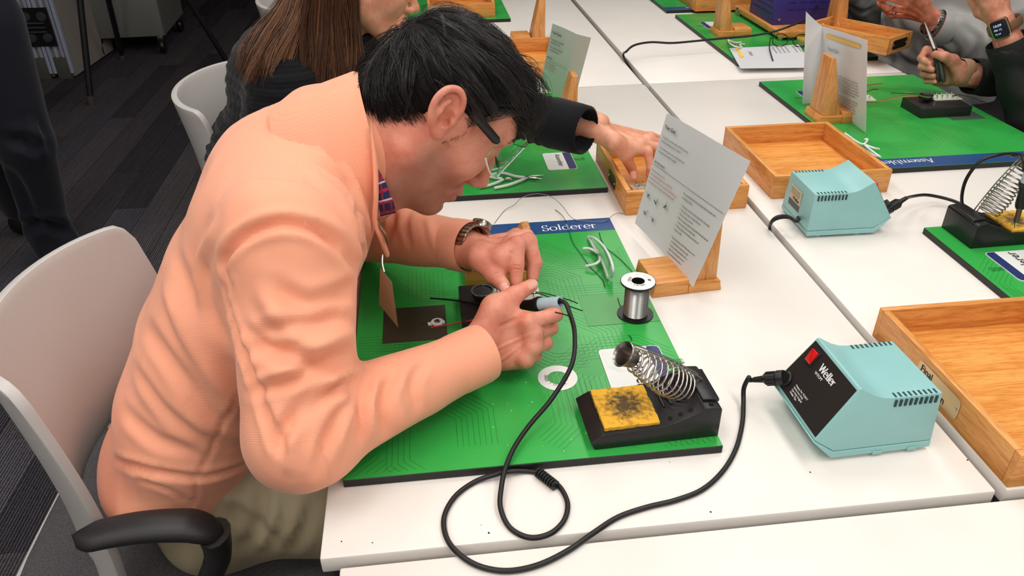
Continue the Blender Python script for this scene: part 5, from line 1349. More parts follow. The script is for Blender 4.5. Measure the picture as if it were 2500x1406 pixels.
# bunches of cloth above the forearm
V_, Q_ = f.mesh(); V_ = relax(V_, Q_, 3, .5)
# neck hole and cuffs are cut open
def cut(Vt, Q, conds):
    keep = np.ones(len(Vt), bool)
    for (p, n, rad) in conds:
        d = (Vt - V3(p)) @ (V3(n) / np.linalg.norm(V3(n))); r = np.linalg.norm(Vt - V3(p), axis=1)
        keep &= ~((d > 0) & (r < rad))
    m = keep[Q].all(1); Q2 = Q[m]; used = np.unique(Q2); mp = np.full(len(Vt), -1); mp[used] = np.arange(len(used)); return Vt[used], mp[Q2]
ar = np.array(WR) - np.array(ER); al = np.array(WL) - np.array(EL)
NK = (-.100, .925, 1.042)
V_, Q_ = cut(V_, Q_, [(WR, ar, .085), (WL, al, .085), ((-.365, .895, .568), (-.42, 0, -1), .5)])
N_ = vnormals(V_, Q_)
MANFOLDS = [
 ([(560, 700), (545, 640), (590, 580), (680, 545), (770, 560), (830, 600)], .0065, .0080),
 ([(545, 690), (575, 800), (610, 900), (640, 985)], .006, .006),
 ([(580, 960), (545, 1040), (510, 1110), (480, 1165)], .0035, .0035),
 ([(640, 985), (670, 1060), (690, 1110)], .006, .006),
 ([(870, 930), (790, 960), (720, 1020), (680, 1080)], .009, .007),
 ([(880, 900), (800, 940), (735, 1010), (712, 1080), (705, 1150)], .006, -.005),
 ([(875, 940), (830, 1010), (790, 1090), (775, 1160)], .007, .006),
 ([(862, 905), (800, 905), (700, 930), (610, 960)], .007, .005),
 ([(865, 830), (780, 850), (690, 905), (640, 930)], .009, -.006),
 ([(850, 880), (760, 880), (680, 850), (600, 860)], .008, .006),
 ([(840, 760), (760, 790), (690, 800), (620, 830)], .009, .006),
 ([(880, 800), (820, 815), (760, 845), (700, 850)], .007, -.004),
 ([(870, 700), (800, 730), (740, 740), (680, 700)], .010, .006),
 ([(640, 720), (690, 790), (760, 820), (860, 810)], .010, -.005),
 ([(600, 800), (660, 860), (740, 890), (830, 870)], .008, .004),
 ([(300, 1130), (380, 1150), (480, 1165), (560, 1150), (640, 1120)], .0055, .0060),
 ([(280, 1120), (330, 1145), (400, 1160)], .006, .005),
 ([(340, 1170), (420, 1200), (470, 1235)], .005, .004),
 ([(470, 1165), (480, 1200), (470, 1240)], .003, .003),
 ([(360, 800), (430, 900), (500, 1000), (560, 1060)], .012, .005),
 ([(400, 700), (450, 820), (520, 920), (590, 990)], .011, -.004),
 ([(330, 900), (400, 1000), (480, 1060), (560, 1090)], .010, .004),
 ([(430, 620), (470, 740), (540, 860), (580, 950)], .012, .004),
 ([(300, 1000), (380, 1070), (470, 1100)], .010, .004),
 ([(500, 640), (510, 740), (560, 840)], .010, .005),
 ([(520, 560), (490, 640), (500, 720)], .012, -.004),
 ([(850, 220), (790, 290), (800, 360), (850, 430), (880, 500)], .0045, .004),
 ([(870, 500), (880, 600), (905, 700)], .006, .004),
 ([(790, 400), (850, 450), (880, 520), (900, 600)], .008, .006),
 ([(760, 420), (830, 480), (870, 560)], .008, -.004),
 ([(780, 560), (850, 620), (900, 700)], .009, .005),
 ([(655, 290), (635, 280), (690, 235), (760, 215)], .003, .0018),
 ([(655, 290), (680, 325), (740, 350), (800, 380)], .003, .0018),
 ([(1040, 880), (1010, 930), (1020, 1000)], .006, .004),
 ([(960, 920), (930, 980), (940, 1060)], .007, .005),
 ([(900, 930), (880, 1000), (880, 1080)], .007, .005),
 ([(990, 900), (970, 960), (985, 1040)], .007, -.003),
 ([(925, 925), (900, 990), (905, 1070)], .007, -.004),
 ([(850, 940), (835, 1030), (830, 1110)], .008, -.004),
 ([(1000, 500), (990, 550), (1000, 600)], .006, .003), ([(1040, 505), (1050, 560), (1060, 610)], .006, -.002),
 ([(950, 490), (960, 540), (940, 590)], .007, .004),
]
V_ = fold(V_, N_, Q_, [(a, w * .92, d * (1.0 if a[0][1] > 1080 and a[0][0] < 400 else 1.35 if w > .004 else 1.2)) for (a, w, d) in MANFOLDS])
# soft random cloth undulation
nn_ = np.array([noise_ for noise_ in ((math.sin(p[0] * 61 + 2.1 * math.sin(p[2] * 37)) * math.sin(p[1] * 53 + 1.7 * math.sin(p[0] * 41)) + .6 * math.sin(p[2] * 83 + p[0] * 59)) for p in V_)])
N_ = vnormals(V_, Q_); V_ = V_ + N_ * (nn_ * .0007)[:, None]
V_ = relax(V_, Q_, 1, .35)
# rib coordinate: distance around the body part so the ribs run along it
def ribcoord(P):
    best = np.full(len(P), 1e9); val = np.zeros(len(P))
    for (line, base, W_) in (([s_[0] for s_ in sp_] + [NK], 0.0, 1.0), ([tuple(np.array(SR) * .6 + np.array(ER) * .4), ER], 3.0, .8), ([ER, WR], 3.35, .8), ([tuple(np.array(SL) * .6 + np.array(EL) * .4), EL], 5.0, .8), ([EL, WL], 5.3, .8)):
        d, t = seg_dist(P, line); L_ = sum(np.linalg.norm(np.array(line[i + 1]) - np.array(line[i])) for i in range(len(line) - 1))
        m = d * W_ - (.05 if base == 0 else 0) < best; best[m] = (d * W_ - (.05 if base == 0 else 0))[m]; val[m] = (base + t * L_)[m]
    return val
pull = npmesh('pullover', V_, Q_, M_KNIT, man, attrs={'rib': ribcoord(V_)})
sol = pull.modifiers.new('s', 'SOLIDIFY'); sol.thickness = .0028; sol.offset = -1
# ---- ribbed cuffs, collar, placket, zip
def ringband(c, axis, side, r1, r2, l, t, name, m, parent, n=48, rb=0.0):
    axis = Vector(axis).normalized(); side = Vector(side); side = (side - axis * side.dot(axis)).normalized(); w = axis.cross(side); rings = []
    prof = [(0, 0), (.15, .9), (.5, 1), (.85, .9), (1, 0), (.96, -1), (.5, -1), (.04, -1)]
    for (u, o) in prof:
        rings.append([Vector(c) + axis * (u * l - l * .5) + (side * math.cos(a) * (r1 + o * t) + w * math.sin(a) * (r2 + o * t)) for a in [2 * PI * k / n for k in range(n)]])
    mb = MB(); mb.loft(rings + [rings[0]], caps=False); return mb.build(name, m, parent, smooth=70)
M_CUFF = cloth_mat('orange_cuff', (250, 178, 140), (236, 150, 114), rib=.7, ribscale=420, bump=.6)
cwr = np.array(WR) - ar / np.linalg.norm(ar) * .012
ringband(cwr, ar, (0, 0, 1), .0362, .0362, .050, .0016, 'cuff', M_KNIT, man)
cwl = np.array(WL) - al / np.linalg.norm(al) * .010
ringband(cwl, al, (0, 0, 1), .0365, .0365, .040, .0016, 'cuff', M_KNIT, man)
# collar: standing band around the neck, open at the front with a zip
cx = []
HO = np.array((.016, .940, 1.074)); HF = np.array((.669, 0, -.743)); HU = np.array((.743, 0, .669)); HS = np.array((0, -1.0, 0))
def col_pt(a, v):
    """a: angle round the neck from the nape, v: 0 base..1 top"""
    base = np.array((-.112, .925, 1.004)); top = np.array((-.064, .928, 1.028))
    axn = (top - base) / np.linalg.norm(top - base)
    up = np.array((-.55, 0, .83)); up = up - axn * (up @ axn); up /= np.linalg.norm(up); sd = np.array((0, -1, 0))
    c = base + (top - base) * v; r = .090 - .012 * v
    droop = (1 - math.cos(a)) * .5
    return c + up * math.cos(a) * (r + .006) + sd * math.sin(a) * r + axn * (.018 * (1 - droop)) * v + np.array((-.022, 0, -.018)) * droop ** 1.5 + np.array((-.022, 0, .0)) * droop ** 3
mb = MB(); rings = []; NA = 46
for side_ in (1, -1):
    R0 = []
    for i in range(NA):
        a = side_ * (i / (NA - 1)) * 2.45; row = []
        for (v, o) in ((-.45, -.004), (-.2, .001), (.2, .0035), (.6, .0038), (1.0, .0040), (1.12, .0015), (1.12, -.001), (1.0, -.003), (.5, -.003), (-.45, -.006)):
            p = col_pt(a, v); c = col_pt(a + PI, v); d = (p - (p + c) / 2); d = d / np.linalg.norm(d); row.append(Vector(p + d * o))
        R0.append(row)
    mb.loft(R0, closed=True, caps=True)
colr = mb.build('collar', M_KNIT, man, smooth=70)
def addrib(o, d, sc=1.0):
    me = o.data; n = len(me.vertices); co = np.zeros(n * 3, dtype=np.float32); me.vertices.foreach_get('co', co); at = me.attributes.new('rib', 'FLOAT', 'POINT'); at.data.foreach_set('value', (co.reshape(-1, 3) @ np.array(d, dtype=np.float32) * sc).astype(np.float32))
addrib(colr, (.3, .2, -.93))
for o_ in man.children:
    if o_.name.startswith('cuff'): addrib(o_, (.4, .8, .4))
zp = MB(); zl = [Yp(x, y, yy) for x, y, yy in ((917, 535, .845), (928, 552, .843), (940, 572, .845), (945, 590, .85))]
zp.tube(spline(zl, 5), .0022, 8); zp.build('zip', mat('zip_metal', (170, 140, 110), .3, metal=.9), man, smooth=70)
pk = MB(); pl_ = [Yp(x, y, yy) for x, y, yy in ((905, 300, .852), (916, 400, .842), (918, 480, .838), (915, 540, .842), (930, 580, .85), (945, 620, .87))]
pn_ = spline(pl_, 6); pk.tube(pn_, [.0052 * min(1, (i + .6) / 6) for i in range(len(pn_))], 10, flat=.6); pk.build('placket_edge', M_KNIT, man, smooth=70)
# checked shirt collar showing inside
M_CHK = mat('check_shirt', (40, 44, 90), .8)
nt, N, L, P = nodes(M_CHK); tc = N.new('ShaderNodeTexCoord'); sx_ = N.new('ShaderNodeSeparateXYZ'); L.new(tc.outputs['Object'], sx_.inputs[0])
def stripes(sock, freq, w, off):
    a = N.new('ShaderNodeMath'); a.operation = 'MULTIPLY_ADD'; a.inputs[1].default_value = freq; a.inputs[2].default_value = off; L.new(sock, a.inputs[0])
    b_ = N.new('ShaderNodeMath'); b_.operation = 'FRACT'; L.new(a.outputs[0], b_.inputs[0]); c_ = N.new('ShaderNodeMath'); c_.operation = 'LESS_THAN'; c_.inputs[1].default_value = w; L.new(b_.outputs[0], c_.inputs[0]); return c_.outputs[0]
mxa = N.new('ShaderNodeMix'); mxa.data_type = 'RGBA'; mxa.inputs[6].default_value = srgb(38, 44, 92); mxa.inputs[7].default_value = srgb(178, 44, 74); L.new(stripes(sx_.outputs['Z'], 62, .28, .2), mxa.inputs[0])
mxb = N.new('ShaderNodeMix'); mxb.data_type = 'RGBA'; mxb.inputs[7].default_value = srgb(150, 40, 70); L.new(mxa.outputs[2], mxb.inputs[6]); L.new(stripes(sx_.outputs['X'], 110, .25, .3), mxb.inputs[0])
mxc = N.new('ShaderNodeMix'); mxc.data_type = 'RGBA'; mxc.inputs[7].default_value = srgb(215, 205, 220); L.new(mxb.outputs[2], mxc.inputs[6]); L.new(stripes(sx_.outputs['Z'], 41, .10, .65), mxc.inputs[0]); L.new(mxc.outputs[2], P.inputs['Base Color'])
sc = MB(); A_ = [Yp(x, y, yy) for x, y, yy in ((922, 410, .846), (924, 450, .845), (926, 490, .847), (930, 532, .855))]; B_ = [Yp(x, y, yy) for x, y, yy in ((924, 412, .850), (944, 450, .852), (960, 490, .856), (967, 520, .862))]
sc.loft([[a for a in A_] , [b for b in B_]], closed=False, caps=False)
so_ = sc.build('shirt_collar', M_CHK, man, smooth=40); so_.modifiers.new('s', 'SOLIDIFY').thickness = .002
# ---- badge
bd = MB(); q = [Yp(928, 655, .84), Yp(957, 690, .835), Yp(972, 800, .84), Yp(925, 742, .85)]
bd.add(q + [p + Vector((0, .0012, 0)) for p in q], [(0, 1, 2, 3), (7, 6, 5, 4), (0, 4, 5, 1), (1, 5, 6, 2), (2, 6, 7, 3), (3, 7, 4, 0)])
bd.build('badge', mat('badge_card', (176, 140, 108), .35), man, smooth=0)
MB().tube(spline([Yp(936, 600, .87), Yp(933, 640, .85), Yp(938, 664, .84)], 5), .0012, 8).build('badge_clip', M_STEEL, man)

# ---- head
def HP(f_, s_, u_): return HO + HF * f_ + HS * s_ + HU * u_
HR = (HF, HS, HU)
def head_prims(f, HP, HR, fem=False):
    f.ell(HP(.000, 0, .030), HR, (.080, .071, .067), .01); f.ell(HP(-.024, 0, .022), HR, (.058, .066, .058), .02); f.ell(HP(.042, 0, .040), HR, (.046, .055, .046), .03)
    f.ell(HP(.042, 0, -.022), HR, (.056, .058, .082), .03)
    for s_ in (-1, 1):
        f.cone(HP(.004, s_ * .050, -.058), HP(.078, s_ * .014, -.103), .019, .016, .03)
        f.cone(HP(.004, s_ * .054, -.050), HP(.010, s_ * .060, .01), .016, .014, .03)
        f.ell(HP(.058, s_ * .040, -.022), HR, (.028, .020, .026), .022)
        f.cone(HP(.082, s_ * .040, .032), HP(.092, s_ * .010, .030), .008, .009, .012)
        f.ell(HP(.093, s_ * .033, .012), HR, (.010, .017, .011), .012, 's')
    f.cone(HP(.070, 0, -.095), HP(.088, 0, -.104), .022, .015, .02)
    f.ell(HP(.080, 0, -.068), HR, (.024, .028, .026), .015)
    f.cone(HP(.091, 0, .018), HP(.112, 0, -.030), .0065, .0085, .008); f.ell(HP(.1155, 0, -.037), HR, (.0105, .0098, .0095), .006)
    for s_ in (-1, 1):
        f.ell(HP(.1035, s_ * .0115, -.042), HR, (.0105, .0068, .0072), .005)
        f.ell(HP(.1075, s_ * .0068, -.0490), HR, (.0050, .0030, .0040), .002, 's')
        f.ell(HP(.079, s_ * .031, .010), HR, (.0128, .0145, .0120), .004)
        f.cone(HP(.094, s_ * .018, -.050), HP(.084, s_ * .030, -.066), .0035, .002, .006, 's')
    f.ell(HP(.1025, 0, -.0655), HR, (.0065, .0215, .0052), .004); f.ell(HP(.1015, 0, -.0775), HR, (.0068, .0185, .0058), .004)
    f.ell(HP(.108, 0, -.0713), HR, (.0055, .024, .0013), .003, 's'); f.ell(HP(.100, 0, -.090), HR, (.007, .016, .004), .006, 's')
f = Field((-.17, .80, .86), (.17, 1.07, 1.22), .0024)
head_prims(f, HP, HR)
nb = np.array((-.140, .925, .995)); f.cone(HP(-.026, 0, -.020), nb, .055, .062, .03); f.cone(HP(.018, 0, -.060), nb + np.array((.03, 0, -.03)), .046, .060, .03)
V1, Q1 = f.mesh(); V1 = relax(V1, Q1, 2, .5)
# ear at finer grain
def ear(s_, sc=1.0, OR=HP, RR=HR, h=.0011):
    c = OR(-.004, s_ * .0755, .012)
    g = Field(c - .045, c + .045, h)
    ct, st_ = math.cos(.42), math.sin(.42); RE = (RR[0] * ct + RR[2] * st_, RR[1], RR[2] * ct - RR[0] * st_)
    E = lambda a, b, d=0.0: OR(-.004 + (a * ct - b * st_) * sc, s_ * (.0755 + d * sc), .012 + (a * st_ + b * ct) * sc)
    hel = [(.010, -.004, .004), (.014, .010, .007), (.012, .024, .009), (.003, .033, .012), (-.009, .031, .014), (-.017, .020, .016), (-.019, .006, .016), (-.016, -.008, .014), (-.010, -.019, .010), (-.002, -.026, .006)]
    hs = spline(hel, 4)
    g.ell(E(-.003, .002, .006), RE, tuple(sc * q for q in (.0175, .0062, .029)), .006)
    g.cone(E(.004, -.004, -.008), E(-.004, .0, .006), .014, .013, .008)
    for i in range(len(hs) - 1): g.cone(E(hs[i].x, hs[i].y, hs[i].z), E(hs[i + 1].x, hs[i + 1].y, hs[i + 1].z), .0036, .0036, .0022)
    g.ell(E(-.002, -.024, .006), RE, tuple(sc * q for q in (.0085, .0045, .0090)), .005)
    g.ell(E(.0005, -.003, .0125), RE, tuple(sc * q for q in (.0100, .0085, .0115)), .003, 's')
    g.ell(E(.002, .015, .0150), RE, tuple(sc * q for q in (.0085, .0062, .0120)), .004, 's')
    anti = [(-.010, -.012, .011), (-.0115, .0, .0125), (-.008, .010, .0125), (-.002, .018, .0115)]; as_ = spline(anti, 4)
    for i in range(len(as_) - 1): g.cone(E(as_[i].x, as_[i].y, as_[i].z), E(as_[i + 1].x, as_[i + 1].y, as_[i + 1].z), .0026, .0026, .002)
    g.ell(E(.0098, -.006, .0070), RE, tuple(sc * q for q in (.0040, .0042, .0062)), .003)
    g.ell(E(.0035, -.009, .008), RE, tuple(sc * q for q in (.0035, .006, .0040)), .002, 's')
    V2, Q2 = g.mesh(); return relax(V2, Q2, 2, .5), Q2
parts = [(V1, Q1), ear(1, .99), ear(-1, .99)]
# ---- hands (joints placed in the scene)
def P(px, py, z): return np.array(Z(px, py, z))
g = Field((.0, .66, .735), (.22, .90, .90), .0017)
Wr = P(1168, 862, .795)
mc = [P(1290, 788, .826), P(1304, 818, .811), P(1302, 850, .796), P(1284, 880, .780)]
po = np.array((-.004, .020, -.012))
fg = [[P(1356, 768, .824), P(1330, 748, .818), P(1296, 742, .808)],
      [P(1345, 800, .800), P(1318, 776, .795), P(1280, 770, .792)],
      [P(1332, 838, .784), P(1300, 812, .780), P(1268, 800, .782)],
      [P(1308, 868, .767), P(1284, 846, .765), P(1258, 832, .770)]]
th = [P(1210, 755, .838), P(1254, 722, .848), P(1297, 697, .850)]
hand_field(g, Wr, mc, fg, th, po, forearm=np.array(WR) - ar * .35)
g.cone(Wr + po * .6, th[0], .021, .016, .014)
g.cone(th[0], mc[0] + po * .6, .012, .010, .014)
for i in range(4): g.cone(mc[i] + np.array((0, 0, .001)), mc[i] + np.array((0, 0, .001)), .0112, .0112, .010)
V3_, Q3 = g.mesh(); V3_ = relax(V3_, Q3, 2, .5); N3 = vnormals(V3_, Q3)
V3_ = fold(V3_, N3, Q3, [([(1190, 900), (1240, 868), (1285, 830)], .0022, -.0009), ([(1200, 860), (1250, 835), (1300, 815)], .002, -.0008), ([(1215, 800), (1260, 780), (1290, 770)], .003, .001), ([(1240, 715), (1248, 730)], .0012, .0007), ([(1250, 711), (1258, 727)], .0012, .0007), ([(1310, 790), (1330, 800), (1345, 795)], .002, .0012)])
parts.append((V3_, Q3))
g = Field((-.02, .80, .78), (.20, 1.06, .93), .0017)
Wl = P(1142, 592, .862)
mcl = [P(1222, 612, .884), P(1238, 590, .886), P(1250, 573, .880), P(1258, 560, .868)]
pol = np.array((.002, -.004, -.019))
fgl = [[P(1262, 597, .888), P(1262, 648, .866), P(1261, 690, .846)],
       [P(1290, 590, .882), P(1306, 642, .858), P(1300, 676, .842)],
       [P(1284, 578, .872), P(1298, 610, .850), P(1290, 650, .838)],
       [P(1270, 580, .858), P(1280, 606, .842), P(1272, 634, .832)]]
thl = [P(1178, 628, .868), P(1206, 668, .856), P(1230, 698, .848)]
hand_field(g, Wl, mcl, fgl, thl, pol, forearm=np.array(WL) - al * .4, wr=(.028, .024), rf=.0104)
g.cone(thl[0], mcl[0] + pol * .5, .016, .013, .014); g.cone(thl[0], thl[1], .0155, .0125, .006); g.cone(Wl + pol * .6, thl[0], .022, .0175, .01)
V4, Q4 = g.mesh(); V4 = relax(V4, Q4, 2, .5); N4 = vnormals(V4, Q4)
V4 = fold(V4, N4, Q4, [([(1206, 672), (1222, 664)], .0012, .0009), ([(1208, 680), (1226, 672)], .0012, .0008), ([(1245, 600), (1240, 612), (1250, 620)], .0016, .001), ([(1252, 648), (1272, 650)], .0013, .0008), ([(1253, 656), (1272, 658)], .0013, .0007), ([(1150, 585), (1190, 575), (1230, 575)], .003, -.0008)])
parts.append((V4, Q4))
# trunk and legs inside the clothes, one surface with the rest
b = Field((-.60, .58, .0), (.35, 1.25, 1.06), .011)
for i in range(len(sp_) - 1):
    a, c = sp_[i], sp_[i + 1]; b.fcone(a[0], c[0], (0, 1, 0), a[1] - .03, c[1] - .03, a[2] - .032, c[2] - .032, .02)
for (S_, E2, W2) in ((SR, ER, WR), (SL, EL, WL)):
    b.cone(S_, E2, .052, .042, .03); b.cone(E2, W2, .042, .027, .02); b.cone(S_, (-.165, .92, .955), .05, .055, .03)
b.cone((-.145, .92, .965), HP(-.03, 0, -.03), .055, .056, .03)
V5, Q5 = b.mesh(); V5 = relax(V5, Q5, 1)
parts.append((V5, Q5))
VB, QB = joinVQ(parts)
lf = (VB - HO) @ HF; ls = (VB - HO) @ HS; lu = (VB - HO) @ HU
stb = np.clip((lf + .005) / .03, 0, 1) * np.clip((-.012 - lu - .25 * (lf - .03)) / .03, 0, 1) * np.clip((lu + .135) / .02, 0, 1) * np.clip((.125 - lf) / .01, 0, 1) * .62
stb *= 1 - .8 * np.exp(-((lf - .100) ** 2 + (ls) ** 2 + (lu + .071) ** 2) / .018 ** 2)
stb[len(V1):] = 0
body = npmesh('body', VB, QB, M_SKIN, man, attrs={'stubble': stb})
for (c, d, up) in ((P(1299, 693, .8585), P(1310, 686, .86) - P(1280, 703, .855), FW * -1 + np.array((0, 0, .6))), (P(1232, 703, .8535), P(1238, 712, .848) - P(1222, 690, .856), -FW)):
    nail(c, d, up, m=M_NAIL, parent=man)
# mouth line, lashes, brow
M_LIP = mat('lip', (176, 96, 88), .45)
mb = MB(); mb.tube(spline([HP(.090, .018, -.0735), HP(.101, .010, -.0712), HP(.1045, 0, -.0708), HP(.101, -.010, -.0712), HP(.090, -.018, -.0735)], 5), .0016, 8); mb.build('mouth', M_LIP, man)
mb = MB()
for s_ in (-1, 1):
    for k in range(16):
        a = k / 15; r0 = HP(.0935, s_ * (.022 + .020 * a), .0065 - .003 * a); mb.tube([r0, r0 + HF * .006 - HU * .003 + HS * s_ * .002, r0 + HF * .010 - HU * .002 + HS * s_ * .004], [.0003, .00025, .0001], 4)
mb.build('eyelash', M_HAIR, man)['kind'] = 'stuff'
mb = MB()
for s_ in (-1, 1):
    for k in range(70):
        a = rng.random(); r0 = HP(.1005 - .016 * a + rng.uniform(-.001, .001), s_ * (.012 + .034 * a), .0325 + .004 * math.sin(a * 3) + rng.uniform(-.003, .003)); e_ = HS * s_ * .008 + HU * rng.uniform(-.001, .003) - HF * .001
        mb.tube([r0, r0 + e_ * .5 + HF * .001, r0 + e_], [.0004, .0004, .0001], 4)
mb.build('eyebrow', M_HAIR, man)['kind'] = 'stuff'
# ---- glasses (worn)
g_arm = [HP(-.016, .0795, .030), HP(-.008, .0800, .034), HP(.010, .0795, .0295), HP(.030, .0770, .0275), HP(.052, .0735, .0265), HP(.072, .0700, .0255)]
sfg = MB()
def armbox(sgn):
    mb = MB(); pts = [HP(p_[0], sgn * p_[1], p_[2]) for p_ in ((-.040, .0755, .030), (-.026, .0790, .034), (-.008, .0800, .036), (.008, .0795, .0350), (.018, .0795, .0342))]
    mb.tube(spline(pts, 6), .0024, 10, flat=.6); mb2 = MB()
    a, b_ = HP(.014, sgn * .0795, .0345), HP(.066, sgn * .0770, .0300)
    ax_ = (b_ - a) / np.linalg.norm(b_ - a); up = np.cross(HS * sgn, ax_); up /= np.linalg.norm(up)
    rings = []
    for t in np.linspace(0, 1, 12):
        k = min(1, (t + .03) * 8, (1.03 - t) * 8) ** .5; c = a + (b_ - a) * t
        rings.append([Vector(c + up * math.cos(q) * .0056 * k + HS * sgn * math.sin(q) * .0026 * k) for q in [2 * PI * j / 14 for j in range(14)]])
    mb2.loft(rings); return mb, mb2
gl_ = None
for sgn in (1, -1):
    m1, m2 = armbox(sgn)
    o = m2.build('safety_glasses', M_BLACK, man, smooth=60) if gl_ is None else m2.build('temple_sleeve', M_BLACK, gl_ if gl_ else man, smooth=60)
    if gl_ is None:
        gl_ = o; o['label'] = 'worn safety glasses with black temples and clear wraparound lens'
    m1.build('temple_arm', M_BLACK, gl_, smooth=60)
def lens_pt(a, v, off=0.0):
    """wraparound lens: a across (-1..1), v down 0..1"""
    ang = a * 1.36; R = .070; f_ = .052 + (R + off) * math.cos(ang) * .92; s_ = (R + off) * math.sin(ang) * 1.10
    dip = .012 * math.exp(-(a / .13) ** 2)
    u = .044 - .056 * v * (1 - .42 * abs(a) ** 3) + (dip * v ** 3) * 1.4
    return HP(f_ + .004 * v, s_, u - .006 * abs(a) ** 2)
mb = MB(); na, nv = 40, 12; VV = [lens_pt(i / na * 2 - 1, j / nv) for i in range(na + 1) for j in range(nv + 1)] + [lens_pt(i / na * 2 - 1, j / nv, -.0016) for i in range(na + 1) for j in range(nv + 1)]
FF = []; K_ = (na + 1) * (nv + 1)
for i in range(na):
    for j in range(nv):
        a = i * (nv + 1) + j; FF += [(a, a + nv + 1, a + nv + 2, a + 1), (K_ + a, K_ + a + 1, K_ + a + nv + 2, K_ + a + nv + 1)]
for i in range(na):
    for j in (0, nv):
        a = i * (nv + 1) + j; FF.append((a, a + nv + 1, K_ + a + nv + 1, K_ + a))
for j in range(nv):
    for i in (0, na):
        a = i * (nv + 1) + j; FF.append((a, a + 1, K_ + a + 1, K_ + a))
mb.add(VV, FF); mb.build('lens', M_LENS, gl_, smooth=50)
mb = MB(); mb.tube([lens_pt(i / na * 2 - 1, 1) for i in range(na + 1)], .0011, 8); mb.build('lens_rim', M_CLEARW, gl_, smooth=70)
# ---- watch on the far wrist
def bracelet(c, axis, side, r1, r2, name, m, parent, face=True, w=.0072, t=.0014, n=30, face_ang=0.0, fr=.0165):
    axis = Vector(axis).normalized(); side = Vector(side); side = (side - axis * side.dot(axis)).normalized(); wv = axis.cross(side); root = None
    base = ringband(c, axis, side, r1, r2, w * 2, t * .7, name, m, parent, 40)
    for k in range(n):
        a = 2 * PI * k / n; p = Vector(c) + side * math.cos(a) * (r1 + t) + wv * math.sin(a) * (r2 + t); nn = (side * math.cos(a) + wv * math.sin(a)).normalized(); tt = axis.cross(nn)
        hw = PI * r1 / n * .82; mb = MB(); q = [p + tt * x + axis * y for x, y in ((-hw, -w), (hw, -w), (hw, w), (-hw, w))]
        mb.hull8([v - nn * t for v in q], [v + nn * t for v in q]); mb.build('link', m, base, bevel=.0004, seg=1)
    if face:
        a = face_ang; nn = (side * math.cos(a) + wv * math.sin(a)).normalized(); p = Vector(c) + nn * (r1 + t)
        M = Matrix.Translation(p) @ Vector((0, 0, 1)).rotation_difference(nn).to_matrix().to_4x4()
        MB().lathe([(0, -.003), (fr, -.003), (fr + .001, .002), (fr, .006), (fr - .003, .0075), (0, .0068)], 32, M).build('watch_case', m, base)
        MB().lathe([(0, .0070), (fr - .004, .0070), (fr - .0045, .0078), (0, .0078)], 32, M).build('dial', mat('dial_dark', (30, 32, 36), .15), base)
    return base
M_GUN = mat('bracelet_steel', (186, 180, 168), .25, metal=1.0)
bw = bracelet(np.array(WL) + al / np.linalg.norm(al) * .014, al, (0, 0, 1), .0315, .0285, 'wrist_watch', M_GUN, man, face_ang=-.75, fr=.0138)
# ---- hair: cap grown over the scalp, then locks
f = Field((-.17, .80, .93), (.17, 1.08, 1.24), .0026)
f.ell(HP(-.001, 0, .030), HR, (.0845, .077, .0715), .01); f.ell(HP(-.025, 0, .021), HR, (.0625, .0715, .063), .02); f.ell(HP(.036, 0, .046), HR, (.050, .060, .048), .02)
f.ell(HP(-.046, 0, -.024), HR, (.045, .063, .056), .02)
# front and face side removed
for s_ in (-1, 1):
    f.ell(HP(.072, s_ * .060, -.004), HR, (.052, .040, (.082 if s_ > 0 else .060)), .006, 's')
    f.ell(HP(.010, s_ * .085, -.030), HR, (.024, .024, .044), .006, 's')
    f.ell(HP(-.016, s_ * .080, -.060), HR, (.034, .032, .036), .008, 's')
f.ell(HP(.105, 0, .020), HR, (.036, .062, .052), .006, 's')
f.ell(HP(.050, 0, -.060), HR, (.085, .075, .070), .006, 's')
Vh, Qh = f.mesh(); Vh = relax(Vh, Qh, 2)
WH = np.array(HP(-.150, 0, .070))
M_CAP = mat('hair_under', (18, 15, 15), .75, spec=.2)
Nh = vnormals(Vh, Qh)
hl = [(Vh - HO) @ a for a in (HF, HS, HU)]
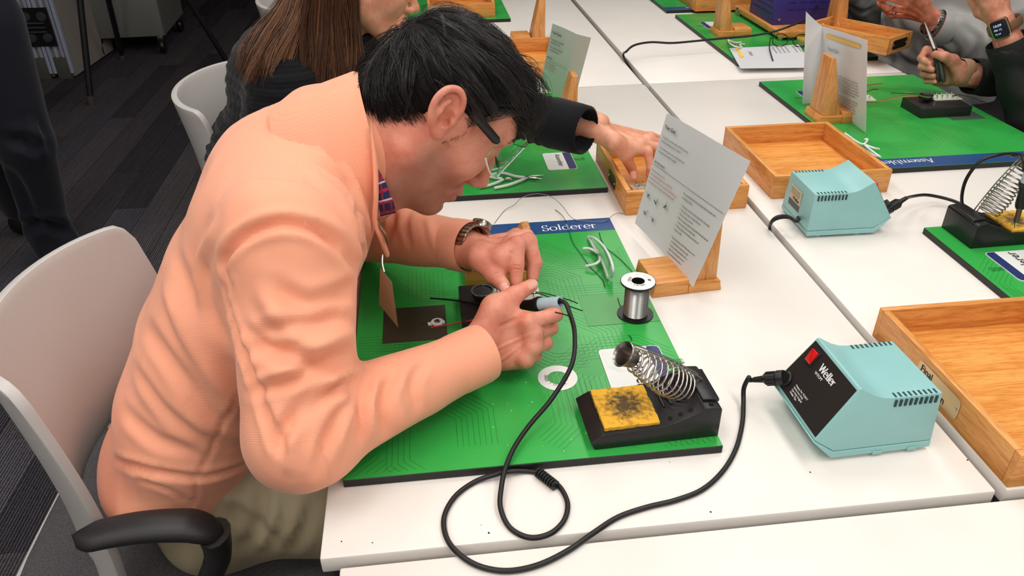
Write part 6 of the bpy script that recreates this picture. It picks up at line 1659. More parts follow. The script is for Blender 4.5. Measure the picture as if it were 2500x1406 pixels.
# combed grooves along the flow
rel = Vh - WH; dist_ = np.linalg.norm(rel, axis=1); azi = np.arctan2((rel @ HU) + .5 * (rel @ HF), (rel @ HS))
grv = np.sin(azi * 46 + 3 * np.sin(dist_ * 60)) * .5 + np.sin(azi * 87 + 5 * np.sin(dist_ * 41)) * .35
Vh = Vh + Nh * (grv * .0011)[:, None]
hair = npmesh('hair', Vh, Qh, M_CAP, man)
tree = BVHTree.FromPolygons(Vh.tolist(), Qh.tolist())
def flow(p, n, jitter):
    d = np.array(p) - WH; d /= np.linalg.norm(d) + 1e-9
    d = d + HF * .75 - HU * .12 + jitter; d = d - np.array(n) * (d @ np.array(n)); return d / (np.linalg.norm(d) + 1e-9)
def strands(count, Lr, lift, seed, mt, name, rad, pick, nseg=9, curl=.0, parent=None, per=6, spread=.0035, drop=0.0):
    r = np.random.default_rng(seed); Vs, Fs = [], []; made = 0; tries = 0; faces = np.array(Qh)
    while made < count and tries < count * 40:
        tries += 1; q = faces[r.integers(len(faces))]; p = Vh[q].mean(0); n = Nh[q[0]]
        l = ((p - HO) @ HF, (p - HO) @ HS, (p - HO) @ HU)
        if not pick(l, r) or (abs(l[1]) > .05 and abs(l[0] + .006) < .022 and l[2] < .036): continue
        made += 1; L_ = r.uniform(*Lr); lf_ = r.uniform(*lift); jit = r.normal(0, .12, 3); cv = r.normal(0, curl, 3)
        guide = [p.copy()]; pos = p.copy(); nrm = n.copy(); dprev = None
        for k in range(nseg):
            d = flow(pos, nrm, jit + cv * (k / nseg))
            if dprev is not None: d = d * .45 + dprev * .55
            dprev = d; pos = pos + d * L_ / nseg
            h = tree.find_nearest(Vector(pos))
            if h[0] is not None:
                sp2, nrm2 = np.array(h[0]), np.array(h[1]); nrm = nrm2; t = (k + 1) / nseg
                height = .0012 + lf_ * math.sin(min(1, t * 1.15) * PI * .62)
                if np.linalg.norm(pos - sp2) < .016 + lf_: pos = sp2 + nrm2 * height
            pos = pos - np.array((0, 0, 1)) * drop * (k / nseg) ** 2
            guide.append(pos.copy())
        guide = np.array(guide)
        
        ec = HP(-.004, .078, .012)
        if np.linalg.norm(guide[2:] - ec, axis=1).min() < (.026 if L_ > .03 else .017): made -= 1; continue
        for _ in range(3): guide[1:-1] = guide[1:-1] * .4 + (guide[:-2] + guide[2:]) * .3
        for j in range(per):
            of = r.normal(0, spread, 3); g2 = guide + of[None, :] * np.linspace(.9, .25, nseg + 1)[:, None] + np.cumsum(r.normal(0, .00022, (nseg + 1, 3)), 0); g2[0] = guide[0] + of * .6
            base = len(Vs)
            for k in range(nseg + 1):
                t = g2[min(k + 1, nseg)] - g2[max(k - 1, 0)]; t /= np.linalg.norm(t) + 1e-9; u = np.cross(t, (0.3, .2, 1)); u /= np.linalg.norm(u) + 1e-9; w_ = np.cross(t, u); rr = rad * (1 - .85 * (k / nseg) ** 1.5)
                for a in (0, 2.094, 4.189): Vs.append(g2[k] + (u * math.cos(a) + w_ * math.sin(a)) * rr)
            for k in range(nseg):
                for a in range(3): Fs.append((base + k * 3 + a, base + k * 3 + (a + 1) % 3, base + k * 3 + 3 + (a + 1) % 3, base + k * 3 + 3 + a))
    o = npmesh(name, np.array(Vs), Fs, mt, parent); o['kind'] = 'stuff'; return o
strands(800, (.040, .085), (.001, .006), 1, M_HAIR, 'hair_lock', .00027, lambda l, r: True, parent=hair, per=13, curl=.2, spread=.0042)
strands(260, (.05, .10), (.005, .015), 2, M_HAIR2, 'hair_lock', .00030, lambda l, r: l[2] > .02, parent=hair, per=9, curl=.5, spread=.004)
strands(150, (.055, .095), (.010, .032), 3, M_HAIR, 'fringe_lock', .00028, lambda l, r: l[2] > .055 and l[0] > .020 and l[1] < .045, parent=hair, per=5, curl=.9, spread=.004, drop=.0025)
strands(90, (.020, .029), (.001, .003), 6, M_HAIR, 'side_lock', .00026, lambda l, r: l[1] > .04 and l[2] > .02 and l[2] < .075 and -.05 < l[0] < .03, parent=hair, per=12, curl=.2, spread=.004)
strands(120, (.012, .026), (.001, .003), 4, M_HAIR, 'side_lock', .0002, lambda l, r: l[2] < .0 or (l[2] < .05 and l[0] > .02), parent=hair, per=6, curl=.2, spread=.0025)
# sideburn stubble
mb = MB(); r = random.Random(5)
for k in range(150):
    a, b_ = r.gauss(.020, .004), r.uniform(-.014, .026); sd = .0735 - .5 * abs(a - .01) ; h = BVHTree
    p0 = HP(a, .072, b_); mb.tube([p0, p0 + HS * .0015 + HF * .001 - HU * .003, p0 + HS * .0015 + HF * .001 - HU * .006], [.00018, .00015, .00005], 3)
mb.build('sideburn', M_HAIR, man)['kind'] = 'stuff'
# ---- trousers and shoes
M_KHAKI = cloth_mat('khaki', (158, 146, 118), (140, 128, 102), rib=.15, ribscale=900, bump=.25, sheen=.1)
f = Field((-.56, .62, .04), (.34, 1.20, .72), .0075)
f.fcone((-.36, .895, .60), (-.34, .895, .53), (0, 1, 0), .150, .172, .095, .10, .04)
for sg in (-1, 1):
    hip, kn, an = (-.30, .895 + sg * .078, .560), (.135, .895 + sg * .135, .530), (.10, .895 + sg * .13, .085)
    f.cone(hip, kn, .088, .070, .05); f.cone(kn, an, .068, .055, .04)
Vt, Qt = f.mesh(); Vt = relax(Vt, Qt, 2)
Nt = vnormals(Vt, Qt)
Vt = fold(Vt, Nt, Qt, [([(520, 1235), (600, 1260), (680, 1330)], .009, .006), ([(640, 1180), (640, 1260), (600, 1340)], .010, .007), ([(700, 1210), (690, 1280), (650, 1350)], .009, .006), ([(760, 1230), (740, 1290), (700, 1350)], .009, .007), ([(560, 1200), (540, 1260), (560, 1310)], .008, -.004), ([(340, 1225), (400, 1250), (450, 1262)], .005, .004)])
tr_ = npmesh('trousers', Vt, Qt, M_KHAKI, man, attrs={'rib': Vt[:, 0]})
M_SHOE = mat('shoe_leather', (52, 36, 28), .35)
for sg in (-1, 1):
    g = Field((-.05, .895 + sg * .13 - .08, -.01), (.36, .895 + sg * .13 + .08, .16), .006)
    g.fcone((.08, .895 + sg * .13, .05), (.26, .895 + sg * .14, .038), (0, 1, 0), .040, .044, .042, .030, .01); g.cone((.09, .895 + sg * .13, .06), (.10, .895 + sg * .13, .11), .044, .040, .02); g.plane((0, 0, .001), (0, 0, -1))
    a_, b_ = g.mesh(); npmesh('shoe', relax(a_, b_), b_, M_SHOE, man)
# ================================================================== woman behind the man
M_SKINW = skin_mat('skin_woman', (236, 176, 146), (222, 150, 122))
M_BLKN = cloth_mat('black_wool', (24, 25, 30), (10, 11, 15), rib=.6, ribscale=130, bump=.9, sheen=.15, rough=.95)
M_BROWN = mat('brown_hair', (84, 55, 39), .38, spec=.5)
M_BROWN2 = mat('light_brown_hair', (132, 92, 64), .33, spec=.6)
M_BROWND = mat('dark_brown_hair', (44, 27, 20), .45, spec=.4)
wo = thing('person', 'woman with long brown hair in a black wool sweater reaching into a tray', 'person', (-.40, 1.68, 0), world=True)
wF = np.array((.955, -.02, -.296)); wF /= np.linalg.norm(wF); wS = np.array((0, -1, 0)) ; wU = np.cross(wF, -wS) * 1.0
wU = np.array((.296, 0, .955)); wS = np.cross(wU, wF) * -1.0; wS /= np.linalg.norm(wS)
if wS[1] > 0: wS = -wS
wO = np.array((-.102, 1.60, 1.112)); ws = .95
def WP(a, s_, u): return wO + (wF * a + wS * s_ + wU * u) * ws
def sc_field_head(f, HPf, HRf, sc):
    class Sc:
        def ell(s, c, R, r, k=.01, op='u'): f.ell(c, R, tuple(q * sc for q in r), k, op)
        def cone(s, a, b, ra, rb, k=.01, op='u'): f.cone(a, b, ra * sc, rb * sc, k, op)
    head_prims(Sc(), HPf, HRf)
WRr = (wF, wS, wU)
f = Field((-.30, 1.47, .94), (.03, 1.73, 1.29), .0034)
sc_field_head(f, WP, WRr, ws)
wnb = np.array((-.225, 1.63, .975)); f.cone(WP(-.022, 0, -.02), wnb, .046, .056, .03); f.cone(WP(.005, 0, -.06), wnb + np.array((.03, 0, 0)), .034, .05, .02)
Va, Qa = f.mesh(); Va = relax(Va, Qa, 2)
wWR, wEL, wSH = (.284, 1.358, .870), (.060, 1.56, .872), (-.24, 1.80, .93)
wSN, wEN, wWN = (-.25, 1.47, .93), (-.36, 1.40, .73), (-.23, 1.56, .665)
g = Field((.24, 1.20, .74), (.55, 1.56, .93), .0019)
Ww = P(1462, 303, .862)
mw = [P(1545, 350, .832), P(1568, 338, .836), P(1584, 330, .830), P(1592, 322, .822)]
pw = np.array((-.006, .0, -.018))
fw_ = [[P(1582, 372, .812), P(1588, 408, .785), P(1584, 426, .765)], [P(1604, 360, .812), P(1606, 400, .782), P(1600, 424, .762)], [P(1612, 350, .806), P(1612, 390, .782), P(1606, 415, .765)], [P(1612, 340, .800), P(1612, 372, .782), P(1606, 395, .768)]]
tw = [P(1500, 345, .840), P(1526, 378, .812), P(1546, 420, .768)]
hand_field(g, Ww, mw, fw_, tw, pw, forearm=np.array(Ww) - (np.array(Ww) - np.array(wEL)) * .28, rf=.0082, wr=(.030, .023))
g.cone(tw[0], mw[0] + pw * .4, .012, .010, .014)
Vb, Qb = g.mesh(); Vb = relax(Vb, Qb, 2)
b = Field((-.60, 1.25, .38), (.36, 2.0, 1.04), .011)
b.fcone((-.42, 1.66, .55), (-.36, 1.66, .76), (0, 1, 0), .12, .11, .07, .065, .03); b.fcone((-.36, 1.66, .76), (-.265, 1.64, .89), (0, 1, 0), .11, .12, .065, .06, .03)
b.cone((-.26, 1.64, .94), WP(-.02, 0, -.02), .06, .045, .02); b.cone(wSH, wEL, .040, .034, .02); b.cone(wEL, Ww, .036, .024, .02)
b.cone(wSN, wEN, .040, .034, .02); b.cone(wEN, wWN, .036, .024, .02); 
Vc, Qc = b.mesh(); Vc = relax(Vc, Qc, 1)
wn_ = np.array(wWN); wd_ = wn_ - np.array(wEN); VB, QB = joinVQ([(Va, Qa), (Vb, Qb), (Vc, Qc), relaxed_hand(wn_ + wd_ * .04, (.65, .75, -.10), (.75, -.65, 0), (0, 0, -1), frm=wn_ - wd_ * .25, rf=.0076)])
npmesh('body', VB, QB, M_SKINW, wo, attrs={'stubble': np.zeros(len(VB))})
nail(P(1547, 427, .7735), P(1549, 436, .76) - P(1544, 410, .78), -FW, .0055, .0072, M_NAIL, wo)
mb = MB(); mb.tube(spline([WP(.090, .018, -.0735), WP(.1035, .011, -.0705), WP(.1095, 0, -.069), WP(.1035, -.011, -.0705), WP(.090, -.018, -.0735)], 5), .0032, 8, flat=.7); mb.tube(spline([WP(.092, .015, -.0765), WP(.103, .009, -.0778), WP(.1075, 0, -.079), WP(.103, -.009, -.0778), WP(.092, -.015, -.0765)], 5), .0032, 8); mb.build('lips', mat('lips_pink', (196, 96, 96), .4), wo)
# sweater
f = Field((-.62, 1.22, .40), (.36, 2.02, 1.06), .0065)
f.fcone((-.43, 1.66, .50), (-.37, 1.66, .74), (0, 1, 0), .165, .15, .115, .10, .03); f.fcone((-.37, 1.66, .74), (-.275, 1.65, .89), (0, 1, 0), .15, .17, .10, .095, .04)
f.cone((-.29, 1.65, .92), (-.235, 1.63, .975), .09, .066, .04); f.cone(wSN, (-.30, 1.60, .91), .075, .09, .05); f.cone(wSH, (-.30, 1.70, .91), .075, .09, .05)
f.cone(wSH, wEL, .070, .060, .03); f.cone(wEL, wWR, .058, .042, .03); f.cone(wSN, wEN, .072, .060, .03); f.cone(wEN, wWN, .058, .040, .03)
Vt, Qt = f.mesh(); aw = np.array(wWR) - np.array(wEL)
Vt, Qt = cut(relax(Vt, Qt, 2), Qt, [(wWR, aw, .09), (wWN, np.array(wWN) - np.array(wEN), .08), ((-.225, 1.63, .985), (.4, 0, .9), .10), ((-.45, 1.66, .44), (0, 0, -1), .5)])
Nt = vnormals(Vt, Qt)
wl = (Vt - np.array(wEL)) @ (aw / np.linalg.norm(aw)); ring_ = np.linalg.norm(aw) - wl
Vt = Vt + Nt * (np.where((wl > .0), .0016 * np.sin(wl * 260), .0016 * np.sin(Vt[:, 2] * 260)) + .0012 * np.array([noise_ for noise_ in np.sin(Vt[:, 0] * 190) * np.sin(Vt[:, 1] * 170) * np.sin(Vt[:, 2] * 180)]))[:, None]
Vt = fold(Vt, Nt, Qt, [([(1340, 195), (1370, 260), (1360, 330)], .008, .004), ([(1380, 215), (1400, 280), (1390, 340)], .008, .004), ([(1300, 250), (1340, 290), (1350, 340)], .008, .003)])
rc = np.where(wl > 0, wl, Vt[:, 2])
sw = npmesh('sweater', Vt, Qt, M_BLKN, wo, attrs={'rib': rc}); sw.modifiers.new('s', 'SOLIDIFY').thickness = .004
aw1 = aw / np.linalg.norm(aw)
mb = MB(); sd0 = np.cross(aw1, (0, 0, 1)); sd0 /= np.linalg.norm(sd0); up0 = np.cross(sd0, aw1); rings = []
for (u, r_) in ((-.075, .0450), (-.06, .0470), (-.01, .0455), (.012, .0440), (.013, .0405), (-.03, .0400)):
    rings.append([Vector(np.array(wWR) + aw1 * u + (sd0 * math.cos(2 * PI * k / 72) + up0 * math.sin(2 * PI * k / 72)) * (r_ + (.0014 if k % 2 else -.0004))) for k in range(72)])
mb.loft(rings, caps=False); mb.build('cuff', M_BLKN, wo, smooth=80)
# fuzz of the wool
r = np.random.default_rng(8); mb = MB(); idx_ = r.integers(0, len(Vt), 2600)
for k in idx_:
    p = Vt[k]; d = Nt[k] + r.normal(0, .8, 3); d /= np.linalg.norm(d); L_ = r.uniform(.003, .008); e = np.cross(d, (.3, .5, .8)); e = e / np.linalg.norm(e) * .00025
    mb.add([p - e, p + e, p + d * L_ * .6 + np.array((0, 0, -.001)) + e * .6, p + d * L_ + np.array((0, 0, -.003))], [(0, 1, 2), (0, 2, 3)])
mb.build('wool_fuzz', mat('wool_fuzz', (34, 36, 42), .9), sw, smooth=0)['kind'] = 'stuff'
# jeans and shoes under the table
f = Field((-.60, 1.42, .03), (.30, 1.92, .62), .009)
f.fcone((-.47, 1.66, .55), (-.42, 1.66, .50), (0, 1, 0), .14, .15, .09, .09, .03)
for sg in (-1, 1):
    f.cone((-.42, 1.66 + sg * .07, .52), (.03, 1.66 + sg * .10, .52), .085, .062, .03); f.cone((.03, 1.66 + sg * .10, .52), (.0, 1.66 + sg * .10, .10), .058, .045, .03)
    MB().lathe([(0, 0), (.045, 0), (.048, .03), (.040, .07), (.036, .11), (0, .11)], 20, Matrix.Translation((.0, 1.66 + sg * .10, 0)) @ Matrix.Diagonal((1.9, .9, 1, 1)) @ Matrix.Translation((.015, 0, 0))).build('shoe', M_SHOE, wo)
Vt, Qt = f.mesh(); M_JEAN = cloth_mat('dark_jeans', (40, 42, 56), (30, 32, 44), rib=.2, ribscale=700, bump=.3, sheen=.1)
npmesh('jeans', relax(Vt, Qt, 2), Qt, M_JEAN, wo, attrs={'rib': Vt[:, 0]})
# long hair: curtains of locks along guide curves
def curtain(guides, n, seed, mats, name, parent, rad=.00048, thick=.018, jit=.006):
    G_ = [[np.array(q) for q in spline(g_, 6)] for g_ in guides]; m = min(len(q) for q in G_); G_ = [np.array(q[:m]) for q in G_]; r = np.random.default_rng(seed)
    # under-layer sheet
    mb = MB(); front = [[Vector(G_[i][k]) for i in range(len(G_))] for k in range(m)]
    mb.loft(front, closed=False, caps=False); sh = mb.build(name, mats[0], parent, smooth=80); mo = sh.modifiers.new('s', 'SOLIDIFY'); mo.thickness = thick; mo.offset = 0
    per = max(1, len(mats) - 1)
    for q in range(per):
        Vs, Fs = [], []
        clump = [(r.uniform(0, len(G_) - 1.001), r.normal(0, 1, 3) * jit, r.uniform(0, 6.28), r.uniform(.002, .007)) for _ in range(26)]
        for k in range(int(n * 2.4) // per):
            cu_, co_, cp_, ca_ = clump[int(r.integers(0, 26))]; u = min(max(cu_ + r.normal(0, .10), 0), len(G_) - 1.001); i = int(u); t = u - i; g_ = G_[i] * (1 - t) + G_[i + 1] * t
            of = co_ + r.normal(0, 1, 3) * jit * .45; ph = cp_ + r.normal(0, .15); amp = ca_
            to = -FW * (thick * .5 + r.uniform(-.002, .004)); e1 = m - int(r.integers(0, max(1, m // 4))); ln = np.arange(e1)
            g2 = g_[:e1] + of * np.clip(ln / m + .3, 0, 1)[:, None] + to + np.sin(ln[:, None] * .24 + ph) * amp * np.clip(ln / m * 1.6, 0, 1)[:, None] * np.array((1, .4, .3)); base = len(Vs)
            for a in range(e1):
                tt = g2[min(a + 1, e1 - 1)] - g2[max(a - 1, 0)]; tt /= np.linalg.norm(tt) + 1e-9; uu = np.cross(tt, (.3, .9, .2)); uu /= np.linalg.norm(uu) + 1e-9; w_ = np.cross(tt, uu); rr = rad * (1.0 if a < e1 - 4 else .35)
                for c in (0, 2.094, 4.189): Vs.append(g2[a] + (uu * math.cos(c) + w_ * math.sin(c)) * rr)
            for a in range(e1 - 1):
                for c in range(3): Fs.append((base + a * 3 + c, base + a * 3 + (c + 1) % 3, base + a * 3 + 3 + (c + 1) % 3, base + a * 3 + 3 + c))
        o = npmesh('hair_lock', np.array(Vs), Fs, mats[min(q + 1, len(mats) - 1)], sh); o['kind'] = 'stuff'
    return sh
top = WP(-.01, 0, .14)
C = lambda px, py, y: np.array(Yp(px, py, y))
near = [[top, C(850, -90, 1.50), C(868, -20, 1.505), C(872, 60, 1.51), C(880, 140, 1.50), C(892, 210, 1.48), C(900, 290, 1.46)],
        [top, C(820, -90, 1.485), C(835, -20, 1.485), C(838, 60, 1.485), C(842, 140, 1.47), C(845, 220, 1.45), C(850, 300, 1.43)],
        [top, C(790, -90, 1.48), C(795, -20, 1.475), C(795, 60, 1.47), C(795, 140, 1.455), C(790, 220, 1.44), C(785, 300, 1.42)],
        [top, C(765, -90, 1.49), C(760, -20, 1.48), C(752, 60, 1.47), C(745, 140, 1.455), C(735, 210, 1.44), C(720, 280, 1.42)]]
curtain(near, 900, 11, [M_BROWND, M_BROWN, M_BROWN2, M_BROWN], 'hair_near_side', wo)
back = [[top, C(765, -90, 1.49), C(755, -20, 1.48), C(735, 50, 1.47), C(712, 110, 1.455), C(690, 170, 1.44), C(700, 240, 1.43)],
        [top, C(745, -90, 1.51), C(730, -20, 1.50), C(702, 50, 1.48), C(665, 105, 1.46), C(640, 160, 1.44), C(622, 205, 1.43)],
        [top, C(725, -90, 1.53), C(708, -25, 1.52), C(675, 35, 1.50), C(630, 90, 1.47), C(602, 130, 1.45), C(590, 175, 1.44)]]
curtain(back, 700, 12, [M_BROWND, M_BROWN2, M_BROWN, M_BROWN2], 'hair_shoulder_lock', wo, jit=.008)
far = [[WP(-.02, -.06, .05), C(880, 60, 1.70), C(868, 130, 1.70), C(870, 210, 1.70), C(880, 300, 1.70)], [WP(.0, -.07, .05), C(925, 60, 1.72), C(930, 120, 1.72), C(935, 200, 1.72), C(940, 300, 1.72)], [WP(.01, -.07, .05), C(965, 60, 1.73), C(975, 120, 1.73), C(980, 200, 1.73), C(985, 300, 1.73)]]
curtain(far, 300, 13, [M_BROWND, M_BROWND, M_BROWN], 'hair_far_side', wo)
f = Field((-.32, 1.46, 1.06), (.02, 1.74, 1.30), .005)
f.ell(WP(-.012, 0, .048), WRr, (.096, .082, .082), .01); f.ell(WP(-.05, 0, -.01), WRr, (.062, .075, .08), .03)
for s_ in (-1, 1): f.ell(WP(.07, s_ * .06, -.02), WRr, (.06, .05, .085), .006, 's')
f.ell(WP(.11, 0, .0), WRr, (.05, .08, .07), .006, 's')
Vt, Qt = f.mesh(); npmesh('hair_crown', relax(Vt, Qt, 2), Qt, M_BROWN, wo)

# ================================================================== sitters across the tables
def simple_sitter(label, base, sp, shoulders, arms, cloth, lo, hi, h=.009, folds=(), skin=None, hands=(), head=None, hairm=None, legs=True, lapm=None, cuffs=(), extra=None, nm='shirt'):
    t = thing('person', label, 'person', base, world=True); parts_ = []
    for hf in hands: parts_.append(hf())
    b_ = Field(V3(lo) - .02, V3(hi) + .02, .014)
    for i in range(len(sp) - 1): b_.fcone(sp[i][0], sp[i + 1][0], (0, 1, 0), sp[i][1] - .02, sp[i + 1][1] - .02, sp[i][2] - .02, sp[i + 1][2] - .02, .03)
    for ch in arms: b_.cone(ch[0], ch[1], .045, .036, .03); b_.cone(ch[1], ch[2], .036, .026, .02)
    if head is not None: b_.cone(sp[-1][0], head, .065, .055, .03)
    parts_.append(b_.mesh())
    if head is not None:
        hc = np.array(head); HPf = lambda a, s_, u: hc + np.array((-.9, 0, -.35)) / .966 * a + np.array((0, 1.0, 0)) * s_ + np.array((-.35, 0, .9)) / .966 * u
        f_ = Field(hc - .19, hc + .19, .006); head_prims(f_, HPf, (np.array((-.9, 0, -.35)) / .966, np.array((0, 1.0, 0)), np.array((-.35, 0, .9)) / .966)); q = f_.mesh(); parts_.append((relax(q[0], q[1], 1), q[1]))
        f_ = Field(hc - .19, hc + .19, .007); R_3 = (np.array((-.9, 0, -.35)) / .966, np.array((0, 1.0, 0)), np.array((-.35, 0, .9)) / .966)
        f_.ell(HPf(-.012, 0, .044), R_3, (.094, .082, .082), .01); f_.ell(HPf(.10, 0, -.01), R_3, (.06, .09, .075), .01, 's'); q = f_.mesh(); npmesh('hair', relax(q[0], q[1], 1), q[1], hairm, t)
    VB_, QB_ = joinVQ(parts_); npmesh('body', VB_, QB_, skin, t, attrs={'stubble': np.zeros(len(VB_))})
    f_ = Field(lo, hi, h)
    for i in range(len(sp) - 1): f_.fcone(sp[i][0], sp[i + 1][0], (0, 1, 0), sp[i][1], sp[i + 1][1], sp[i][2], sp[i + 1][2], .04)
    for ch in arms:
        f_.cone(ch[0], sp[-2][0], .075, .09, .05); f_.cone(ch[0], ch[1], .068, .058, .03); f_.cone(ch[1], ch[2], .056, ch[3], .025)
    if extra: extra(f_)
    Vt_, Qt_ = f_.mesh(); Vt_ = relax(Vt_, Qt_, 2)
    Vt_, Qt_ = cut(Vt_, Qt_, [(ch[2], np.array(ch[2]) - np.array(ch[1]), .09) for ch in arms])
    Nt_ = vnormals(Vt_, Qt_); Vt_ = Vt_ + Nt_ * (.0055 * np.sin(Vt_[:, 0] * 58 + Vt_[:, 2] * 47 + 2 * np.sin(Vt_[:, 1] * 31)) * np.sin(Vt_[:, 1] * 33 + 1.5 * np.sin(Vt_[:, 2] * 43)))[:, None]; Vt_ = fold(Vt_, Nt_, Qt_, folds)
    o = npmesh(nm, Vt_, Qt_, cloth, t, attrs={'rib': Vt_[:, 2]}); o.modifiers.new('s', 'SOLIDIFY').thickness = .003
    for ch in arms:
        ax_ = np.array(ch[2]) - np.array(ch[1]); ringband(np.array(ch[2]) - ax_ / np.linalg.norm(ax_) * .018, ax_, (0, .3, 1), ch[3] + .0015, ch[3] + .0015, .045, .0018, 'cuff', cloth, t)
    if legs:
        f_ = Field((base[0] - .50, base[1] - .26, .02), (base[0] + .20, base[1] + .26, .62), .011)
        f_.fcone((base[0], base[1], .55), (base[0], base[1], .50), (0, 1, 0), .15, .16, .10, .10, .03)
        for sg in (-1, 1):
            f_.cone((base[0] - .02, base[1] + sg * .08, .52), (base[0] - .40, base[1] + sg * .12, .52), .09, .066, .03); f_.cone((base[0] - .40, base[1] + sg * .12, .52), (base[0] - .36, base[1] + sg * .12, .08), .06, .05, .03)
            MB().lathe([(0, 0), (.045, 0), (.048, .03), (.040, .07), (.036, .11), (0, .11)], 20, Matrix.Translation((base[0] - .38, base[1] + sg * .12, 0)) @ Matrix.Diagonal((1.9, .9, 1, 1))).build('shoe', M_SHOE, t)
        Vt_, Qt_ = f_.mesh(); npmesh('trousers', relax(Vt_, Qt_, 2), Qt_, lapm, t, attrs={'rib': Vt_[:, 0]})
    return t
X = lambda px, py, x: np.array(Xp(px, py, x))
M_GREY = mat('grey_satin', (158, 157, 155), .36, spec=.35, sheen=.3)
M_SKING = skin_mat('skin_grey_sitter', (222, 150, 124), (196, 112, 84))
# hand with ring and bracelet watch
gW, gEl, gSh = X(2287, 62, 1.475), X(2405, 108, 1.62), (1.78, 2.00, 1.02)
def hand_ring():
    g_ = Field((1.20, 1.90, .76), (1.66, 2.42, 1.02), .0026)
    W_ = X(2268, 48, 1.45); mc_ = [X(2225, -6, 1.375), X(2212, 12, 1.385), X(2205, 28, 1.40), X(2208, 42, 1.42)]
    fg_ = [[X(2185, -30, 1.36), X(2165, -20, 1.375)], [X(2172, -6, 1.37), X(2150, -2, 1.385)], [X(2168, 20, 1.385), X(2146, 8, 1.395)], [X(2178, 38, 1.405), X(2158, 24, 1.41)]]
    hand_field(g_, W_, mc_, fg_, [X(2240, -10, 1.44), X(2205, -30, 1.44), X(2175, -38, 1.43)], np.array((.016, .006, .008)), forearm=gW + (gEl - gW) * .25, rf=.0090)
    q = g_.mesh(); return relax(q[0], q[1], 2), q[1]
gs = simple_sitter('person in a grey satin shirt with a ring and steel watch, top right', (1.86, 2.20, 0),
    [((1.72, 2.36, .50), .22, .15), ((1.66, 2.36, .66), .23, .15), ((1.63, 2.34, .82), .22, .14), ((1.66, 2.28, 1.00), .19, .115), ((1.68, 2.25, 1.10), .12, .08)], None,
    [((1.78, 2.00, 1.02), tuple(gEl), tuple(gW), .043), ((1.78, 2.42, 1.02), tuple(X(2120, 30, 1.66)), tuple(X(2060, -60, 1.42)), .046)],
    M_GREY, (1.30, 1.80, .42), (2.0, 2.95, 1.20), .0085, folds=[([(2300, 90), (2340, 130), (2320, 160)], .012, .010), ([(2360, 60), (2390, 110), (2370, 150)], .012, .010), ([(2070, 10), (2100, 30), (2130, 20)], .012, .010), ([(2130, 120), (2220, 160), (2320, 190)], .014, .010), ([(2060, 40), (2090, 70), (2120, 60)], .012, .010), ([(2145, 60), (2150, 110), (2145, 150)], .008, .006), ([(2390, 40), (2430, 80), (2420, 130)], .012, .010), ([(2240, 110), (2260, 150), (2300, 170)], .012, -.008), ([(2180, 100), (2200, 140), (2260, 170)], .012, .009)],
    skin=M_SKING, hands=[hand_ring, lambda: relaxed_hand(X(2060, -60, 1.42) + np.array((-.02, -.03, .03)), (-.5, -.6, .62), (.3, .6, .7), (.5, -.7, 0), frm=X(2060, -60, 1.42) - np.array((-.03, -.06, .05)), rf=.009)], head=(1.66, 2.23, 1.25), hairm=M_HAIR, lapm=mat('black_trousers', (26, 26, 28), .8))
bracelet(gW + (X(2268, 48, 1.45) - gW) * .35, gW - gEl, (0, 0, 1), .0345, .032, 'wrist_watch', M_STEEL, gs, face_ang=2.2, w=.007, fr=.016)
MB().lathe([(.0105, -.002), (.0118, -.002), (.0118, .002), (.0105, .002), (.0105, -.002)], 24, Matrix.Translation(Vector(X(2184, 26, 1.39))) @ Vector((0, 0, 1)).rotation_difference(Vector(X(2168, 20, 1.385) - X(2205, 28, 1.40))).to_matrix().to_4x4()).build('ring', M_STEEL, gs)
# black jacket: hand with pliers, raised wrist with a square watch
M_JACK = mat('black_suiting', (20, 20, 22), .7, bump=.2, bscale=900)
M_SKINB = skin_mat('skin_jacket_sitter', (222, 160, 134), (196, 126, 100))
bW, bEl = X(2372, 186, 1.345), X(2560, 200, 1.56)
cW, cEl = X(2462, 100, 1.335), X(2530, 300, 1.43)
def hand_grip():
    g_ = Field((1.12, 1.60, .72), (1.50, 2.06, .98), .0024)
    W_ = X(2358, 178, 1.335); mc_ = [X(2300, 128, 1.295), X(2290, 150, 1.30), X(2290, 172, 1.31), X(2300, 192, 1.32)]
    fg_ = [[X(2262, 122, 1.27), X(2248, 142, 1.255), X(2270, 156, 1.25)], [X(2256, 146, 1.27), X(2250, 162, 1.255), X(2276, 170, 1.25)], [X(2258, 168, 1.275), X(2254, 182, 1.26), X(2280, 186, 1.255)], [X(2266, 188, 1.28), X(2262, 198, 1.27), X(2284, 200, 1.26)]]
    hand_field(g_, W_, mc_, fg_, [X(2325, 148, 1.29), X(2305, 138, 1.262), X(2284, 132, 1.250)], np.array((-.016, -.004, -.004)), forearm=bW + (bEl - bW) * .25, rf=.0092)
    q = g_.mesh(); return relax(q[0], q[1], 2), q[1]
def hand_up():
    g_ = Field((1.14, 1.50, .84), (1.48, 1.98, 1.18), .003)
    W_ = X(2448, 58, 1.33); mc_ = [X(2398, -10, 1.27), X(2412, -22, 1.29), X(2428, -32, 1.31), X(2446, -38, 1.33)]
    fg_ = [[X(2372, -50, 1.26), X(2360, -80, 1.26)], [X(2392, -64, 1.28), X(2384, -95, 1.28)], [X(2412, -70, 1.30), X(2406, -100, 1.30)], [X(2436, -70, 1.32), X(2432, -95, 1.32)]]
    hand_field(g_, W_, mc_, fg_, [X(2395, 28, 1.30), X(2372, -5, 1.28), X(2352, -35, 1.27)], np.array((.004, .012, .0)), forearm=cW + (cEl - cW) * .25, rf=.0092, wr=(.030, .023))
    q = g_.mesh(); return relax(q[0], q[1], 2), q[1]
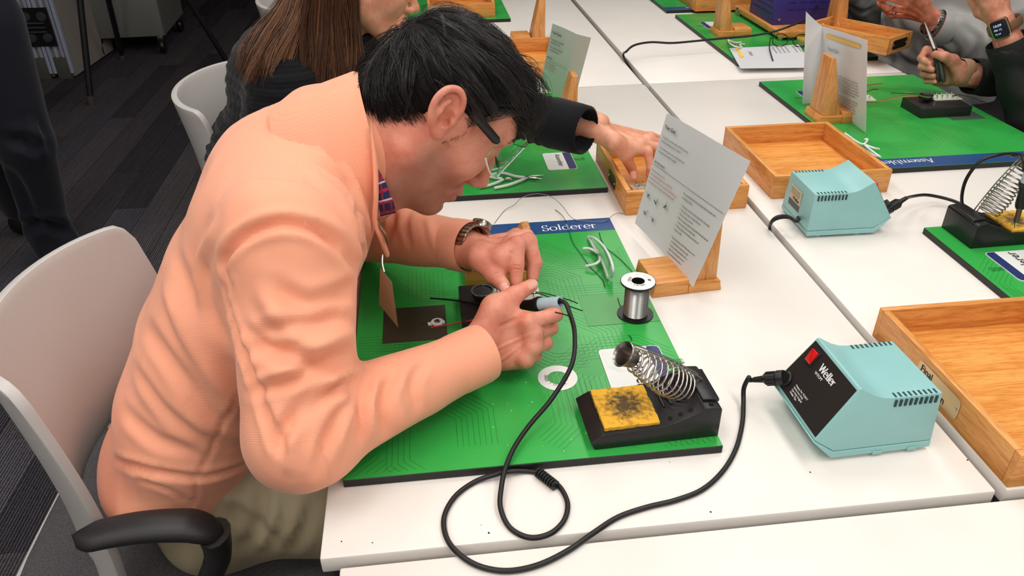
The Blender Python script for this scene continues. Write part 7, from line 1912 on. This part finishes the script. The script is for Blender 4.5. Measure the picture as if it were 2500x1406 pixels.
bs = simple_sitter('person in a black jacket gripping pliers at the right picture edge', (1.76, 1.54, 0),
    [((1.70, 1.54, .55), .15, .10), ((1.69, 1.54, .70), .15, .105), ((1.66, 1.54, .88), .17, .11), ((1.64, 1.54, 1.04), .17, .10), ((1.64, 1.54, 1.12), .11, .07)], None,
    [((1.68, 1.74, 1.04), tuple(bEl), tuple(bW), .040), ((1.68, 1.34, 1.04), tuple(cEl), tuple(cW), .044)],
    M_JACK, (1.16, 1.14, .46), (1.92, 2.0, 1.24), .0085, skin=M_SKINB, hands=[hand_grip, hand_up], head=(1.60, 1.54, 1.30), hairm=M_BROWND, lapm=None, legs=False, nm='jacket')
for c in ((2268, 152, 1.246), (2274, 168, 1.246), (2279, 184, 1.250), (2285, 199, 1.256)): nail(X(c[0], c[1], c[2] + .003), X(2285, c[1] + 4, c[2]) - X(2255, c[1] - 2, c[2] + .004), -FW + UPV * .3, .0052, .0058, M_NAIL, bs)
ringband(bW + (X(2358, 178, 1.335) - bW) * 1.2 - (bEl - bW) * .02, bW - bEl, (0, 0, 1), .0315, .0300, .026, .0012, 'plaster', mat('beige_plaster', (190, 150, 118), .7), bs)
# dress with red flowers
M_DRESS = mat('flower_dress', (214, 208, 210), .8)
nt, N, L, P_n = nodes(M_DRESS); tc = N.new('ShaderNodeTexCoord'); vo = N.new('ShaderNodeTexVoronoi'); vo.inputs['Scale'].default_value = 26; L.new(tc.outputs['Object'], vo.inputs['Vector'])
rp = N.new('ShaderNodeValToRGB'); rp.color_ramp.elements[0].position = .28; rp.color_ramp.elements[0].color = srgb(150, 40, 34); rp.color_ramp.elements[1].position = .31; rp.color_ramp.elements[1].color = srgb(214, 208, 210); L.new(vo.outputs['Distance'], rp.inputs[0]); L.new(rp.outputs[0], P_n.inputs['Base Color'])
f = Field((1.24, 1.26, .03), (1.90, 1.84, .80), .010)
f.fcone((1.70, 1.54, .56), (1.46, 1.54, .60), (0, 1, 0), .17, .17, .11, .10, .03); f.fcone((1.44, 1.54, .58), (1.44, 1.54, .22), (0, 1, 0), .17, .20, .09, .09, .04)
Vt, Qt = f.mesh(); npmesh('dress', relax(Vt, Qt, 2), Qt, M_DRESS, bs)
for sg in (-1, 1):
    MB().tube([(1.44, 1.54 + sg * .08, .24), (1.44, 1.54 + sg * .08, .09)], [.045, .034], 14).build('calf', M_SKINB, bs)
    MB().lathe([(0, 0), (.042, 0), (.044, .03), (.036, .07), (.034, .10), (0, .10)], 20, Matrix.Translation((1.42, 1.54 + sg * .08, 0)) @ Matrix.Diagonal((1.9, .9, 1, 1))).build('shoe', M_SHOE, bs)
# square smart watch with leather band
wc = X(2453, 62, 1.33) ; wax = cW - cEl; wax = wax / np.linalg.norm(wax)
ringband(wc, wax, (1, 0, 0), .0355, .031, .022, .0016, 'watch_band', mat('tan_leather', (120, 88, 66), .5), bs)
nrm_ = np.array(-ray(2443, 74)); nrm_ = nrm_ - wax * (nrm_ @ wax) + np.array((-.35, .1, 0)); nrm_ /= np.linalg.norm(nrm_)
pc_ = np.array(Xp(2443, 74, 1.27)); pc_ = wc + nrm_ * .036
Mw = frame(pc_, np.cross(wax, nrm_), wax)
sqc = MB().slab(rrect(-.019, .019, -.0225, .0225, .007), -.004, .004, Mw).build('watch_case', mat('gold_case', (214, 176, 140), .25, metal=1), bs, bevel=.0012)
MB().slab(rrect(-.0165, .0165, -.020, .020, .006), .004, .0048, Mw).build('screen', mat('watch_screen', (16, 18, 34), .1), sqc, smooth=0)
for i, (s_, z_) in enumerate((('10:09', .008), ('FRI 12', .006), ('72 64', .005))):
    text(s_, z_, Mw @ Matrix.Translation((-.012, .006 - i * .009, .0051)), mat('screen_text', (200, 210, 235), .3, emit=.6), 'lettering', sqc, .01)
# pliers in that hand: separate thing
t = thing('pliers', 'dark-handled needle pliers gripped upright by the person in black', 'pliers', X(2290, 150, 1.27), world=True)
J = Vector(X(2283, 122, 1.262)); tp = Vector(X(2258, 55, 1.30))
for s_ in (-1, 1):
    o_ = Vector((0, .0035 * s_, 0)); MB().tube([J + o_ * .6, J.lerp(tp, .35) + o_, tp + o_ * .3], [.0050, .0042, .0010], 10).build('jaw', M_STEELD, t)
    MB().tube(spline([J, Vector(X(2292 + 4 * s_, 160, 1.262)), Vector(X(2298 + 6 * s_, 200, 1.265))], 6), [.004, .005, .006, .0065, .0065, .0065, .0065, .0065, .0065, .0065, .006, .0055, .004], 10).build('handle', mat('dark_green_handle', (30, 44, 30), .4), t)

# chairs for the two sitters
chair('shell chair under the person in the grey satin shirt', 1.87, 2.20, PI, arms=False)
chair('shell chair under the person in the black jacket', 1.77, 1.52, PI, arms=False)

# ================================================================== dark standing person at the left edge
M_NAVYP = cloth_mat('dark_navy_cloth', (30, 30, 40), (22, 22, 30), rib=.15, ribscale=500, bump=.3, sheen=.15)
st = thing('person', 'person in dark trousers standing at the left edge, only one leg in view', 'person', (-1.42, 2.62, 0), world=True)
K_ = lambda px, py, y: np.array(Yp(px, py, y))
f = Field((-1.85, 2.25, .03), (-1.02, 3.0, 1.05), .010)
an, kn_, hp_ = K_(118, 560, 2.60), K_(62, 350, 2.52), K_(-40, 60, 2.52)
f.cone(hp_, kn_, .110, .082, .03); f.cone(kn_, an, .082, .070, .03); f.cone(an, an + np.array((.01, 0, -.06)), .072, .078, .02)
a2 = an + np.array((-.20, .25, 0)); k2 = kn_ + np.array((-.20, .12, 0)); h2 = hp_ + np.array((-.16, .05, 0))
f.cone(h2, k2, .110, .082, .03); f.cone(k2, a2, .082, .070, .03); f.fcone((hp_ + h2) / 2 + np.array((0, 0, .06)), (hp_ + h2) / 2 + np.array((0, 0, .16)), (1, -.3, 0), .17, .17, .12, .12, .05)
Vt, Qt = f.mesh(); Vt = relax(Vt, Qt, 2); Nt = vnormals(Vt, Qt)
Vt = fold(Vt, Nt, Qt, [([(20, 340), (70, 350), (105, 370)], .02, .02), ([(60, 560), (110, 545), (170, 570)], .02, .02), ([(30, 420), (60, 480), (90, 560)], .02, .015), ([(75, 300), (95, 350), (110, 380)], .015, -.015)])
npmesh('trousers', Vt, Qt, M_NAVYP, st, attrs={'rib': Vt[:, 2]})
for q in (an, a2):
    g_ = Field((q[0] - .16, q[1] - .16, -.01), (q[0] + .24, q[1] + .16, .18), .008); g_.fcone((q[0] - .02, q[1], .045), (q[0] + .14, q[1] - .03, .035), (0, 1, 0), .042, .046, .044, .032, .01); g_.cone((q[0], q[1], .05), (q[0], q[1], .13), .045, .042, .02); g_.plane((0, 0, .001), (0, 0, -1)); q_ = g_.mesh(); npmesh('shoe', relax(q_[0], q_[1], 1), q_[1], mat('black_shoe', (16, 16, 18), .4), st)
hc_ = (hp_ + h2) / 2
sh_ = Field((-2.15, 2.15, .80), (-1.25, 3.0, 1.85), .016); sh_.fcone(hc_ + (0, 0, .08), hc_ + (0, 0, .55), (1, -.3, 0), .17, .20, .12, .12, .03); sh_.cone(hc_ + (.20, -.06, .55), hc_ + (.27, -.10, .25), .06, .05, .05); sh_.cone(hc_ + (.27, -.10, .25), hc_ + (.10, -.22, .20), .045, .035, .03); sh_.cone(hc_ + (-.20, .06, .55), hc_ + (-.27, .08, .25), .06, .05, .05); sh_.cone(hc_ + (-.27, .08, .25), hc_ + (-.12, -.14, .20), .045, .035, .03)
q_ = sh_.mesh(); npmesh('jacket', relax(q_[0], q_[1], 1), q_[1], M_NAVYP, st, attrs={'rib': q_[0][:, 2]})
bd_ = Field(hc_ + (-.22, -.3, .1), hc_ + (.22, .16, .92), .009); bd_.cone(hc_ + (0, 0, .5), hc_ + (0, -.01, .70), .06, .055, .03)
stO = hc_ + np.array((.0, -.02, .76)); sF = np.array((.28, -.94, -.17)); sF /= np.linalg.norm(sF); sS = np.cross(sF, (0, 0, 1)); sS /= np.linalg.norm(sS); sU = np.cross(sS, sF)
SP = lambda a, s_, u: stO + sF * a + sS * s_ + sU * u
head_prims(bd_, SP, (sF, sS, sU)); q_ = bd_.mesh(); q_ = joinVQ([(relax(q_[0], q_[1], 1), q_[1]), relaxed_hand(hc_ + (.09, -.225, .20), (-.95, -.3, -.05), (0, .1, -1), (.2, .9, 0), frm=hc_ + (.15, -.19, .215), h=.004), relaxed_hand(hc_ + (-.11, -.15, .20), (.95, -.3, -.05), (0, .1, -1), (-.2, .9, 0), frm=hc_ + (-.16, -.10, .215), h=.004)]); npmesh('body', q_[0], q_[1], M_SKINB, st, attrs={'stubble': np.zeros(len(q_[0]))})
bh_ = Field(stO - .17, stO + .17, .008); bh_.ell(SP(-.012, 0, .044), (sF, sS, sU), (.094, .082, .082), .01); bh_.ell(SP(.10, 0, -.01), (sF, sS, sU), (.06, .09, .075), .01, 's'); q_ = bh_.mesh(); npmesh('hair', relax(q_[0], q_[1], 1), q_[1], M_HAIR, st)
